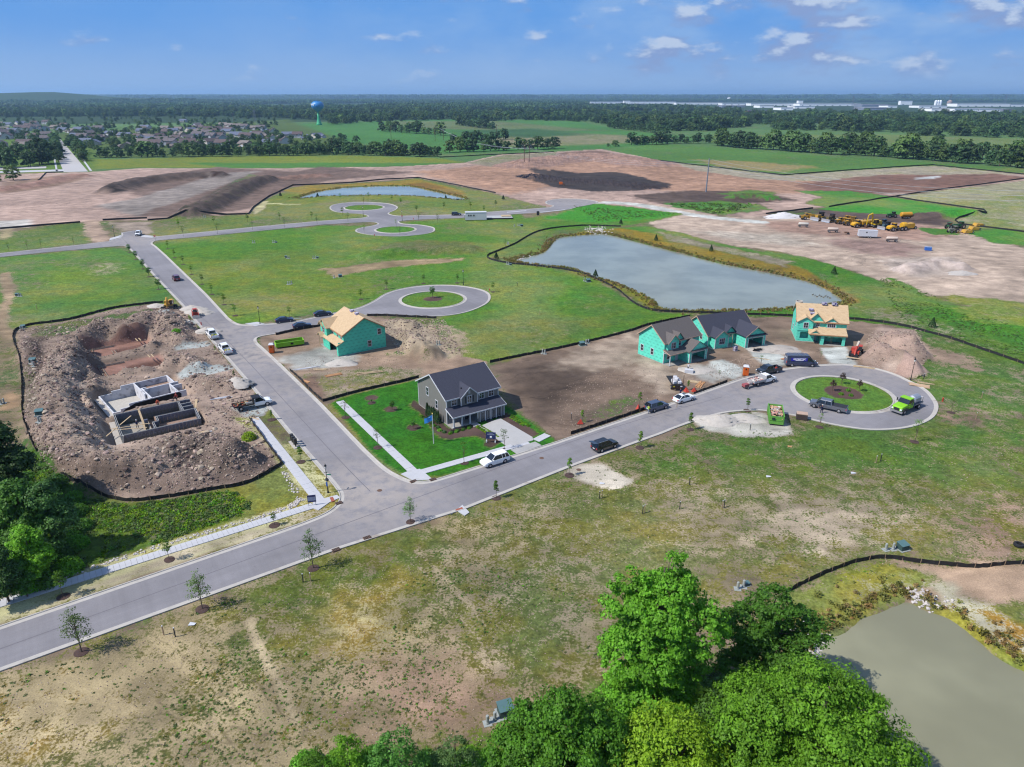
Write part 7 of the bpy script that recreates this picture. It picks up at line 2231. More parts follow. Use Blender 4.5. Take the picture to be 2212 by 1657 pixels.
def trunk_mesh(h,r,lobes,seed,nb=7,name='trunk'):
 rs = np.random.RandomState(seed)
 m = MB()
 p = [(0,0,-.3),(rs.uniform(-.1,.1),rs.uniform(-.1,.1),h*.35),(rs.uniform(-.3,.3)*h*.05,rs.uniform(-.3,.3)*h*.05,h*.7),(0,0,h*.92)]
 m.tube(p,[r*1.3,r,r*.6,r*.15],7)
 for k in range(nb):
  x,y,z,rx,rz_ = lobes[k % len(lobes)]
  a = rs.uniform(0,6.28)
  z0_ = h*rs.uniform(.25,.6)
  e = (x + math.cos(a)*rx*.8,y + math.sin(a)*rx*.8,z + rz_*rs.uniform(-.2,.5))
  s = (0,0,z0_)
  md = tuple(s[i]*.5 + e[i]*.5 + (.12*h*.3 if i == 2 else 0) for i in range(3))
  m.tube([s,md,e],[r*.45,r*.3,r*.06],5)
 me = bpy.data.meshes.new(name)
 me.from_pydata(m.v,[],m.f)
 me.materials.append(M_BARK)
 return me
def tree_at(base,top=None,h=None,proto=None,label='',cat='tree',name='tree',group=None,s=1.0,rz=None):
 x,y = G(*base)
 z = hz(x,y)
 H_ = proto[2]
 if top is not None:
  lo,hi = 0.0,60.0
  for _ in range(40):
   md = (lo + hi)/2
   d = y*CP + (CAM_H - md)*SP
   v = 828.5 + 1535*((CAM_H - md)*CP - y*SP)/d
   if v > top[1]: lo = md
   else: hi = md
  h = lo - z
 sc_ = (h/H_) if h else s
 t = thing(name,label,cat,(x,y,z),NR.uniform(0,6.28) if rz is None else rz,group)
 t.scale = (sc_*NR.uniform(.9,1.1),sc_*NR.uniform(.9,1.1),sc_)
 link('trunk',proto[1],t)
 link('crown',proto[0],t)
 return t
def proto(h,lobes,ncl,per,leaf,seed,mt,cr,tr=.1,nb=7,nm='tree'):
 return (crown(lobes,ncl,per,leaf,seed,mt,cr),trunk_mesh(h,tr,lobes,seed + 50,nb),h)
def big(label,base,top,lobes,ncl,per,leaf,seed,mt,cr,tr=.3):
 """lobes given for a tree 10 m tall"""
 p = proto(10,lobes,int(ncl*1.9),int(per*1.3),leaf,seed,mt,cr*.72,tr/1.5,12)
 return tree_at(base,top,None,p,label,rz=0)
big('tallest leafy tree at the bottom of the picture, left of the muddy pond',(1404,1560),(1440,1192),[(.6,0,9.2,.5,.8),(-1.2,0,8.3,.7,.8),(.5,0,8.0,1.1,1.2),(0,0,6.9,1.9,1.8),(-1.6,.2,6.9,1.3,1.5),(1.6,-.2,6.0,1.6,1.6),(-.4,-.3,5.0,2.1,1.8),(.8,.3,3.6,2.0,1.5),(-1.5,0,4.0,1.5,1.5),(0,-.6,2.2,2.4,1.3),(-1.8,-.3,2.0,1.4,1.0)],400,55,.085,1,L_BRIGHT,.5)
big('darker tree with open crown between the tallest tree and the muddy pond',(1640,1500),(1680,1268),[(0,0,8.2,1.6,1.5),(-1.7,0,6.3,2.0,1.9),(1.9,.2,6.0,1.8,1.8),(.2,-.5,4.4,2.6,2.0),(-1.6,-.4,3.0,1.8,1.4)],260,50,.10,2,leaf_mat('leaves_rich',(.10,.25,.025),.35),.62)
big('broad yellow-green tree at the bottom right beside the muddy pond',(1722,1800),(1800,1452),[(-.3,.6,8.0,1.7,1.5),(1.7,.8,7.1,1.6,1.6),(-2.0,.8,6.9,1.5,1.6),(.2,-1.4,6.5,2.0,1.8),(-3.3,.6,5.2,1.8,1.9),(3.3,-.2,4.9,1.8,2.0),(1.8,-2.4,4.4,2.2,2.0),(-1.8,-2.0,4.4,2.2,2.0),(-1.6,2.4,4.4,2.4,2.2),(1.8,2.2,5.0,2.2,2.2)],520,75,.078,3,leaf_mat('leaves_yellowish',(.105,.25,.018),.35),.75)
big('rounded leafy tree at the bottom edge left of the tallest tree',(1212,1765),(1232,1500),[(-.2,0,8.3,1.4,1.5),(-1.8,.4,7.0,1.5,1.5),(1.8,.3,7.2,1.6,1.5),(0,-1.4,6.2,1.9,1.8),(-2.7,0,5.2,1.8,1.8),(2.8,.2,5.4,1.8,2.0),(0,-1.9,3.8,2.8,2.2)],380,60,.10,4,L_BRIGHT,.8)
big('yellow-green tree low at the bottom edge between the rounded tree and the broad one',(1430,1790),(1478,1570),[(0,0,7.2,3.4,2.6),(-3,0,5.0,2.4,2.4),(3,0,5.4,2.6,2.4)],240,50,.12,6,L_YEL,1.0)
big('dense tree filling the bottom corner beside the pond, behind the broad tree',(1560,1700),(1600,1520),[(0,0,7.2,3.0,2.6),(-2.5,0,5.0,2.4,2.4),(2.5,0,5.4,2.4,2.4)],220,50,.13,7,L_MID,1.0)
for k,(b,tp,mt,lab) in enumerate((((860,1700),(856,1582),L_MID,'open shrubby tree at the bottom edge, middle of the row'),((760,1690),(776,1592),L_BRIGHT,'open shrubby tree at the bottom edge, second in the row'),((985,1680),(975,1594),L_GRY,'thin grey-green shrubby tree just left of the rounded tree'),((690,1720),(695,1628),L_BRIGHT,'shrubby tree at the bottom edge, left end of the row'))):
 big(lab,b,tp,[(0,0,7,2.4,2.6),(-2,.4,4.6,2.0,2.0),(2,-.3,4.6,2.0,2.2)],46,34,.17,20 + k,mt,1.15,.2)
for k,(b,tp,mt,lab) in enumerate((((30,1100),(12,905),L_DARK,'tall dark tree at the left edge beside the silt fence corner'),((72,1205),(58,1036),L_MID,'leafy tree left of the swale, lower of the left-edge wood'),((126,1200),(112,1040),L_DARK,'dark spreading tree nearest the spoil heap corner'),((10,1200),(-4,1040),L_DARK,'dark tree cut by the left edge of the picture'),((20,1300),(4,1180),L_DARK,'low dark tree at the left edge beside the pavement'),((85,1262),(74,1134),L_BRIGHT,'bright maple-like tree in the left-edge wood'),((-30,1150),(-50,960),L_DARK,'dark tree at the extreme left edge'),((60,1290),(54,1210),L_MID,'small tree among the left-edge wood near the stones'))):
 big(lab,b,tp,[(0,0,7.8,1.5,1.8),(-1.4,.3,5.4,1.5,1.9),(1.4,-.2,5.0,1.5,2.0),(0,-1.2,3.2,1.8,1.8)],170,45,.16,30 + k,mt,.95,.2)
def shrub_mesh(seed,mt,n=500,r=.5,leaf=.08):
 rs = np.random.RandomState(seed)
 q = rs.normal(0,1,(n,3))
 q /= np.linalg.norm(q,axis=1)[:,None]
 q[:,2] = np.abs(q[:,2])
 return leaves(q*r*rs.uniform(.7,1.05,(n,1))*np.array([1,1,.95]),q,leaf,rs,mt,'shrub')
def shrub(u,v,me_,label,s=1.0,name='shrub',group=None,wp=None):
 x,y = wp or G(u,v)
 o = tag(link(name,me_,None,(x,y,hz(x,y) - .02),NR.uniform(0,6)),label,'shrub',group)
 o.scale = (s*NR.uniform(.85,1.15),s*NR.uniform(.85,1.15),s*NR.uniform(.85,1.15))
 return o
ORD = 'first second third fourth fifth sixth seventh eighth ninth tenth eleventh twelfth thirteenth fourteenth fifteenth sixteenth seventeenth eighteenth nineteenth'.split()
TENS = {2: 'twent',3: 'thirt',4: 'fort',5: 'fift',6: 'sixt',7: 'sevent',8: 'eight',9: 'ninet'}
def nth(k):
 if k < 19: return ORD[k]
 k += 1
 return TENS[k // 10] + 'ieth' if k % 10 == 0 else TENS[k // 10] + 'y-' + ORD[k % 10 - 1]
S_G,S_Y,S_D,S_P = shrub_mesh(1,L_BRIGHT),shrub_mesh(2,L_YEL),shrub_mesh(3,L_DARK),shrub_mesh(4,L_PURP)
S_BIG = shrub_mesh(5,L_BRIGHT,1400,1.6,.14)
S_BIGY = shrub_mesh(6,L_YEL,1400,1.6,.14)
S_BIGM = shrub_mesh(8,L_MID,1400,1.6,.15)
hm = lambda x,y: (H_MODEL.location.x + math.cos(R(34))*x - math.sin(R(34))*y,H_MODEL.location.y + math.sin(R(34))*x + math.cos(R(34))*y)
for k in range(9):
 shrub(0,0,S_G if k % 4 else S_Y,'round %s shrub, %s from the porch in the back row left of the driveway' % ('green' if k % 4 else 'yellow',nth(k)),.72,wp=hm(4.1 + .02*k,-3.8 - .62*k))
 shrub(0,0,S_Y if k % 3 else S_G,'round %s shrub, %s from the porch along the driveway\'s left edge' % ('yellow-green' if k % 3 else 'green',nth(k)),.6,wp=hm(4.75 + .02*k,-4.2 - .62*k))
 shrub(0,0,S_G,'round green shrub, %s from the house along the driveway\'s right edge' % nth(k),.75,wp=hm(11.9,-3.2 - .66*k))
 if k < 7: shrub(0,0,S_Y if k % 2 else S_G,'small yellow shrub, %s from the house right beside the driveway' % nth(k),.55,wp=hm(11.2,-3.8 - .66*k))
for k in range(12):
 shrub(0,0,(S_P,S_D,S_G)[k % 3],'%s foundation shrub, %s along the curved bed before the porch' % (('purple','dark green','green')[k % 3],nth(k)),.8,wp=hm(3.3 - k*.42,-2.9 - .25*(k % 3)))
for k in range(8):
 shrub(0,0,S_G if k % 2 else S_D,'leafy shrub, %s along the side bed of the grey house' % nth(k),.9,wp=hm(-1.9 - .3*(k % 2),-2.4 + 1.15*k))
q = np.random.RandomState(77)
zc_ = q.uniform(0,1,1200)
an = q.uniform(0,6.28,1200)
rr = .42*(1 - zc_)**.6 + .03
arb = leaves(np.c_[np.cos(an)*rr,np.sin(an)*rr,zc_*2.3],np.c_[np.cos(an),np.sin(an),np.full(1200,.3)],.08,q,leaf_mat('leaves_conifer',(.018,.05,.014),.1),'x')
for k in range(6):
 shrub(0,0,arb,'narrow upright dark conifer, %s from the porch corner along the grey side wall' % nth(k),1.0,'conifer',wp=hm(-.9,1.6 + .85*k))
shrub(148,1232,S_BIG,'round bright bush between the left-edge wood and the pavement',1.2)
shrub(538,948,S_BIGY,'round yellow-green bush growing on the spoil heap',.8)
shrub(384,733,S_BIG,'green weed bush on the small spoil mound by the gravel drives',.7)
for k,(u,v,me_,s) in enumerate(((1350,1560,S_BIGY,1.6),(1440,1530,S_BIGY,1.9),(1500,1555,S_BIGY,1.9),(1400,1600,S_BIGY,1.5),(1460,1570,S_BIGY,1.3),(1340,1640,S_BIGY,1.4),(1480,1640,S_BIGY,1.5),(1540,1610,S_BIG,1.3),(1420,1650,S_BIGY,1.4),(1380,1510,S_BIG,.9),(1560,1560,S_BIGM,1.5),(1620,1590,S_BIGM,1.5),(1660,1540,S_BIGM,1.2),(1690,1470,S_BIGM,1.1),(1590,1500,S_BIGM,1.4),(1540,1520,S_BIGM,1.4),(1630,1640,S_BIG,1.5),(1300,1600,S_BIG,1.3),(1010,1640,S_BIG,.8),(1060,1650,S_BIG,.9),(920,1650,S_BIGM,.8),(730,1650,S_BIG,.8),(810,1650,S_BIG,.9),(660,1655,S_BIG,.9))):
 shrub(u,v,me_,'%s of the leafy bushes under the near trees, counted from the tallest tree' % nth(k),s,'bush','bushes under the near trees')
for k,(u,v) in enumerate(((150,1130),(170,1110),(160,1150),(145,1170),(180,1140),(150,1190),(165,1180),(150,1100),(130,1200),(70,1270),(100,1262),(130,1060),(160,1080),(60,1040),(20,1010),(90,1240),(30,1250),(130,1230),(60,1150),(20,1150))):
 shrub(u,v,(S_BIG,S_BIGM,S_BIGM)[k % 3],'%s rough bush between the left-edge wood and the swale' % nth(k),.8 + .1*(k % 4),'bush','rough bushes on the swale bank')
P_AIRY = proto(5,[(0,0,3.9,.7,1.0),(0,0,2.8,1.2,1.0),(0,0,2.0,1.1,.6)],70,16,.075,41,L_GRY,.38,.05,16)
P_COL = proto(4,[(0,0,3.2,.28,.7),(0,0,2.4,.42,.7),(0,0,1.8,.4,.4)],34,24,.085,42,L_SPR,.26,.035,8)
P_SML = proto(3,[(0,0,2.4,.45,.5),(0,0,1.8,.5,.4)],26,18,.08,43,L_SPR,.25,.03,8)
P_RND = proto(3,[(0,0,2.2,.7,.75),(.1,0,1.5,.7,.6)],46,26,.09,44,L_MID,.3,.05,8)
P_PUR = proto(3.4,[(0,0,2.6,.35,.6),(0,0,1.9,.7,.7)],44,26,.085,45,L_PURP,.28,.05,8)
P_THIN = proto(4,[(0,0,3.0,.6,.8),(0,0,2.1,.7,.6)],22,12,.07,46,L_SPR,.3,.03,12)
q = np.random.RandomState(78)
zc_ = q.uniform(0,1,700); an = q.uniform(0,6.28,700); rr = .75*(1 - zc_) + .04
EVG = leaves(np.c_[np.cos(an)*rr,np.sin(an)*rr,.25 + zc_*1.9],np.c_[np.cos(an),np.sin(an),np.full(700,.1)],.12,q,MATS['leaves_conifer'],'crown')
P_EVG = (EVG,trunk_mesh(1.2,.06,[(0,0,.6,.2,.2)],5,2),2.2)
M_MUL = mat('bark_mulch',pc8(86,66,60),.95,var=.3,vscale=3,bump=.6)
def mulch(par,r_=.75):
 s = 1/par.scale[0]
 o = MB().lathe([(r_*s,-.05),(r_*s,.04*s),(r_*.6*s,.09*s),(.05,.11*s)],n=14).build('mulch_ring',M_MUL,par)
 return o
def street(rows,pr,text_,mul=True,hh=None):
 for k,r_ in enumerate(rows):
  b,tp = (r_ if isinstance(r_[0],(tuple,list)) else (r_,None))
  t = tree_at(b,tp,hh if tp is None else None,pr,text_ % nth(k),name='young_tree')
  if mul: mulch(t)
street([((176,1409),(147,1313)),((437,1316),(415,1233)),((677,1228),(661,1144)),((887,1128),(879,1073))],P_AIRY,'airy young tree on the south verge of the entry road, %s from the left')
street([((137,1289),(126,1236)),((366,1209),(359,1166)),((593,1135),(589,1108))],P_SML,'small sapling between pavement and entry road, %s from the left')
street([((1072,1076),(1070,1036)),((1230,1027),(1229,987)),((1382,967),(1381,928)),((1491,928),(1490,889)),((1614,887),(1615,858))],P_COL,'narrow bright sapling on the south kerb of the side road, %s from the left')
street([((1770,923),(1773,890)),((1975,955),(1982,902)),((2054,891),(2052,861))],P_THIN,'pale thin sapling round the big turning circle, %s from the left')
street([((1798,845),(1797,818)),((1818,830),(1820,803)),((1855,845),(1853,818))],P_PUR,'dark purple young tree on the big round island, %s from the left',False)
for k,(u,v) in enumerate(((1817,852),(1832,844),(1838,855))): shrub(u,v,S_G,'low green shrub on the big island, %s from the left' % nth(k),1.0)
street([((934,643),(934,619))],P_RND,'dark young tree on the middle island, %s and only one')
street([((747,902),(738,853)),((816,967),(812,921)),((1003,1000),(1001,951)),((1089,970),(1086,923))],P_THIN,'thin young tree on the show-home verge, %s from the left')
street([((847,887),(845,866)),((893,927),(892,907)),((803,871),(802,862))],P_RND,'low round young tree on the show-home lawn, %s planted')
street([((1258,911),(1257,884)),((1382,874),(1382,845)),((1486,842),(1486,820))],P_COL,'young tree behind the kerb-side silt fence, %s from the left',False)
street([((1643,790),(1642,765)),((1553,816),(1552,798)),((1772,777),(1772,757))],P_THIN,'spindly sapling among the unfinished houses, %s one',False)
street([((412,702),(407,680)),((466,764),(466,745)),((507,819),(507,799)),((587,907),(586,884)),((650,998),(649,962))],P_COL,'sapling on the west verge of the long road, %s from the sand piles')
street([(280,546),(294,561),(309,581),(322,598),(343,625)],P_RND,'round young tree on the west kerb of the long road, %s from the far crossroads',hh=3.2)
street([(363,538),(377,557),(396,571),(414,593),(437,614),(458,636),(484,658),(508,682)],P_SML,'sapling on the east verge of the long road, %s from the far crossroads',hh=3.2)
street([(626,685),(780,646),(835,624),(915,612),(988,611),(1065,631)],P_SML,'sapling round the middle turning circle, %s from the left',hh=3.0)
street([(396,511),(470,506),(546,497.6),(615,491.5),(685,485.4),(752,480.5),(905,480),(946,484)],P_THIN,'pale sapling on the near side of the far road, %s from the left',False,hh=5)
street([(386,493),(463,486),(535,480.5),(604,476),(674,475),(740,466),(796,431),(847,436),(866,444),(900,460),(959,454),(1016,453),(1045,461),(1071,449),(735,433)],P_SML,'sapling on the far side of the far road, %s counted left to right',False,hh=4)
street([(786,441),(856,492),(787,504),(864,508),(1091,538),(20,545),(90,537),(160,531),(60,540)],P_THIN,'slender sapling in the far plots, %s of the scattered ones',False,hh=4)
street([(606,424),(686,424),(963,427),(1087,431),(1072,560),(1286,599),(1341,484),(1536,543),(1801,592),(2013,707),(1417,520)],P_EVG,'small dark evergreen, %s of those dotted round the ponds',False,hh=2.6)
# scattering with geometry nodes (only for what nobody could count)
def scatter(name,label,cat,pts,scl,protos,sink=0.0):
 n = len(pts)
 me = bpy.data.meshes.new(name)
 me.vertices.add(n)
 me.vertices.foreach_set('co',np.asarray(pts,np.float32).ravel())
 rs = np.random.RandomState(n)
 for nm,arr in (('s',scl),('r',rs.uniform(0,6.28,n))):
  me.attributes.new(nm,'FLOAT','POINT').data.foreach_set('value',np.asarray(arr,np.float32))
 me.attributes.new('k','INT','POINT').data.foreach_set('value',rs.randint(0,len(protos),n).astype(np.int32))
 o = link(name,me)
 coll = bpy.data.collections.new('kinds_of_' + name)
 for q in protos:
  coll.objects.link(bpy.data.objects.new('kind',q))
 ng = bpy.data.node_groups.new('scatter_' + name,'GeometryNodeTree')
 ng.interface.new_socket('Geometry',in_out='INPUT',socket_type='NodeSocketGeometry')
 ng.interface.new_socket('Geometry',in_out='OUTPUT',socket_type='NodeSocketGeometry')
 N = ng.nodes
 gi,go = N.new('NodeGroupInput'),N.new('NodeGroupOutput')
 ip,ci = N.new('GeometryNodeInstanceOnPoints'),N.new('GeometryNodeCollectionInfo')
 ci.inputs[0].default_value = coll
 ci.inputs[1].default_value = True
 ip.inputs['Pick Instance'].default_value = True
 def att(nm,ty):
  a = N.new('GeometryNodeInputNamedAttribute')
  a.data_type = ty
  a.inputs[0].default_value = nm
  return [q for q in a.outputs if q.enabled][0]
 L = ng.links.new
 L(gi.outputs[0],ip.inputs['Points'])
 L(ci.outputs[0],ip.inputs['Instance'])
 L(att('k','INT'),ip.inputs['Instance Index'])
 L(att('s','FLOAT'),ip.inputs['Scale'])
 cx_ = N.new('ShaderNodeCombineXYZ')
 L(att('r','FLOAT'),cx_.inputs[2])
 L(cx_.outputs[0],ip.inputs['Rotation'])
 L(ip.outputs[0],go.inputs[0])
 o.modifiers.new('scatter','NODES').node_group = ng
 return tag(o,label,cat,kind='stuff')
def inpoly_pts(poly,n,seed,wpts=True):
 rs = np.random.RandomState(seed)
 P = np.array(poly)
 x = rs.uniform(P[:,0].min(),P[:,0].max(),n)
 y = rs.uniform(P[:,1].min(),P[:,1].max(),n)
 k = sdist(x,y,poly) > 0
 return x[k],y[k],rs
def rockmesh(seed,mt):
 bm = bmesh.new()
 bmesh.ops.create_icosphere(bm,subdivisions=1,radius=.5)
 rs = np.random.RandomState(seed)
 for v in bm.verts: v.co = Vector((v.co.x*rs.uniform(.6,1.3),v.co.y*rs.uniform(.6,1.3),v.co.z*rs.uniform(.4,.95)))
 me = bpy.data.meshes.new('clod')
 bm.to_mesh(me)
 bm.free()
 me.materials.append(mt)
 return me
M_CLOD = mat('spoil_clod',pc8(186,166,150),.95,var=.2,rnd=.28)
M_CLOD2 = mat('spoil_clod_dark',pc8(126,108,98),.95,var=.2,rnd=.25)
M_RIP = mat('riprap_stone',pc8(214,206,200),.9,var=.15,rnd=.15)
RK = [rockmesh(k,M_CLOD) for k in range(3)] + [rockmesh(9,M_CLOD2),rockmesh(10,M_CLOD2)]
x,y,rs = inpoly_pts(GL(YARD),110000,3)
z = hzv(x,y)
dd_ = np.interp(z,[-.2,.4,1.6],[.10,.5,.85])
n_ = fbm(x,y,.12,3)
k = (rs.uniform(0,1,len(x)) < dd_*(n_*1.6 + .05)) & (z > -.8)
for fr_,x0,x1,y0,y1 in ((fr4,-2,13.6,-.6,11.2),(fr3,-2,14.2,-.6,11.2)):
 k &= sdist(x,y,[fr_(x0,y0),fr_(x1,y0),fr_(x1,y1),fr_(x0,y1)]) < 0
x,y,z = x[k],y[k],z[k]
print('rubble',len(x))
scatter('rubble','broken clods and stones strewn over the spoil heaps','rubble',np.c_[x,y,z],np.clip(.2*rs.uniform(.004,1,len(x))**-.36,.16,1.1),RK)
X2,Y2,S2 = [],[],[]
for poly,n,s0,s1 in (([(820,690),(960,690),(1000,765),(860,765)],1500,.1,.5),([(1870,720),(1990,710),(2000,790),(1880,795)],1200,.1,.45),([(1180,850),(1400,760),(1440,860),(1220,935)],1300,.05,.24),([(1490,800),(1610,770),(1640,790),(1560,822)],900,.06,.22),([(640,770),(700,850),(905,815),(860,770)],900,.06,.25),([(1380,1040),(2200,950),(2200,1200),(1600,1300),(1000,1160)],2500,.05,.22),([(0,1480),(900,1200),(1300,1300),(1000,1657),(0,1657)],3500,.04,.16)):
 a,b,rs2 = inpoly_pts(GL(poly),n*2,int(n))
 X2.append(a); Y2.append(b); S2.append(rs2.uniform(s0,s1,len(a)))
x,y = np.concatenate(X2),np.concatenate(Y2)
scatter('stones','loose stones and clods lying about the bare ground','stones',np.c_[x,y,hzv(x,y)],np.concatenate(S2),RK)
X2,Y2,S2 = [],[],[]
for l,w_,n,s0,s1 in (([(1738,1365),(1752,1395),(1775,1425)],2.4,260,.25,.6),([(1985,1288),(2015,1300)],1.6,120,.25,.55),([(1286,492),(1294,504)],5,120,.4,1.1),([(1122,560),(1152,553)],3,90,.3,.8),([(608,1012),(648,1080),(632,1093),(560,1118),(370,1172),(160,1240),(0,1295)],.5,420,.18,.42)):
 wl = GL(l)
 tt = NR.uniform(0,len(wl) - 1.001,n)
 P_ = np.array(wl)
 i_ = tt.astype(int)
 f_ = (tt - i_)[:,None]
 q = P_[i_]*(1 - f_) + P_[i_ + 1]*f_ + NR.normal(0,w_/2,(n,2))
 X2.append(q[:,0]); Y2.append(q[:,1]); S2.append(NR.uniform(s0,s1,n))
x,y = np.concatenate(X2),np.concatenate(Y2)
scatter('riprap','pale riprap stones at the pond outlets and along the swale edge','stones',np.c_[x,y,hzv(x,y) + .03],np.concatenate(S2),[rockmesh(k + 20,M_RIP) for k in range(3)])
def tuft(seed,mt,n=26,r=.3,leaf=.12,up=.6):
 rs = np.random.RandomState(seed)
 c = rs.normal(0,r*.5,(n,3))
 c[:,2] = np.abs(c[:,2])*up
 return leaves(c,np.c_[c[:,:2]*1.5,np.full(n,.6)],leaf,rs,mt,'tuft')
L_WEED = leaf_mat('leaves_weed',(.075,.13,.035),.2)
TF = [tuft(1,L_WEED),tuft(2,L_BRIGHT),tuft(3,L_WEED),tuft(4,L_WEED)]
X2,Y2,S2 = [],[],[]
for poly,n,s0,s1,thr_ in (([(0,1480),(860,1160),(1330,1300),(1330,1560),(900,1657),(0,1657)],8000,.2,.6,.54),([(1000,1110),(1500,930),(2212,930),(2212,1200),(1700,1280),(1300,1240)],6000,.2,.55,.53),([(1340,1480),(1780,1420),(1840,1657),(1000,1657),(1200,1580)],5000,.6,1.8,.3),([(1240,445),(1470,463),(1290,480)],900,.8,1.8,.3),([(1900,600),(2212,700),(2212,790),(1940,690)],5000,.4,1.0,.45),([(1440,440),(1640,440),(1560,466)],500,1.5,3.5,.3)):
 a,b,rs2 = inpoly_pts(GL(poly),n,int(n) + 1)
 k = fbm(a,b,.11,3) + rs2.uniform(-.12,.12,len(a)) > thr_
 X2.append(a[k]); Y2.append(b[k]); S2.append(rs2.uniform(s0,s1,k.sum()))
x,y = np.concatenate(X2),np.concatenate(Y2)
scatter('weeds','scattered green weeds and grass tufts on the dry ground','weeds',np.c_[x,y,hzv(x,y)],np.concatenate(S2),TF)
a,b,rs2 = inpoly_pts(GL([(140,1065),(277,1092),(456,1066),(500,1060),(560,1100),(380,1160),(160,1235),(0,1290),(-60,1300),(-60,1000),(60,980)]),14000,55)
k = fbm(a,b,.09,3) + rs2.uniform(-.1,.1,len(a)) > .42
scatter('undergrowth','rank green undergrowth in the swale below the spoil heap','undergrowth',np.c_[a[k],b[k],hzv(a[k],b[k])],rs2.uniform(.5,1.5,k.sum()),TF + [tuft(8,L_YEL)])
rs2 = np.random.RandomState(91)
RD = [leaves(np.c_[rs2.normal(0,.25,30),rs2.normal(0,.25,30),rs2.uniform(.1,.7,30)],np.c_[rs2.normal(0,1,(30,2)),np.zeros(30)],.22,rs2,m_,'reed') for m_ in (leaf_mat('reed_olive',(.17,.18,.05),.2),leaf_mat('reed_rust',(.20,.15,.06),.2))]
X2,Y2,S2 = [],[],[]
for P_,n in ((POND1,4500),(POND2,1800),(POND3,700)):
 P2 = densify(P_ + [P_[0]],2)
 q = np.array(P2)[NR.randint(0,len(P2),n)] + NR.normal(0,1.7,(n,2))
 d = sdist(q[:,0],q[:,1],P_)
 q = q[d < -.3]
 X2.append(q[:,0]); Y2.append(q[:,1]); S2.append(NR.uniform(.35,.85,len(q)))
x,y = np.concatenate(X2),np.concatenate(Y2)
scatter('reeds','olive and rust reeds fringing the ponds','reeds',np.c_[x,y,hzv(x,y)],np.concatenate(S2),RD)
# far trees
def far_proto(seed,mt,h=12.0,w_=1.25,ncl=70,per=12,leaf=.8):
 lob = [(0,0,h*.68,h*.26*w_,h*.28),(-h*.16*w_,0,h*.48,h*.22*w_,h*.24),(h*.16*w_,.1*h,h*.5,h*.22*w_,h*.24),(0,-h*.12,h*.26,h*.3*w_,h*.22),(0,h*.1,h*.16,h*.3*w_,h*.14)]
 return (crown(lob,ncl,per,leaf,seed,mt,h*.11),trunk_mesh(h,h*.022,lob,seed,3),h)
FP = [far_proto(60,L_FAR),far_proto(61,L_FAR,w_=1.5),far_proto(62,L_FAR,w_=1.05),far_proto(63,L_FARL),far_proto(64,L_FARL,w_=1.4)]
def row(px,sp,hrange,text_,group,depth=6,kinds=(0,1,2,3),name='tree',hpx=None):
 l = GL(px)
 L_ = sum(math.dist(a,b) for a,b in zip(l[:-1],l[1:]))
 n = max(1,int(L_/sp))
 P_ = np.array(l)
 seg = np.r_[0,np.cumsum(np.hypot(*(P_[1:] - P_[:-1]).T))]
 s = (np.arange(n) + .5)/n*seg[-1] + NR.uniform(-sp*.3,sp*.3,n)
 for k in range(n):
  x,y = np.interp(s[k],seg,P_[:,0]),np.interp(s[k],seg,P_[:,1]) + NR.uniform(-depth,depth)
  pr = FP[kinds[NR.randint(len(kinds))]]
  t = thing(name,text_ % nth(k),'tree',(x,y,hz(x,y)),NR.uniform(0,6.28),group)
  h_ = NR.uniform(*hrange)*NR.uniform(.9,1.6)
  t.scale = (h_/12*NR.uniform(.9,1.2),)*2 + (h_/12,)
  link('trunk',pr[1],t)
  link('crown',pr[0],t)
row([(200,341),(480,338),(756,334),(948,339)],7.5,(6.5,10.5),'tree in the front row of the belt behind the green field, %s from the left','front row of the tree belt',3)
row([(420,334),(756,331),(940,336)],9,(7,11),'tree in the back row of the belt behind the green field, %s from the left','back row of the tree belt',4)
row([(-20,363),(60,361),(108,352)],7,(10,15),'tree at the front of the left clump beside the avenue, %s from the left','left clump by the avenue',4)
row([(-20,345),(60,342),(112,335)],8,(11,16),'tree in the middle of the left clump beside the avenue, %s from the left','left clump by the avenue',5)
row([(-10,392),(50,388)],7,(5,8),'low tree at the left edge below the avenue end, %s from the left','low trees below the avenue end',3,(3,4))
row([(129,350),(124,325),(118,305)],11,(6,9),'street tree on the left of the avenue, %s from its near end','avenue trees',1)
row([(180,350),(168,325),(152,305)],11,(6,9),'street tree on the right of the avenue, %s from its near end','avenue trees',1)
row([(960,330),(1080,326),(1205,321)],9,(8,14),'tree in the hedgerow behind the power poles, %s from the left','hedgerow behind the power poles',4)
row([(970,312),(1020,308),(1100,300)],12,(8,13),'tree in the hedge behind the hedgerow, %s from the left','back hedge',5)
row([(1294,318),(1350,317)],12,(4,6),'low shrubby tree in the open field, %s from the left','field shrubs',3,(1,4))
row([(1355,314),(1440,311),(1540,309)],8,(7,12),'tree in the dark hedge at mid-right, %s from the left','mid-right hedge',4,(0,1,2))
row([(1545,314),(1600,320),(1690,325)],7.5,(11,16),'tall tree in the right hedgerow, left part, %s from the left','right hedgerow',5,(2,3,0))
row([(1690,326),(1790,333),(1900,338),(2050,350),(2230,364)],7.5,(8,15),'tree in the front of the right hedgerow, %s from the left','right hedgerow',4,(3,4,0,2))
row([(1760,324),(1900,330),(2060,340),(2230,352)],9,(9,15),'tree in the back of the right hedgerow, %s from the left','right hedgerow',5,(0,3))
row([(986,270),(1068,280)],13,(8,12),'tree in the small copse in the middle field, %s from the left','middle copse',6,(0,1,2))
row([(1314,276),(1380,283),(1447,291)],13,(8,12),'tree in the right copse of the middle field, %s from the left','right copse',6,(0,1,2))
row([(818,283),(880,287),(955,293)],14,(9,15),'tree in the slanting hedge left of the middle field, %s from the left','slanting hedge',8)
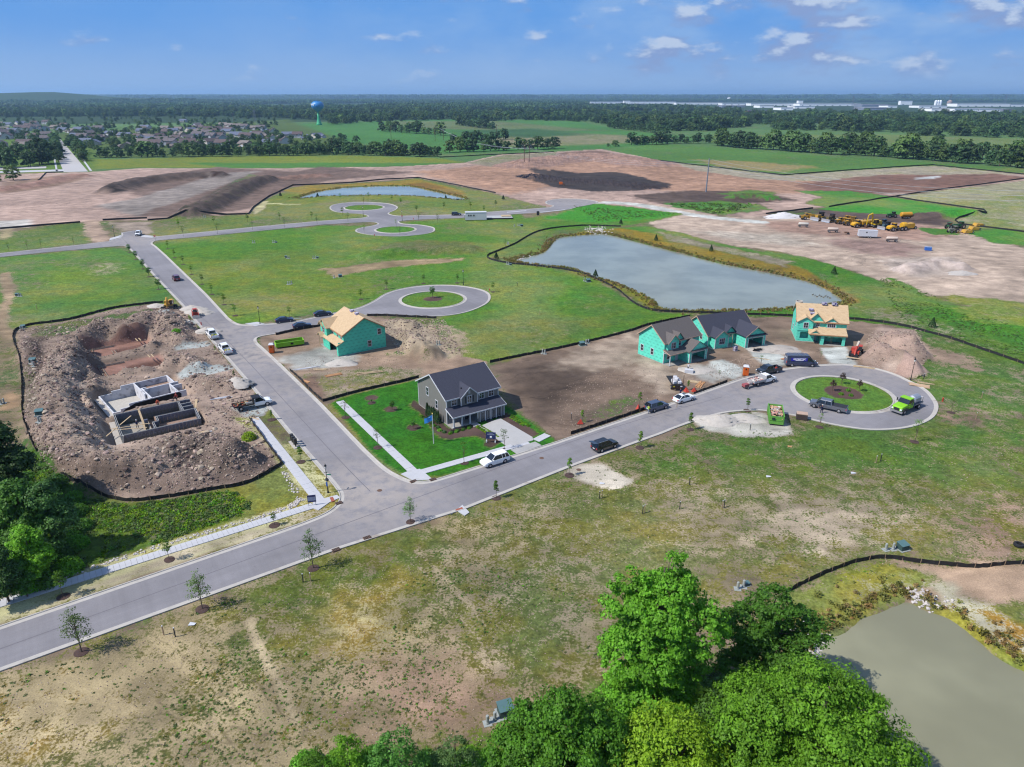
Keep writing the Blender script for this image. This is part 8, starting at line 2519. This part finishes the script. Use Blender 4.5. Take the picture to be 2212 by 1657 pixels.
FB = [(-700,268),(0,268),(200,262),(430,262),(600,262),(622,264),(700,271),(770,266),(860,262),(958,259),(1060,262),(1130,260),(1250,263),(1300,268),(1351,276),(1458,284),(1661,282),(1797,285),(1934,294),(2212,299),(2900,320)]
fbw = GL(FB)
fbx = np.array([q[0]/q[1] for q in fbw]); fby = np.array([q[1] for q in fbw])
EXC = [GL(p) for p in ([(-20,268),(600,268),(640,262),(620,256),(420,252),(-20,254)],[(1260,230),(1600,240),(1730,249),(2180,252),(2300,248),(2300,221),(1260,220)],[(1600,252),(1730,252),(1730,236),(1600,236)],[(600,268),(700,273),(720,262),(640,257)])]
def woods(n,y0,y1,seed):
 rs = np.random.RandomState(seed)
 y = np.sqrt(rs.uniform(y0**2,y1**2,n))
 tx = rs.uniform(-.86,.86,n)
 x = tx*y
 k = y > np.interp(tx,fbx,fby)
 for e in EXC: k &= sdist(x,y,e) < 0
 g = fbm(x,y,.0022,3)
 if y1 > 2600: k &= (g > .40)
 k &= hzv(x,y) < 18
 return x[k],y[k],rs
FW = [p[0] for p in FP[:4]] + [FP[0][0],FP[1][0]]
x,y,rs = woods(21000,900,3200,5)
scatter('woods','dense green woodland stretching back beyond the fields','woods',np.c_[x,y,hzv(x,y) - 1],rs.uniform(.8,1.35,len(x))*np.where(rs.uniform(0,1,len(x)) > .8,1.45,1),FW)
rs = np.random.RandomState(3)
PM = []
for s in range(3):
 c = np.c_[rs.uniform(-30,30,26),rs.uniform(-30,30,26),rs.uniform(7,12,26)]
 C_ = np.repeat(c,14,0) + rs.normal(0,1,(26*14,3))*np.array([4.2,4.2,2.4])
 PM.append(leaves(C_,np.c_[rs.normal(0,.6,(len(C_),2)),np.ones(len(C_))],3.6,rs,L_FAR,'canopy_patch'))
x,y,rs = woods(15000,2900,9500,6)
scatter('woods','far wooded plain fading to blue','woods',np.c_[x,y,hzv(x,y) - 1],rs.uniform(.9,1.4,len(x)),PM)
x,y,rs = woods(9000,9000,24000,8)
scatter('woods','most distant woods along the horizon','woods',np.c_[x,y,hzv(x,y) - 1],rs.uniform(2.0,3.6,len(x)),PM)
px_ = NR.uniform(0,600,620); pv_ = NR.uniform(256,334,620)
gx_,gy_,gs_ = [],[],[]
for u,v in zip(px_,pv_):
 if v > 322 and 108 < u < 200: continue
 if abs(u - (124 + (v - 335)*.4*0)) < 20 and v > 290: continue
 if u > 200 and v > 330: continue
 a,b = G(u,v)
 gx_.append(a); gy_.append(b); gs_.append(NR.uniform(.35,.8))
for u,v in zip(NR.uniform(560,780,50),NR.uniform(300,330,50)):
 a,b = G(u,v); gx_.append(a); gy_.append(b); gs_.append(NR.uniform(.4,.8))
scatter('woods','garden trees filling the gaps between the far houses','woods',np.c_[gx_,gy_,np.zeros(len(gx_))],gs_,[p[0] for p in FP])
# far neighbourhood houses
RC = [('grey-brown',pc8(116,108,110)),('slate-blue',pc8(112,120,142)),('brown',pc8(108,94,94)),('pale tan',pc8(142,132,126))]
WCc = [pc8(226,218,206),pc8(190,194,202),pc8(200,176,162),pc8(232,228,224)]
HP = []
for k in range(8):
 rn,rc = RC[k % 4]
 m_r = mat('far_roof_%d' % (k % 4),rc,.9,var=.12,vscale=.6)
 m_w = mat('far_wall_%d' % ((k*3 + 1) % 4),WCc[(k*3 + 1) % 4],.8,var=.05)
 W_,D_ = 13 + (k % 3)*2,10 + (k % 2)*2
 e = 3.2 if k % 2 else 5.0
 wl = shell(MB(),0,W_,0,D_,-.3,e,e + 3.2)
 shell(wl,W_*.55,W_*.95,-3.0,-.01,-.3,e*.75,e*.75 + 1.9,'y',back=False)
 rf = gable(MB(),0,W_,0,D_,e,e + 3.2,ov=.6,th=.25)
 gable(rf,W_*.55,W_*.95,-3.0,D_*.4,e*.75,e*.75 + 1.9,'y',ov=.5,th=.25)
 a = wl.build('wall',m_w); b = rf.build('roof',m_r)
 c = MB().box(W_*.6,W_*.9,-3.12,-3.01,0,2.2).build('garage_door',M_WHITE)
 d = MB().box(-.55,.55,-.12,0,-.7,.7).build('window',M_WHITE); g = MB().box(-.42,.42,-.16,-.121,-.57,.57).build('pane',M_GLASS)
 HP.append((rn,a.data,b.data,c.data,W_,D_,e))
 wd_,gd_ = d.data,g.data
 for o in (a,b,c,d,g): bpy.data.objects.remove(o)
A6 = [(60,240),(170,265),(260,230),(350,240),(260,160),(580,240),(800,250),(910,265),(970,330),(1120,240),(1130,310),(1200,420),(310,340),(420,350),(330,440),(1590,320),(1850,270),(1790,370),(2000,350),(1610,460),(1840,215),(2110,270),(2090,225),(820,200),(440,170),(1250,240),(60,300),(1400,300),(700,215),(20,170)]
A7 = [(220,290),(380,310),(600,200),(650,235),(520,250),(740,300),(560,345),(470,375),(260,410),(620,440),(850,345),(1080,415),(930,370),(1100,310),(1220,345),(1350,340),(1490,270),(1570,270),(1010,190),(1200,215),(1320,225),(1510,415),(1750,310),(1870,330),(2000,350),(2110,330),(980,270),(850,250),(1720,400),(430,130),(930,180),(1100,195),(1410,230),(160,400),(1650,350)]
JT = np.random.RandomState(4)
places = [(u*.1709,237.6 + v*.1709 + 4) for u,v in A6] + [(324 + u*.1709,237.6 + v*.1709 + 4) for u,v in A7]
bands = {}
places += [(JT.uniform(0,105),JT.uniform(268,322)) for k in range(14)] + [(JT.uniform(150,600),JT.uniform(278,322)) for k in range(42)]
for u,v in places: bands.setdefault(int((v - 255) // 13),[]).append((u,v))
BN = ['rearmost','fourth','middle','second','nearest','front','edge']
for bi,(bk,lst) in enumerate(sorted(bands.items())):
 for k,(u,v) in enumerate(sorted(lst)):
  rn,wm,rm,gm_,W_,D_,e = HP[NR.randint(8)]
  x,y = G(u,v)
  t = thing('far_house','%s-roofed house in the old neighbourhood, %s from the left in its %s row' % (rn,nth(k),BN[min(bi,6)]),'house',(x,y,hz(x,y)),R(NR.choice([-25,-8,5,60,-70,170,20])),'houses of the old neighbourhood')
  off = (-W_/2,-D_/2,0)
  link('wall',wm,t,off); link('roof',rm,t,off); link('garage_door',gm_,t,off)
  for q,zz in ((.15,1.6),(.38,1.6),(.2,4.2),(.45,4.2)):
   if zz < e - .6: link('pane',gd_,link('window',wd_,t,(off[0] + W_*q,off[1],zz)))
   if zz < e - .6: link('pane',gd_,link('window',wd_,t,(off[0] + W_*(q + .3),off[1] + D_,zz),R(180)))
M_SHED = mat('shed_white',(.84,.85,.87),.6,var=.03)
M_SHEDR = mat('shed_roof',pc8(196,198,206),.7,var=.03)
M_SHEDG = mat('shed_grey',pc8(150,158,176),.6,var=.04)
sheds = [(1276,1352,224,11,0),(1360,1460,224,12,0),(1460,1560,226,11,0),(1560,1622,227,10,0),(1622,1720,228.5,12,0),(1641,1671,233,10,0),(1687,1713,238,9,0),(1716,1760,234.5,9,0),(1727,1860,229,11,0),(1862,1922,231,11,2),(1866,1917,238,9,2),(1918,1938,233,9,0),(1945,1970,226.5,22,0),(2012,2050,240.5,9,0),(2061,2112,241.5,10,0),(2114,2160,241.5,10,0),(2067,2182,230.5,14,0),(2184,2240,230.5,11,0),(2166,2190,241.5,8,2),(1724,1734,227,24,0),(1347,1361,229,26,0),(1362,1395,229,11,2),(1985,2045,233,9,0),(1560,1610,232,8,2)]
for k,(u0,u1,v,h_,c) in enumerate(sheds):
 a,b = G(u0,v),G(u1,v)
 w_ = b[0] - a[0]
 t = thing('warehouse','%s %s shed in the far industrial park, %s from the left' % ('grey' if c else 'white','tall' if h_ > 20 else ('long' if u1 - u0 > 70 else 'short'),nth(sorted(range(len(sheds)),key=lambda i: sheds[i][0]).index(k))),'warehouse',((a[0] + b[0])/2,a[1],0),0)
 MB().box(-w_/2,w_/2,0,90 if h_ < 20 else 30,-2,h_).build('wall',M_SHEDG if c else M_SHED,t)
 MB().box(-w_/2 - 1,w_/2 + 1,-1,91 if h_ < 20 else 31,h_,h_ + 1).build('roof',M_SHEDR,t)
 for q in range(max(1,int(w_/40))): MB().box(-w_/2 + 12 + q*40,-w_/2 + 20 + q*40,-.3,-.05,0,4).build('door',M_SHEDG,t)
for k,(u,v) in enumerate(((2020,229),(2025,229),(2030,229),(2050,229))):
 x,y = G(u,v)
 t = thing('silo','%s silo, %s of the far cluster at the right' % ('tan' if k == 3 else 'white',nth(k)),'silo',(x,y,0))
 MB().lathe([(7 if k < 3 else 13,-1),(7 if k < 3 else 13,24),(0,30)],n=14).build('barrel',mat('silo_tan',pc8(196,170,160)) if k == 3 else M_SHED,t)
x,y = G(1641,247)
t = thing('brick_building','two-storey brown brick building before the far industrial park','building',(x,y,0),R(6))
m_b = mat('brick_brown',pc8(168,116,100),.85)
MB().box(-38,38,0,26,-2,11).build('wall',m_b,t); MB().box(-39,39,-1,27,11,12).build('roof',M_SHEDG,t)
for q in range(12):
 for zz in (2.5,7): link('pane',gd_,link('window',wd_,t,(-34 + q*6.2,-.05,zz + .6))).scale = (1,1,1)
for o in list(t.children):
 if o.name.startswith('window'): o.scale = (3,1,1.6)
for k,(u,v) in enumerate(((1660,250),(1675,251.5),(1690,252),(1704,250))):
 x,y = G(u,v)
 t = thing('brick_lodge','grey-roofed low building beside the brown brick one, %s from the left' % nth(k),'building',(x,y,0),R(10*k))
 link('wall',HP[1][1],t).scale = (1.6,1.6,1.2); link('roof',HP[0][2],t).scale = (1.6,1.6,1.2)
for k,(u,v,s,lab) in enumerate(((201,204,1.0,'white dome building on the far left hill'),(250,206,.6,'small white building on the far left ridge'),(415,211,.8,'small teal tank far off above the woods'),(470,210.5,.9,'pinkish building far off above the woods'),(1575,212,1.2,'white building far off beyond the industrial park'))):
 x,y = G(u,max(v,209.5))
 y = min(y,9000); x = (u - 1106)/1535*(y*CP + 55*SP)
 z = hz(x,y)
 t = thing('far_building',lab,'building',(x,y,z))
 MB().box(-24*s,24*s,0,20*s,-2,13*s).lathe([(20*s,13*s),(14*s,19*s),(0,22*s)],(0,10*s,0),n=12).build('hall',(M_SHED,M_SHED,mat('tank_teal',pc8(90,190,180)),mat('pinkish',pc8(220,190,190)),M_SHED,M_SHED)[k],t)
t = thing('water_tower','blue-bulbed water tower on a flared green stem beyond the houses','water tower',(-380,1490,0))
M_WTB = mat('tower_blue',pc8(64,150,226),.4,var=.04,vscale=.1)
bb = MB().lathe([(2.4,24),(4.5,26),(9.5,30),(11.8,33.5),(12.0,37),(10.2,41),(6.5,43.3),(0,44)],n=28).build('bulb',M_WTB,t,smooth=True)
MB().lathe([(6.5,-.5),(5.0,2.5),(3.4,8),(2.4,14),(2.2,24)],n=18).build('stem',mat('tower_green',pc8(70,190,130),.5),t,smooth=True)
m = MB()
for k in range(12):
 a = k*math.pi/6
 m.box(math.cos(a)*6 - .12,math.cos(a)*6 + .12,math.sin(a)*6 - .12,math.sin(a)*6 + .12,42.5,45)
m.lathe([(5.95,44.9),(6.1,44.9),(6.1,45.1),(5.95,45.1)],n=20)
m.build('rail',M_WTB,t)
text('WN',bb,(-7.6,-9.6,37.3),(R(86),0,R(-38)),5.2,M_LETW)
M_POLE = mat('pole_brown',pc8(110,84,74),.9)
M_POLEG = mat('pole_galvanised',pc8(150,158,172),.5,metal=.2)
x,y = G(1133,361); x2,y2 = G(1142.5,361)
t = thing('power_pole','brown H-frame power pole standing in the graded earth','power pole',((x + x2)/2,y,0))
for s in (-1,1): MB().tube([(s*2.0,0,-.5),(s*2.0,0,16.5)],.28,6).build('pole',M_POLE,t)
MB().bar((-4.6,0,15),(4.6,0,15),.3).build('crossarm',M_POLEG,t)
m = MB()
for a,b in (((-4.6,0,15),(-3.2,0,17.5)),((-3.2,0,17.5),(-2,0,15)),((4.6,0,15),(3.2,0,17.5)),((3.2,0,17.5),(2,0,15))): m.bar(a,b,.2)
m.build('brace',M_POLEG,t)
hfx,hfy = (x + x2)/2,y
x,y = G(1525,415)
t = thing('power_pole','tall grey single power pole beside the graded earth at the right','power pole',(x,y,0))
MB().tube([(0,0,-.5),(0,0,19.8)],[.45,.25],10).build('pole',M_POLEG,t)
for zz,s in ((18.6,1),(16.8,1),(15.0,1)): MB().bar((0,0,zz),(1.6*s,0,zz + .3),.14).build('insulator_arm',M_POLEG,t)
px0,py0 = x,y
for k,(u,v) in enumerate(((940,305),(958,303),(845,300),(505,262),(1133 - 60,296))):
 x,y = G(u,v)
 t = thing('power_pole','thin dark power pole, %s of those crossing the far fields' % nth(k),'power pole',(x,y,0))
 MB().tube([(0,0,-.5),(0,0,17)],.3,6).build('pole',M_POLE,t)
 MB().bar((-3,0,15.5),(3,0,15.5),.25).build('crossarm',M_POLE,t)
x,y = G(552,262)
TW = [(552,265,26),(1160,214.5,60),(1290,214,60),(1490,224,50),(1840,236,50),(2050,228,60),(2170,226,60),(900,213.5,60),(1400,214,60),(780,213,60)]
M_LAT = mat('lattice_steel',pc8(130,140,156),.5,metal=.3)
for k,(u,v,h_) in enumerate(TW):
 x,y = G(u,v)
 t = thing('transmission_tower','pale lattice transmission tower, %s of the far ones' % nth(k),'pylon',(x,y,0))
 m = MB()
 b = h_*.09
 w_ = .35*y/2500 + .15
 for s in (-1,1):
  for s2 in (-1,1): m.bar((s*b,s2*b,0),(s*.8,s2*.8,h_),w_)
 for q in range(6):
  z0_,z1_ = h_*q/6,h_*(q + 1)/6
  r0,r1 = b + (.8 - b)*q/6,b + (.8 - b)*(q + 1)/6
  m.bar((-r0,-r0,z0_),(r1,-r1,z1_),w_*.7)
  m.bar((r0,-r0,z0_),(-r1,-r1,z1_),w_*.7)
 m.build('lattice',M_LAT,t)
 for q in (.72,.85,.98): MB().bar((-h_*.17,0,h_*q),(h_*.17,0,h_*q),w_).build('crossarm',M_LAT,t)
def wire(a,b,sag,r_,label):
 a,b = Vector(a),Vector(b)
 pts = [a + (b - a)*t_ + Vector((0,0,-sag*4*t_*(1 - t_))) for t_ in [i/20 for i in range(21)]]
 tag(MB().tube(pts,r_,4).build('power_line',mat('wire_alu',pc8(190,194,200),.4),None),label,'power line')
for k,(v_,lab) in enumerate(((413,'highest'),(424,'middle'),(436,'lowest'))):
 e = G(2330,v_,12)
 wire((px0 + 1.6,py0,18.9 - 1.8*k),(*e,12),5,.07,lab + ' overhead wire running right from the tall grey pole')
 wire((px0 - .2,py0,18.7 - 1.8*k),(hfx + 3.4*(1 - k),hfy,14.6),4,.045,lab + ' overhead wire between the grey pole and the H-frame')
 wire((hfx + 3.4*(1 - k),hfy,14.6),(*G(950,304),15),6,.06,lab + ' overhead wire running left from the H-frame pole')
def pile(u,v,rx,ry,h,label,c=(208,200,190),rz=0):
 x,y = G(u,v)
 rs = np.random.RandomState(int(u))
 n,k = 26,12
 vs = [(0,0,h)]
 for j in range(1,k + 1):
  for i in range(n):
   a = i*2*math.pi/n
   q = j/k
   w_ = 1 + .12*math.sin(3*a + u) + .06*rs.normal()
   vs.append((rx*q*w_*math.cos(a),ry*q*w_*math.sin(a),h*max(0,1 - q**1.15)*(1 + .07*rs.normal()) - (.12 if j == k else 0)))
 fs = [(0,1 + i,1 + (i + 1) % n) for i in range(n)] + [(1 + j*n + i,1 + (j + 1)*n + i,1 + (j + 1)*n + (i + 1) % n,1 + j*n + (i + 1) % n) for j in range(k - 1) for i in range(n)]
 tag(MB().add(vs,fs).build('sand_pile',mat('loose_sand_%d' % c[0],pc8(*c),.95,var=.12,vscale=2,bump=.5,bscale=9),None,(x,y,hz(x,y)),True,R(rz)),label,'pile')
pile(416,668,4.2,2.2,1.1,'farther of the two sand piles tipped on the long road')
pile(432,676,4.6,2.4,1.2,'nearer of the two sand piles tipped on the long road',rz=-10)
pile(448,716,3.6,2.0,1.2,'sand pile tipped in front of the two white pickups')
pile(340,662,3.4,1.8,.9,'sand pile left of the excavator')
pile(514,836,3.4,2.2,1.5,'sand pile behind the short fence near the black flatbed')
pile(738,785,3.6,2.6,.9,'sand pile before the left unfinished house')
pile(1676,756,6.5,3.4,.8,'broad low sand pile between the two groups of unfinished houses',(198,188,178))
pile(1552,909,5.0,2.6,1.2,'rounded sand pile left of the green skip')
pile(1606,905,4.2,2.2,.8,'low rough sand pile just left of the green skip')
pile(1502,800,4.0,2.4,.5,'low sand pile before the brown-roofed house garage')
pile(1692,470,10,5,2.6,'white gravel pile at the left end of the machine row',(232,228,228))
pile(2076,592,5,3,1.1,'low pale gravel heap on the yard at the right',(206,198,190))
# small things about the site
def planks(u,v,rz,n,L_,w_,label,z=.05,spread=.08,m_=None):
 rs = np.random.RandomState(int(u + v))
 t = thing('plank_stack',label,'planks',(*G(u,v),hz(*G(u,v))),R(rz))
 for k in range(n):
  MB().box(-L_/2 + rs.uniform(-.3,.3),L_/2 + rs.uniform(-.3,.3),-w_/2,w_/2,0,.06).build('plank',m_ or M_WOOD,t,(0,(k % max(2,n // 2))*(w_ + spread),.02 + .065*(k // max(2,n // 2))),rz=rs.uniform(-.09,.09))
 return t
M_WOODO = mat('lumber_orange',pc8(214,160,112),.8,var=.15)
planks(1517,832,62,8,3.6,.22,'fan of long pale planks by the kerb-side silt fence',m_=M_WOODO)
planks(1497,826,-20,6,2.0,.3,'short stack of boards left of the fanned planks')
planks(1868,795,-18,6,4.2,.2,'bundle of pale lumber on the kerb right of the gravel drive')
planks(722,813,30,10,3.2,.16,'ribbed bundle of short planks on the dirt before the left house',m_=M_WOODO)
planks(800,808,18,10,5.2,.14,'long bundle of lumber behind the show-home lawn')
planks(692,800,5,6,2.6,.2,'scattered board scraps by the sand patch')
planks(660,825,-40,3,2.2,.3,'brown boards leaning near the kerb-side silt fence',m_=M_WOODO)
planks(663,796,25,2,5.4,.25,'long white beam lying beside the gravel drive',m_=M_WHITE)
planks(478,862,24,6,3.6,.16,'pale boards lying by the black truck bed',m_=M_WHITE)
planks(1985,835,-30,7,3.6,.5,'spread plywood sheets and lumber on the grass right of the circle',m_=mat('plywood',pc8(220,186,150)))
planks(2000,829,-30,4,3.0,.12,'thin yellow battens beyond the plywood sheets')
planks(1690,757,-20,6,4.6,.16,'scattered long lumber between sand pile and right house')
planks(1704,776,8,3,3.4,.3,'low stack of tan boards above the blue van',m_=M_WOODO)
planks(1545,752,50,1,2.6,.2,'single board before the bay of the slate-roofed house')
planks(1640,775,-30,2,4.0,.1,'pair of thin battens on the gravel before the open garage')
planks(440,935,10,3,2.6,.2,'loose boards right of the formwork foundation',m_=M_WHITE)
planks(548,905,-30,4,2.4,.12,'loose lathes on the end of the new pavement')
planks(632,688,3,1,4.8,.15,'white pipe lying in the meadow by the side street',m_=M_WHITE)
x,y = G(1731,905)
t = thing('panel_stack','strapped stack of dark-edged panels beside the green skip','stack',(x,y,.08),R(-20))
for k in range(7): MB().box(-.95,.95,-.65,.65,k*.17,k*.17 + .12).build('panel',mat('panel_dark',pc8(90,76,74)) if k < 6 else mat('panel_tan',pc8(206,176,156)),t,rz=NR.uniform(-.03,.03))
x,y = G(442,946)
t = thing('tarp_pile','dark tarpaulin-covered block stack right of the formwork','pile',(x,y,hz(x,y)),R(30))
MB().box(-1.0,1.0,-.7,.7,0,1.0).build('cover',mat('tarp_grey',pc8(110,114,118),.6,bump=.5,bscale=3),t)
MB().box(-.9,.9,-.6,.6,1.0,1.06).build('top_board',M_WOOD,t)
x,y = G(405,712)
tag(MB().lathe([(.95,0),(.95,.35),(.6,.35),(.6,0),(.95,0)],n=20,cap=False).build('concrete_ring',mat('ring_pale',pc8(214,206,196)),None,(x,y,hz(x,y) + .02)),'pale concrete ring lying by the gravel drive','concrete ring')
x,y = G(1726,657)
tag(MB().lathe([(1.0,0),(1.0,2.1),(.82,2.1),(.82,0),(1.0,0)],n=24,cap=False).build('concrete_ring',MATS['ring_pale'],None,(x,y,hz(x,y))),'tall pale concrete manhole ring behind the right unfinished house','concrete ring')
for k,(x,y,z) in enumerate(((6.0,5.0,8.1),(8.3,5.0,8.1))):
 o = MB().box(-.55,.55,-.5,.5,0,.5).build('shingle_bundle',mat('bundle_pale',pc8(216,212,222),.6,noise2=((*pc8(70,60,130),1),3,.5,.56)))
 xplace(o,H4); o.location = H4.matrix_world @ Vector((0,0,0)) if False else Vector((H4.location.x + math.cos(R(-13))*x - math.sin(R(-13))*y,H4.location.y + math.sin(R(-13))*x + math.cos(R(-13))*y,z - .03))
 tag(o,'wrapped shingle pack on the ridge of the right house, %s' % ('left one' if k == 0 else 'right one'),'shingle pack')
for H_,ang_,lst,lab in ((H1,-55,((4.6,6.5,8.1),(7.4,6.5,8.1)),'purple-white shingle pack on the ridge of the left unfinished house, %s one'),(H4,-13,((2.9,3.2,6.95),(3.2,2.3,6.3)),'purple shingle pack on the roof slope of the right house, %s one')):
 for k,(x,y,z) in enumerate(lst):
  o = MB().box(-.5,.5,-.35,.35,0,.4).build('shingle_bundle',mat('bundle_purple',pc8(110,96,176),.6,noise2=((*pc8(220,216,226),1),3,.45,.52)),None,(H_.location.x + math.cos(R(ang_))*x - math.sin(R(ang_))*y,H_.location.y + math.sin(R(ang_))*x + math.cos(R(ang_))*y,z),rz=R(ang_))
  tag(o,lab % ('near','far')[k],'shingle pack')
for k,(u,v) in enumerate(((1588,758),(1586,755))):
 o = MB().box(-.4,.4,-.35,.35,0,.5).build('shingle_bundle',MATS['bundle_pale'],None,(*G(1588,758),.02 + .5*k),rz=.3 + k*.2)
 tag(o,('lower','upper')[k] + ' pale shingle pack stacked before the slate-roofed house','shingle pack')
for k,(u,v) in enumerate(((1633,760),(1640,759))):
 t = thing('wheelbarrow','black wheelbarrow on the gravel, %s of the pair' % ('left','right')[k],'wheelbarrow',(*G(u,v),.05),R(160 + 30*k))
 MB().add([(-.3,-.2,.3),(.3,-.2,.3),(.3,.2,.3),(-.3,.2,.3),(-.5,-.35,.6),(.6,-.35,.6),(.6,.35,.6),(-.5,.35,.6)],F8).build('tray',M_BLK,t)
 MB().lathe([(.2,-.05),(.2,.05)],(.55,0,.2),n=10,axis='y').build('wheel',M_TYRE,t)
 for s in (-1,1): MB().bar((.5,s*.15,.25),(-1.1,s*.3,.55),.05).build('handle',M_BLK,t)
o = MB().box(-.9,.9,-.5,.5,0,.7).build('foam_stack',M_WHITE,None,(*G(1488,805),.05),rz=-.3)
tag(o,'white wrapped block stack before the porch of the brown-roofed house','stack')
M_TARP = mat('orange_mesh',pc8(206,70,52),.7,var=.2)
for k,(u,v) in enumerate(((1253,915),(1378,883),(1482,846),(1500,846))):
 x,y = G(u,v)
 o = MB().add([(-.6,-.35,0),(.6,-.3,0),(.5,.35,0),(-.4,.35,0),(.1,0,.95)],[(0,1,4),(1,2,4),(2,3,4),(3,0,4)]).build('safety_mesh',M_TARP,None,(x,y,.02),rz=k)
 tag(o,'heap of orange safety mesh round a sapling, %s from the left along the silt fence' % nth(k),'safety mesh')
M_PIPE = mat('pipe_dark',pc8(52,56,60),.6)
SP_ = [(379,1376),(354,1372),(655,1258),(671,1256),(1388,1110),(1392,1108),(1295,1078),(1300,1076),(1489,1047),(1560,1098),(1564,1096),(1892,1000),(1902,996),(2120,860),(1995,820),(2108,905),(1468,1100),(1166,680),(1118,618),(826,540),(1104,640),(845,505),(1234,905),(1462,880),(1620,930),(80,668)]
for k,(u,v) in enumerate(SP_):
 x,y = G(u,v)
 t = thing('survey_stake','%s survey stake in the open ground, %s from the left' % ('pale' if k % 2 else 'grey',nth(sorted(range(len(SP_)),key=lambda i: SP_[i][0]).index(k))),'stake',(x,y,hz(x,y)))
 MB().box(-.05,.05,-.05,.05,-.2,1.2).build('post',M_STAKE if k % 2 else M_PIPE,t)
 MB().box(-.055,.055,-.055,.055,1.2,1.3).build('painted_tip',M_WHITE,t)
for k,(u,v,lab) in enumerate(((893,1041,'rusty storm drain at the corner left of the show-home pavement ramp'),(935,1037,'rusty storm drain at the corner right of the show-home pavement ramp'),(732,1088,'rusty storm drain at the near corner kerb'),(726,1189,'rusty storm drain on the south kerb of the entry road'),(793,1163,'rusty storm drain farther along the south kerb'),(1663,896,'dark storm drain on the kerb by the green skip'))):
 x,y = G(u,v)
 t = thing('storm_drain',lab,'storm drain',(x,y,.1),R(34))
 MB().box(-.5,.5,-.3,.3,-.1,.09).build('frame',M_RUST,t)
 for q in range(5): MB().box(-.42 + q*.19,-.34 + q*.19,-.25,.25,.09,.12).build('bar',M_PLAST,t)
for k,(u,v) in enumerate(((1250,1015),(1078,640),(820,1060),(1170,990),(640,740),(1305,925),(1772,912),(1600,880))):
 x,y = G(u,v)
 if k in (0,2,3,4,6): tag(MB().lathe([(.38,0),(.38,.012),(0,.013)],n=18).build('manhole_cover',M_RUST,None,(x,y,.042)),'dark manhole cover in the road, %s from the left' % {4: 'first',2: 'second',3: 'third',0: 'fourth',6: 'fifth'}[k],'manhole cover')
x,y = G(2200,1180)
t = thing('tyre','black tyre lying on the dirt at the right edge above the curved fence','tyre',(x,y,hz(x,y)))
MB().lathe([(.35,0),(.6,.02),(.65,.2),(.6,.38),(.35,.4),(.35,0)],n=18,cap=False).build('carcass',M_TYRE,t)
for k,(u,v,lab) in enumerate(((1843,1022,'small white scrap of wrap'),(1300,1045,'pale paper'),(1706,965,'tan board'),(415,1349,'white litter'),(1060 + 600,1030,'white scrap'))):
 x,y = G(u,v)
 tag(MB().add([(-.4,-.2,.03),(.35,-.25,.12),(.4,.2,.05),(-.3,.25,.14)],[(0,1,2,3)]).build('litter',M_WHITE if k != 2 else M_WOODO,None,(x,y,hz(x,y))),lab + ' lying in the grass, ' + ('right of the stakes','below the bare sand','below the green skip','near the second airy tree','right of the dry patch')[k],'litter')
x,y = G(983 + 20,476)
t = thing('site_cabin','white site cabin on the far road','cabin',(*G(1028,475),.05),R(6))
MB().box(-5,5,-1.8,1.8,.2,3.6).build('body',M_WHITE,t); MB().box(-5.1,5.1,-1.9,1.9,3.6,3.75).build('roof',M_WHITE,t)
for q in (-3.4,-2.4,-1.0): win(t,q,-1.81,2.3,.7,.8,0,1,1)
t = thing('site_toilet','grey box cabinet left of the white site cabin','cabinet',(*G(1008,475),.05),R(6))
MB().box(-.9,.9,-.7,.7,.1,2.3).build('body',mat('cabinet_grey',pc8(130,136,144)),t); MB().box(-1,1,-.8,.8,2.3,2.4).build('roof',M_WHITE,t)
t = thing('house_slab','fresh concrete slab edged in black beside the site cabin','slab',(*G(1075,471),.05),R(6))
MB().box(-7,7,-4,4,.0,.5).build('slab',mat('slab_pale',pc8(200,200,200)),t); MB().box(-7.1,7.1,-4.1,-4.01,0,.6).build('edge_board',M_BLK,t); MB().box(2,6.5,0,3.5,.51,.9).build('board_stack',M_WOOD,t)
tag(MB().box(-.6,.6,-.5,.5,0,1.9).build('utility_box',M_BLK,None,(*G(1162,465),.05)),'black upright box on the verge of the far road','utility box')
gm2 = loft(MB(),[[(x_,r_*math.cos(a)*.8,.12 + r_*math.sin(a)) for a in [k*math.pi/4 for k in range(8)]] for x_,r_ in ((-.38,.02),(-.2,.13),(.05,.15),(.24,.09),(.3,.03))]).tube([(.22,0,.18),(.3,0,.4),(.36,0,.52)],[.05,.035,.04],6).tube([(.34,0,.52),(.46,0,.5)],[.04,.012],6)
go = gm2.build('goose',mat('goose_brown',pc8(120,108,96),.8))
for k in range(9):
 o = go if k == 0 else go.copy()
 if k: COL.objects.link(o)
 o.location = (*G(1756 + k*4.6,635 + (k % 3)*1.6 + k*.5),-.3)
 o.rotation_euler[2] = NR.uniform(0,6)
 tag(o,'brown goose on the big pond, %s from the left of the little flock' % nth(k),'goose','flock on the big pond')
# summer haze over the whole country
hzm = bpy.data.materials.new('air')
hzm.use_nodes = True
t = NT(hzm.node_tree)
pv = t.new('ShaderNodeVolumePrincipled',{'Color': (.42,.68,1.0,1),'Density': HAZE,'Anisotropy': .2})
t.t.links.new(pv.outputs[0],t.new('ShaderNodeOutputMaterial').inputs['Volume'])
tag(MB().box(-31000,31000,-500,42500,-4,190).build('haze',hzm),'thin blue summer haze over the plain','haze',kind='stuff')
for o in list(COL.objects):
 if o.type == 'FONT':
  mm = bpy.data.meshes.new_from_object(o.evaluated_get(bpy.context.evaluated_depsgraph_get()))
  n_ = link('lettering',mm,o.parent,o.location)
  n_.rotation_euler = o.rotation_euler
  nm = o.name
  bpy.data.objects.remove(o)
